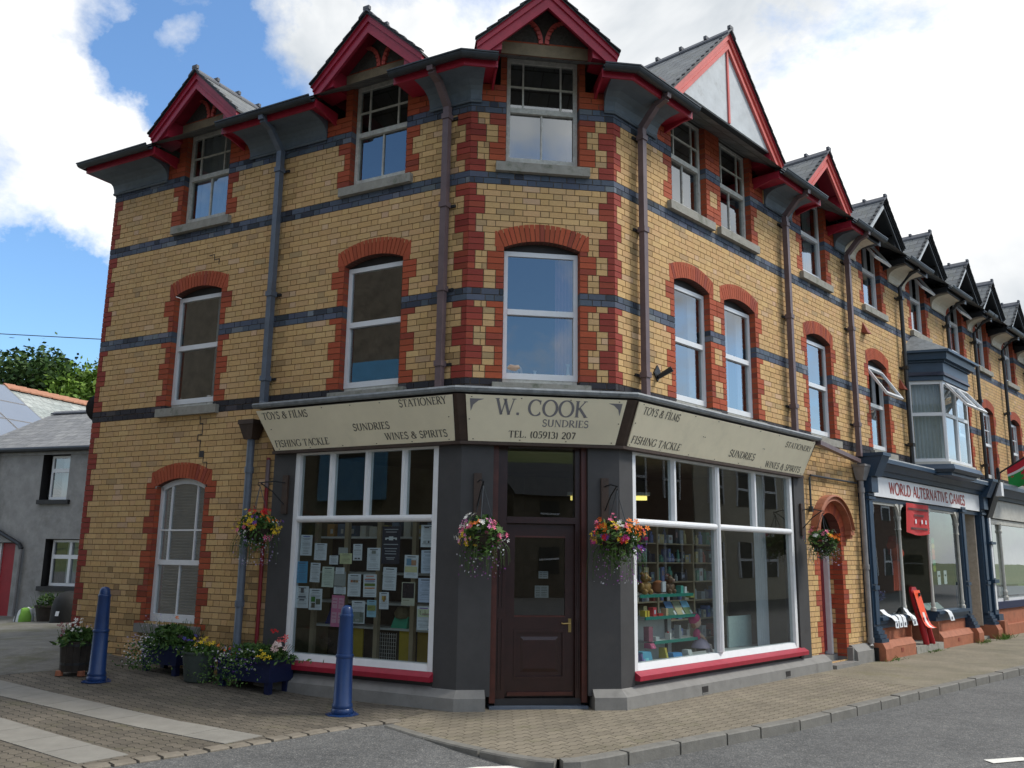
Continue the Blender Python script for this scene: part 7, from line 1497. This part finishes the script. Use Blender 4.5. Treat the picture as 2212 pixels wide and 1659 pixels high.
for i, (z, c, l_) in enumerate(((2.14, (.05, .30, .10), 'top green paper disc'), (2.03, (.48, .36, .04), 'amber paper disc, second from the top'), (1.92, (.55, .14, .03), 'upper red-orange paper disc'), (1.80, (.55, .10, .04), 'lower red-orange paper disc'), (1.68, (.02, .30, .12), 'dark green paper disc'), (1.56, (.34, .42, .05), 'lowest, lime paper disc'))):
    mb = MB(); mb.prism([FR.p(11.82+.09*math.cos(k*.5236), -.25, z+.075*math.sin(k*.5236)) for k in range(12)], Vector(FR.n)*.004, 'vc', c); thing1('paper_disc', l_+' hanging in the right window of the navy shop', 'paper disc', mb, 'paper discs in the navy shop')
for s, z, l_ in ((11.22, 1.37, 'left one of two white notices in the navy shop window'), (11.62, 1.38, 'right one of two white notices in the navy shop window')): mb = MB(); mb.box(FR, s-.09, s+.09, .02, .024, z-.14, z+.14, 'paper'); mb.box(FR, s-.05, s+.05, .024, .026, z+.02, z+.06, 'paper_print'); thing1('notice', l_, 'notice', mb)
for s, l_ in ((11.2, 'left leaflet stand on the right window ledge of the navy shop'), (11.75, 'right leaflet stand on the right window ledge of the navy shop')): mb = MB(); mb.hexa([FR.p(s-.25, -.08, .61), FR.p(s+.25, -.08, .61), FR.p(s+.25, -.06, .61), FR.p(s-.25, -.06, .61), FR.p(s-.25, -.32, .84), FR.p(s+.25, -.32, .84), FR.p(s+.25, -.30, .84), FR.p(s-.25, -.30, .84)], 'vc', (.42, .50, .46)); thing1('leaflet_stand', l_, 'leaflets', mb)
root = thing('flower_vase', 'bunch of lavender-blue flowers in the left window of the navy shop', 'flowers', tuple(FR.p(8.1, -.25, .6))); rnd = random.Random(91); mb = MB(); mb.lathe(FR.p(8.1, -.25, .6), [(.06, 0), (.08, .1), (.05, .28), (.06, .32)], 'vc', 12, (.3, .34, .36)); mb.build('vase', root, True)
mb = MB(); foliage(mb, FR.p(8.1, -.25, 1.08), (.34, .2, .16), 420, .035, [(.14, .14, .34), (.20, .20, .40), (.08, .10, .10), (.06, .08, .16)], rnd); mb.build('flowers', root)
# flag at the right edge
root = thing('flag', 'red and green flag draped from an angled pole at the right edge', 'flag', tuple(FR.p(16.3, 0, 3.93)))
p0, p1 = FR.p(16.3, .02, 3.93), FR.p(16.42, 1.75, 5.0); mb = MB(); mb.tube([p0, p1], .022, 'black_iron', 8); mb.lathe(p0-Vector((0, 0, .16)), [(.05, 0), (.07, .05), (.07, .27), (.05, .32)], 'black_iron', 10, sx=.5); mb.build('pole', root)
mb = MB(); d = (p1-p0); NU, NV = 26, 20
def fl(u_, v):
    b = p0+d*(.12+.86*u_); w = (.10*math.sin(u_*7+v*2.5)+.04*math.sin(u_*17))*v; return b+Vector(FR.u)*w*.8+Vector((.05*math.sin(u_*9)*v, 0, -.52*v*(1+.25*math.sin(u_*5))))
for i in range(NU):
    for j in range(NV):
        u_, v = (i+.5)/NU, (j+.5)/NV
        dr = math.hypot((u_-.52)/.36, (v-.42)/.30)+.22*math.sin(u_*21+v*9)+.15*math.sin(v*23)
        c = (.02, .30, .06) if v > .55 else (.66, .66, .66)
        if u_ < .34 and v > .40: c = (.02, .28, .06)
        if dr < 1 or (v < .30 and u_ < .75): c = (.48, .02, .04)
        mb.poly([fl(i/NU, j/NV), fl((i+1)/NU, j/NV), fl((i+1)/NU, (j+1)/NV), fl(i/NU, (j+1)/NV)], 'flag', c)
mb.build('cloth', root, True)
# flood lamp housing on the brick, right of the corner
root = thing('security_lamp', 'small black lamp on a tilted square plate between the drainpipe and window', 'lamp', tuple(FR.p(.93, .03, 4.08))); mb = MB()
q = [(.0, -.11), (.085, 0), (.0, .11), (-.085, 0)]; mb.prism([FR.p(.90+a, .006, 4.08+b) for a, b in q], Vector(FR.n)*.02, 'black_iron'); mb.build('plate', root); mb = MB(); mb.tube([FR.p(.90, .03, 4.03), FR.p(.97, .20, 4.13)], [.03, .04], 'black_iron', 10); mb.build('head', root)
# weeds at the foot of the walls
rnd = random.Random(95)
for s, o, n_, h, l_ in ((14.1, .42, 130, .16, 'long green grass tuft by the terracotta plinth at the far right'), (12.75, .38, 70, .10, 'small weed at the foot of the navy pilaster'), (9.9, .28, 60, .05, 'thin weeds along the stone doorstep of the navy shop'), (7.6, .34, 60, .07, 'green weeds at the foot of the terracotta plinth next to the drainpipe')):
    mb = MB()
    for _ in range(n_):
        b = FR.p(s+rnd.gauss(0, .22), o+rnd.gauss(0, .04), 0); a = Vector((rnd.gauss(0, .5), rnd.gauss(0, .5), 1)).normalized(); w = Vector((rnd.gauss(0, 1), rnd.gauss(0, 1), 0)).normalized()*.006; hh = h*rnd.uniform(.4, 1.3)
        mb.poly([b-w, b+w, b+a*hh*.6+w*.7+Vector((a.x*.02, a.y*.02, 0)), b+a*hh+Vector((a.x*.06, a.y*.06, 0))], 'leaf', rnd.choice([(.08, .17, .02), (.12, .2, .03), (.06, .12, .02)]))
    thing1('weeds', l_, 'weeds', mb)['kind'] = 'stuff'
# little ornaments on the first floor sill
for s, l_, kind in ((.60, 'small pale elephant ornament on the first floor window sill', 'e'), (.88, 'small white vase in the middle of the first floor sill', 'v'), (1.30, 'tall slim white vase at the right of the first floor sill', 't')):
    mb = MB(); z = 3.86
    if kind == 'e':
        col = (.50, .36, .26); c = FC.p(s, -.16, z)
        body = [(.012, 0), (.05, .03), (.06, .07), (.05, .11), (.012, .14)]; mb.tube([FC.p(s-.07, -.16, z+.11), FC.p(s-.03, -.16, z+.125), FC.p(s+.03, -.16, z+.115), FC.p(s+.07, -.16, z+.13), FC.p(s+.10, -.16, z+.11), FC.p(s+.115, -.16, z+.06), FC.p(s+.11, -.16, z+.02)], [.03, .05, .05, .042, .025, .014, .010], 'vc', 10, col)
        for x in (-.05, -.02, .03, .06): mb.tube([FC.p(s+x, -.16+(.015 if x in (-.05, .03) else -.015), z), FC.p(s+x, -.16, z+.10)], [.018, .02], 'vc', 8, col)
    elif kind == 'v': mb.lathe(FC.p(s, -.16, z), [(.03, 0), (.045, .03), (.02, .06), (.015, .08), (.025, .10)], 'vc', 12, (.6, .62, .62))
    else: mb.lathe(FC.p(s, -.16, z), [(.04, 0), (.045, .04), (.02, .08), (.015, .16), (.028, .20)], 'vc', 12, (.6, .62, .62))
    thing1('ornament', l_, 'ornament', mb, None, True)
# ------------------------------------------------------------------ ACROSS THE STREETS (seen only in the glass)
FO = Frame(tuple(FL.p(1.5, 7.4, 0))[:2], uL, (-nL[0], -nL[1]))
root = thing('stone_house', 'dark stone house across the side street, reflected in the side windows', 'building', tuple(FO.p(3.5, 0, 0)))
mb = MB(); mb.box(FO, 0, 13.5, -6, 0, -.1, 10.6, 'stone_wall'); mb.build('wall', root)
mb = MB(); mb.prism([FO.p(-.2, .3, 10.5), FO.p(-.2, -3, 12.4), FO.p(-.2, -6.3, 10.5)], Vector(FO.u)*13.9, 'slate'); mb.build('roof', root)
for s, z in ((1.0, .9), (1.0, 4.2), (3.0, 4.2), (8.6, 4.2), (11.2, 4.2), (3.0, 7.3), (8.0, 7.3)):
    mb = MB(); mb.box(FO, s, s+1.0, -.1, .02, z, z+1.5, 'dark_trim'); mb.box(FO, s-.08, s, 0, .05, z-.05, z+1.6, 'white_paint'); mb.box(FO, s+1, s+1.08, 0, .05, z-.05, z+1.6, 'white_paint'); mb.box(FO, s, s+1, 0, .05, z+.7, z+.78, 'white_paint'); mb.box(FO, s-.1, s+1.1, 0, .08, z-.12, z-.05, 'white_paint'); mb.build('window', root)
mb = MB(); mb.box(FO, 5.0, 6.9, .0, .12, 2.9, 6.2, 'house_blue'); mb.build('blue_surround', root)
mb = MB(); mb.box(FO, 5.4, 6.4, .12, .14, 3.9, 5.4, 'dark_trim'); mb.box(FO, 5.4, 6.4, .12, .17, 4.6, 4.7, 'white_paint'); mb.box(FO, 5.32, 5.4, .12, .17, 3.85, 5.45, 'white_paint'); mb.box(FO, 6.4, 6.48, .12, .17, 3.85, 5.45, 'white_paint'); mb.build('window', root)
FQ = Frame(tuple(FR.p(15, 13.2, 0))[:2], uR, (-nR[0], -nR[1]))
for i, (m_, l_) in enumerate((('brown_brick', 'brown brick'), ('house_cream', 'cream'), ('stone_wall', 'stone'), ('brown_brick', 'far brown brick'))):
    a = i*8.2; root = thing('street_house', l_+' house across the main street, reflected in the front windows', 'building', tuple(FQ.p(a+4, 0, 0)))
    h = (7.0, 6.4, 6.8, 7.2)[i]; mb = MB(); mb.box(FQ, a, a+8.1, -7, 0, -.2, h, m_); mb.build('wall', root); mb = MB(); mb.prism([FQ.p(a, .3, h), FQ.p(a, -3.5, h+2.3), FQ.p(a, -7.3, h)], Vector(FQ.u)*8.1, 'slate'); mb.build('roof', root)
    for s in (1.2, 3.6, 6.0):
        for z in (.9, 4.0): mb = MB(); mb.box(FQ, a+s, a+s+1, -.1, .03, z, z+1.5, 'dark_trim'); mb.box(FQ, a+s-.1, a+s, 0, .06, z, z+1.5, 'white_paint'); mb.box(FQ, a+s+1, a+s+1.1, 0, .06, z, z+1.5, 'white_paint'); mb.box(FQ, a+s, a+s+1, 0, .06, z+.7, z+.8, 'white_paint'); mb.build('window', root)
FB = Frame((-9, -16), (1, -.08), (.08, 1))
for i, (m_, l_, h, w) in enumerate((('house_cream', 'low cream', 4.6, 7.5), ('render_grey', 'grey rendered', 5.2, 8), ('stone_wall', 'small stone', 4.4, 8))):
    a = (0, 8.4, 17.2)[i]; root = thing('street_house', l_+' house behind the photographer, reflected in the shop door', 'building', tuple(FB.p(a+4, 0, 0)))
    mb = MB(); mb.box(FB, a, a+w, -7, 0, -.2, h, m_); mb.build('wall', root); mb = MB(); mb.prism([FB.p(a, .3, h), FB.p(a, -3.5, h+1.9), FB.p(a, -7.3, h)], Vector(FB.u)*w, 'slate_grey'); mb.build('roof', root)
    for s in (1.2, 4.6):
        for z in (.9, 3.0): mb = MB(); mb.box(FB, a+s, a+s+1, -.1, .03, z, z+1.2, 'dark_trim'); mb.box(FB, a+s, a+s+1, 0, .05, z+.6, z+.68, 'white_paint'); mb.build('window', root)
mb = MB(); n_ = 40                                        # the hill behind the town
hz = lambda x, y: max(-1, 34*math.exp(-((y+230)/90)**2)*(1+.25*math.sin(x*.021+1)+.12*math.sin(x*.06))-2)
for i in range(n_):
    for j in range(16):
        X = lambda k: -320+640*k/n_; Y = lambda k: -380+330*k/16; mb.poly([(X(i), Y(j), hz(X(i), Y(j))), (X(i+1), Y(j), hz(X(i+1), Y(j))), (X(i+1), Y(j+1), hz(X(i+1), Y(j+1))), (X(i), Y(j+1), hz(X(i), Y(j+1)))], 'grass')
structure(mb.build('hill', None, True))
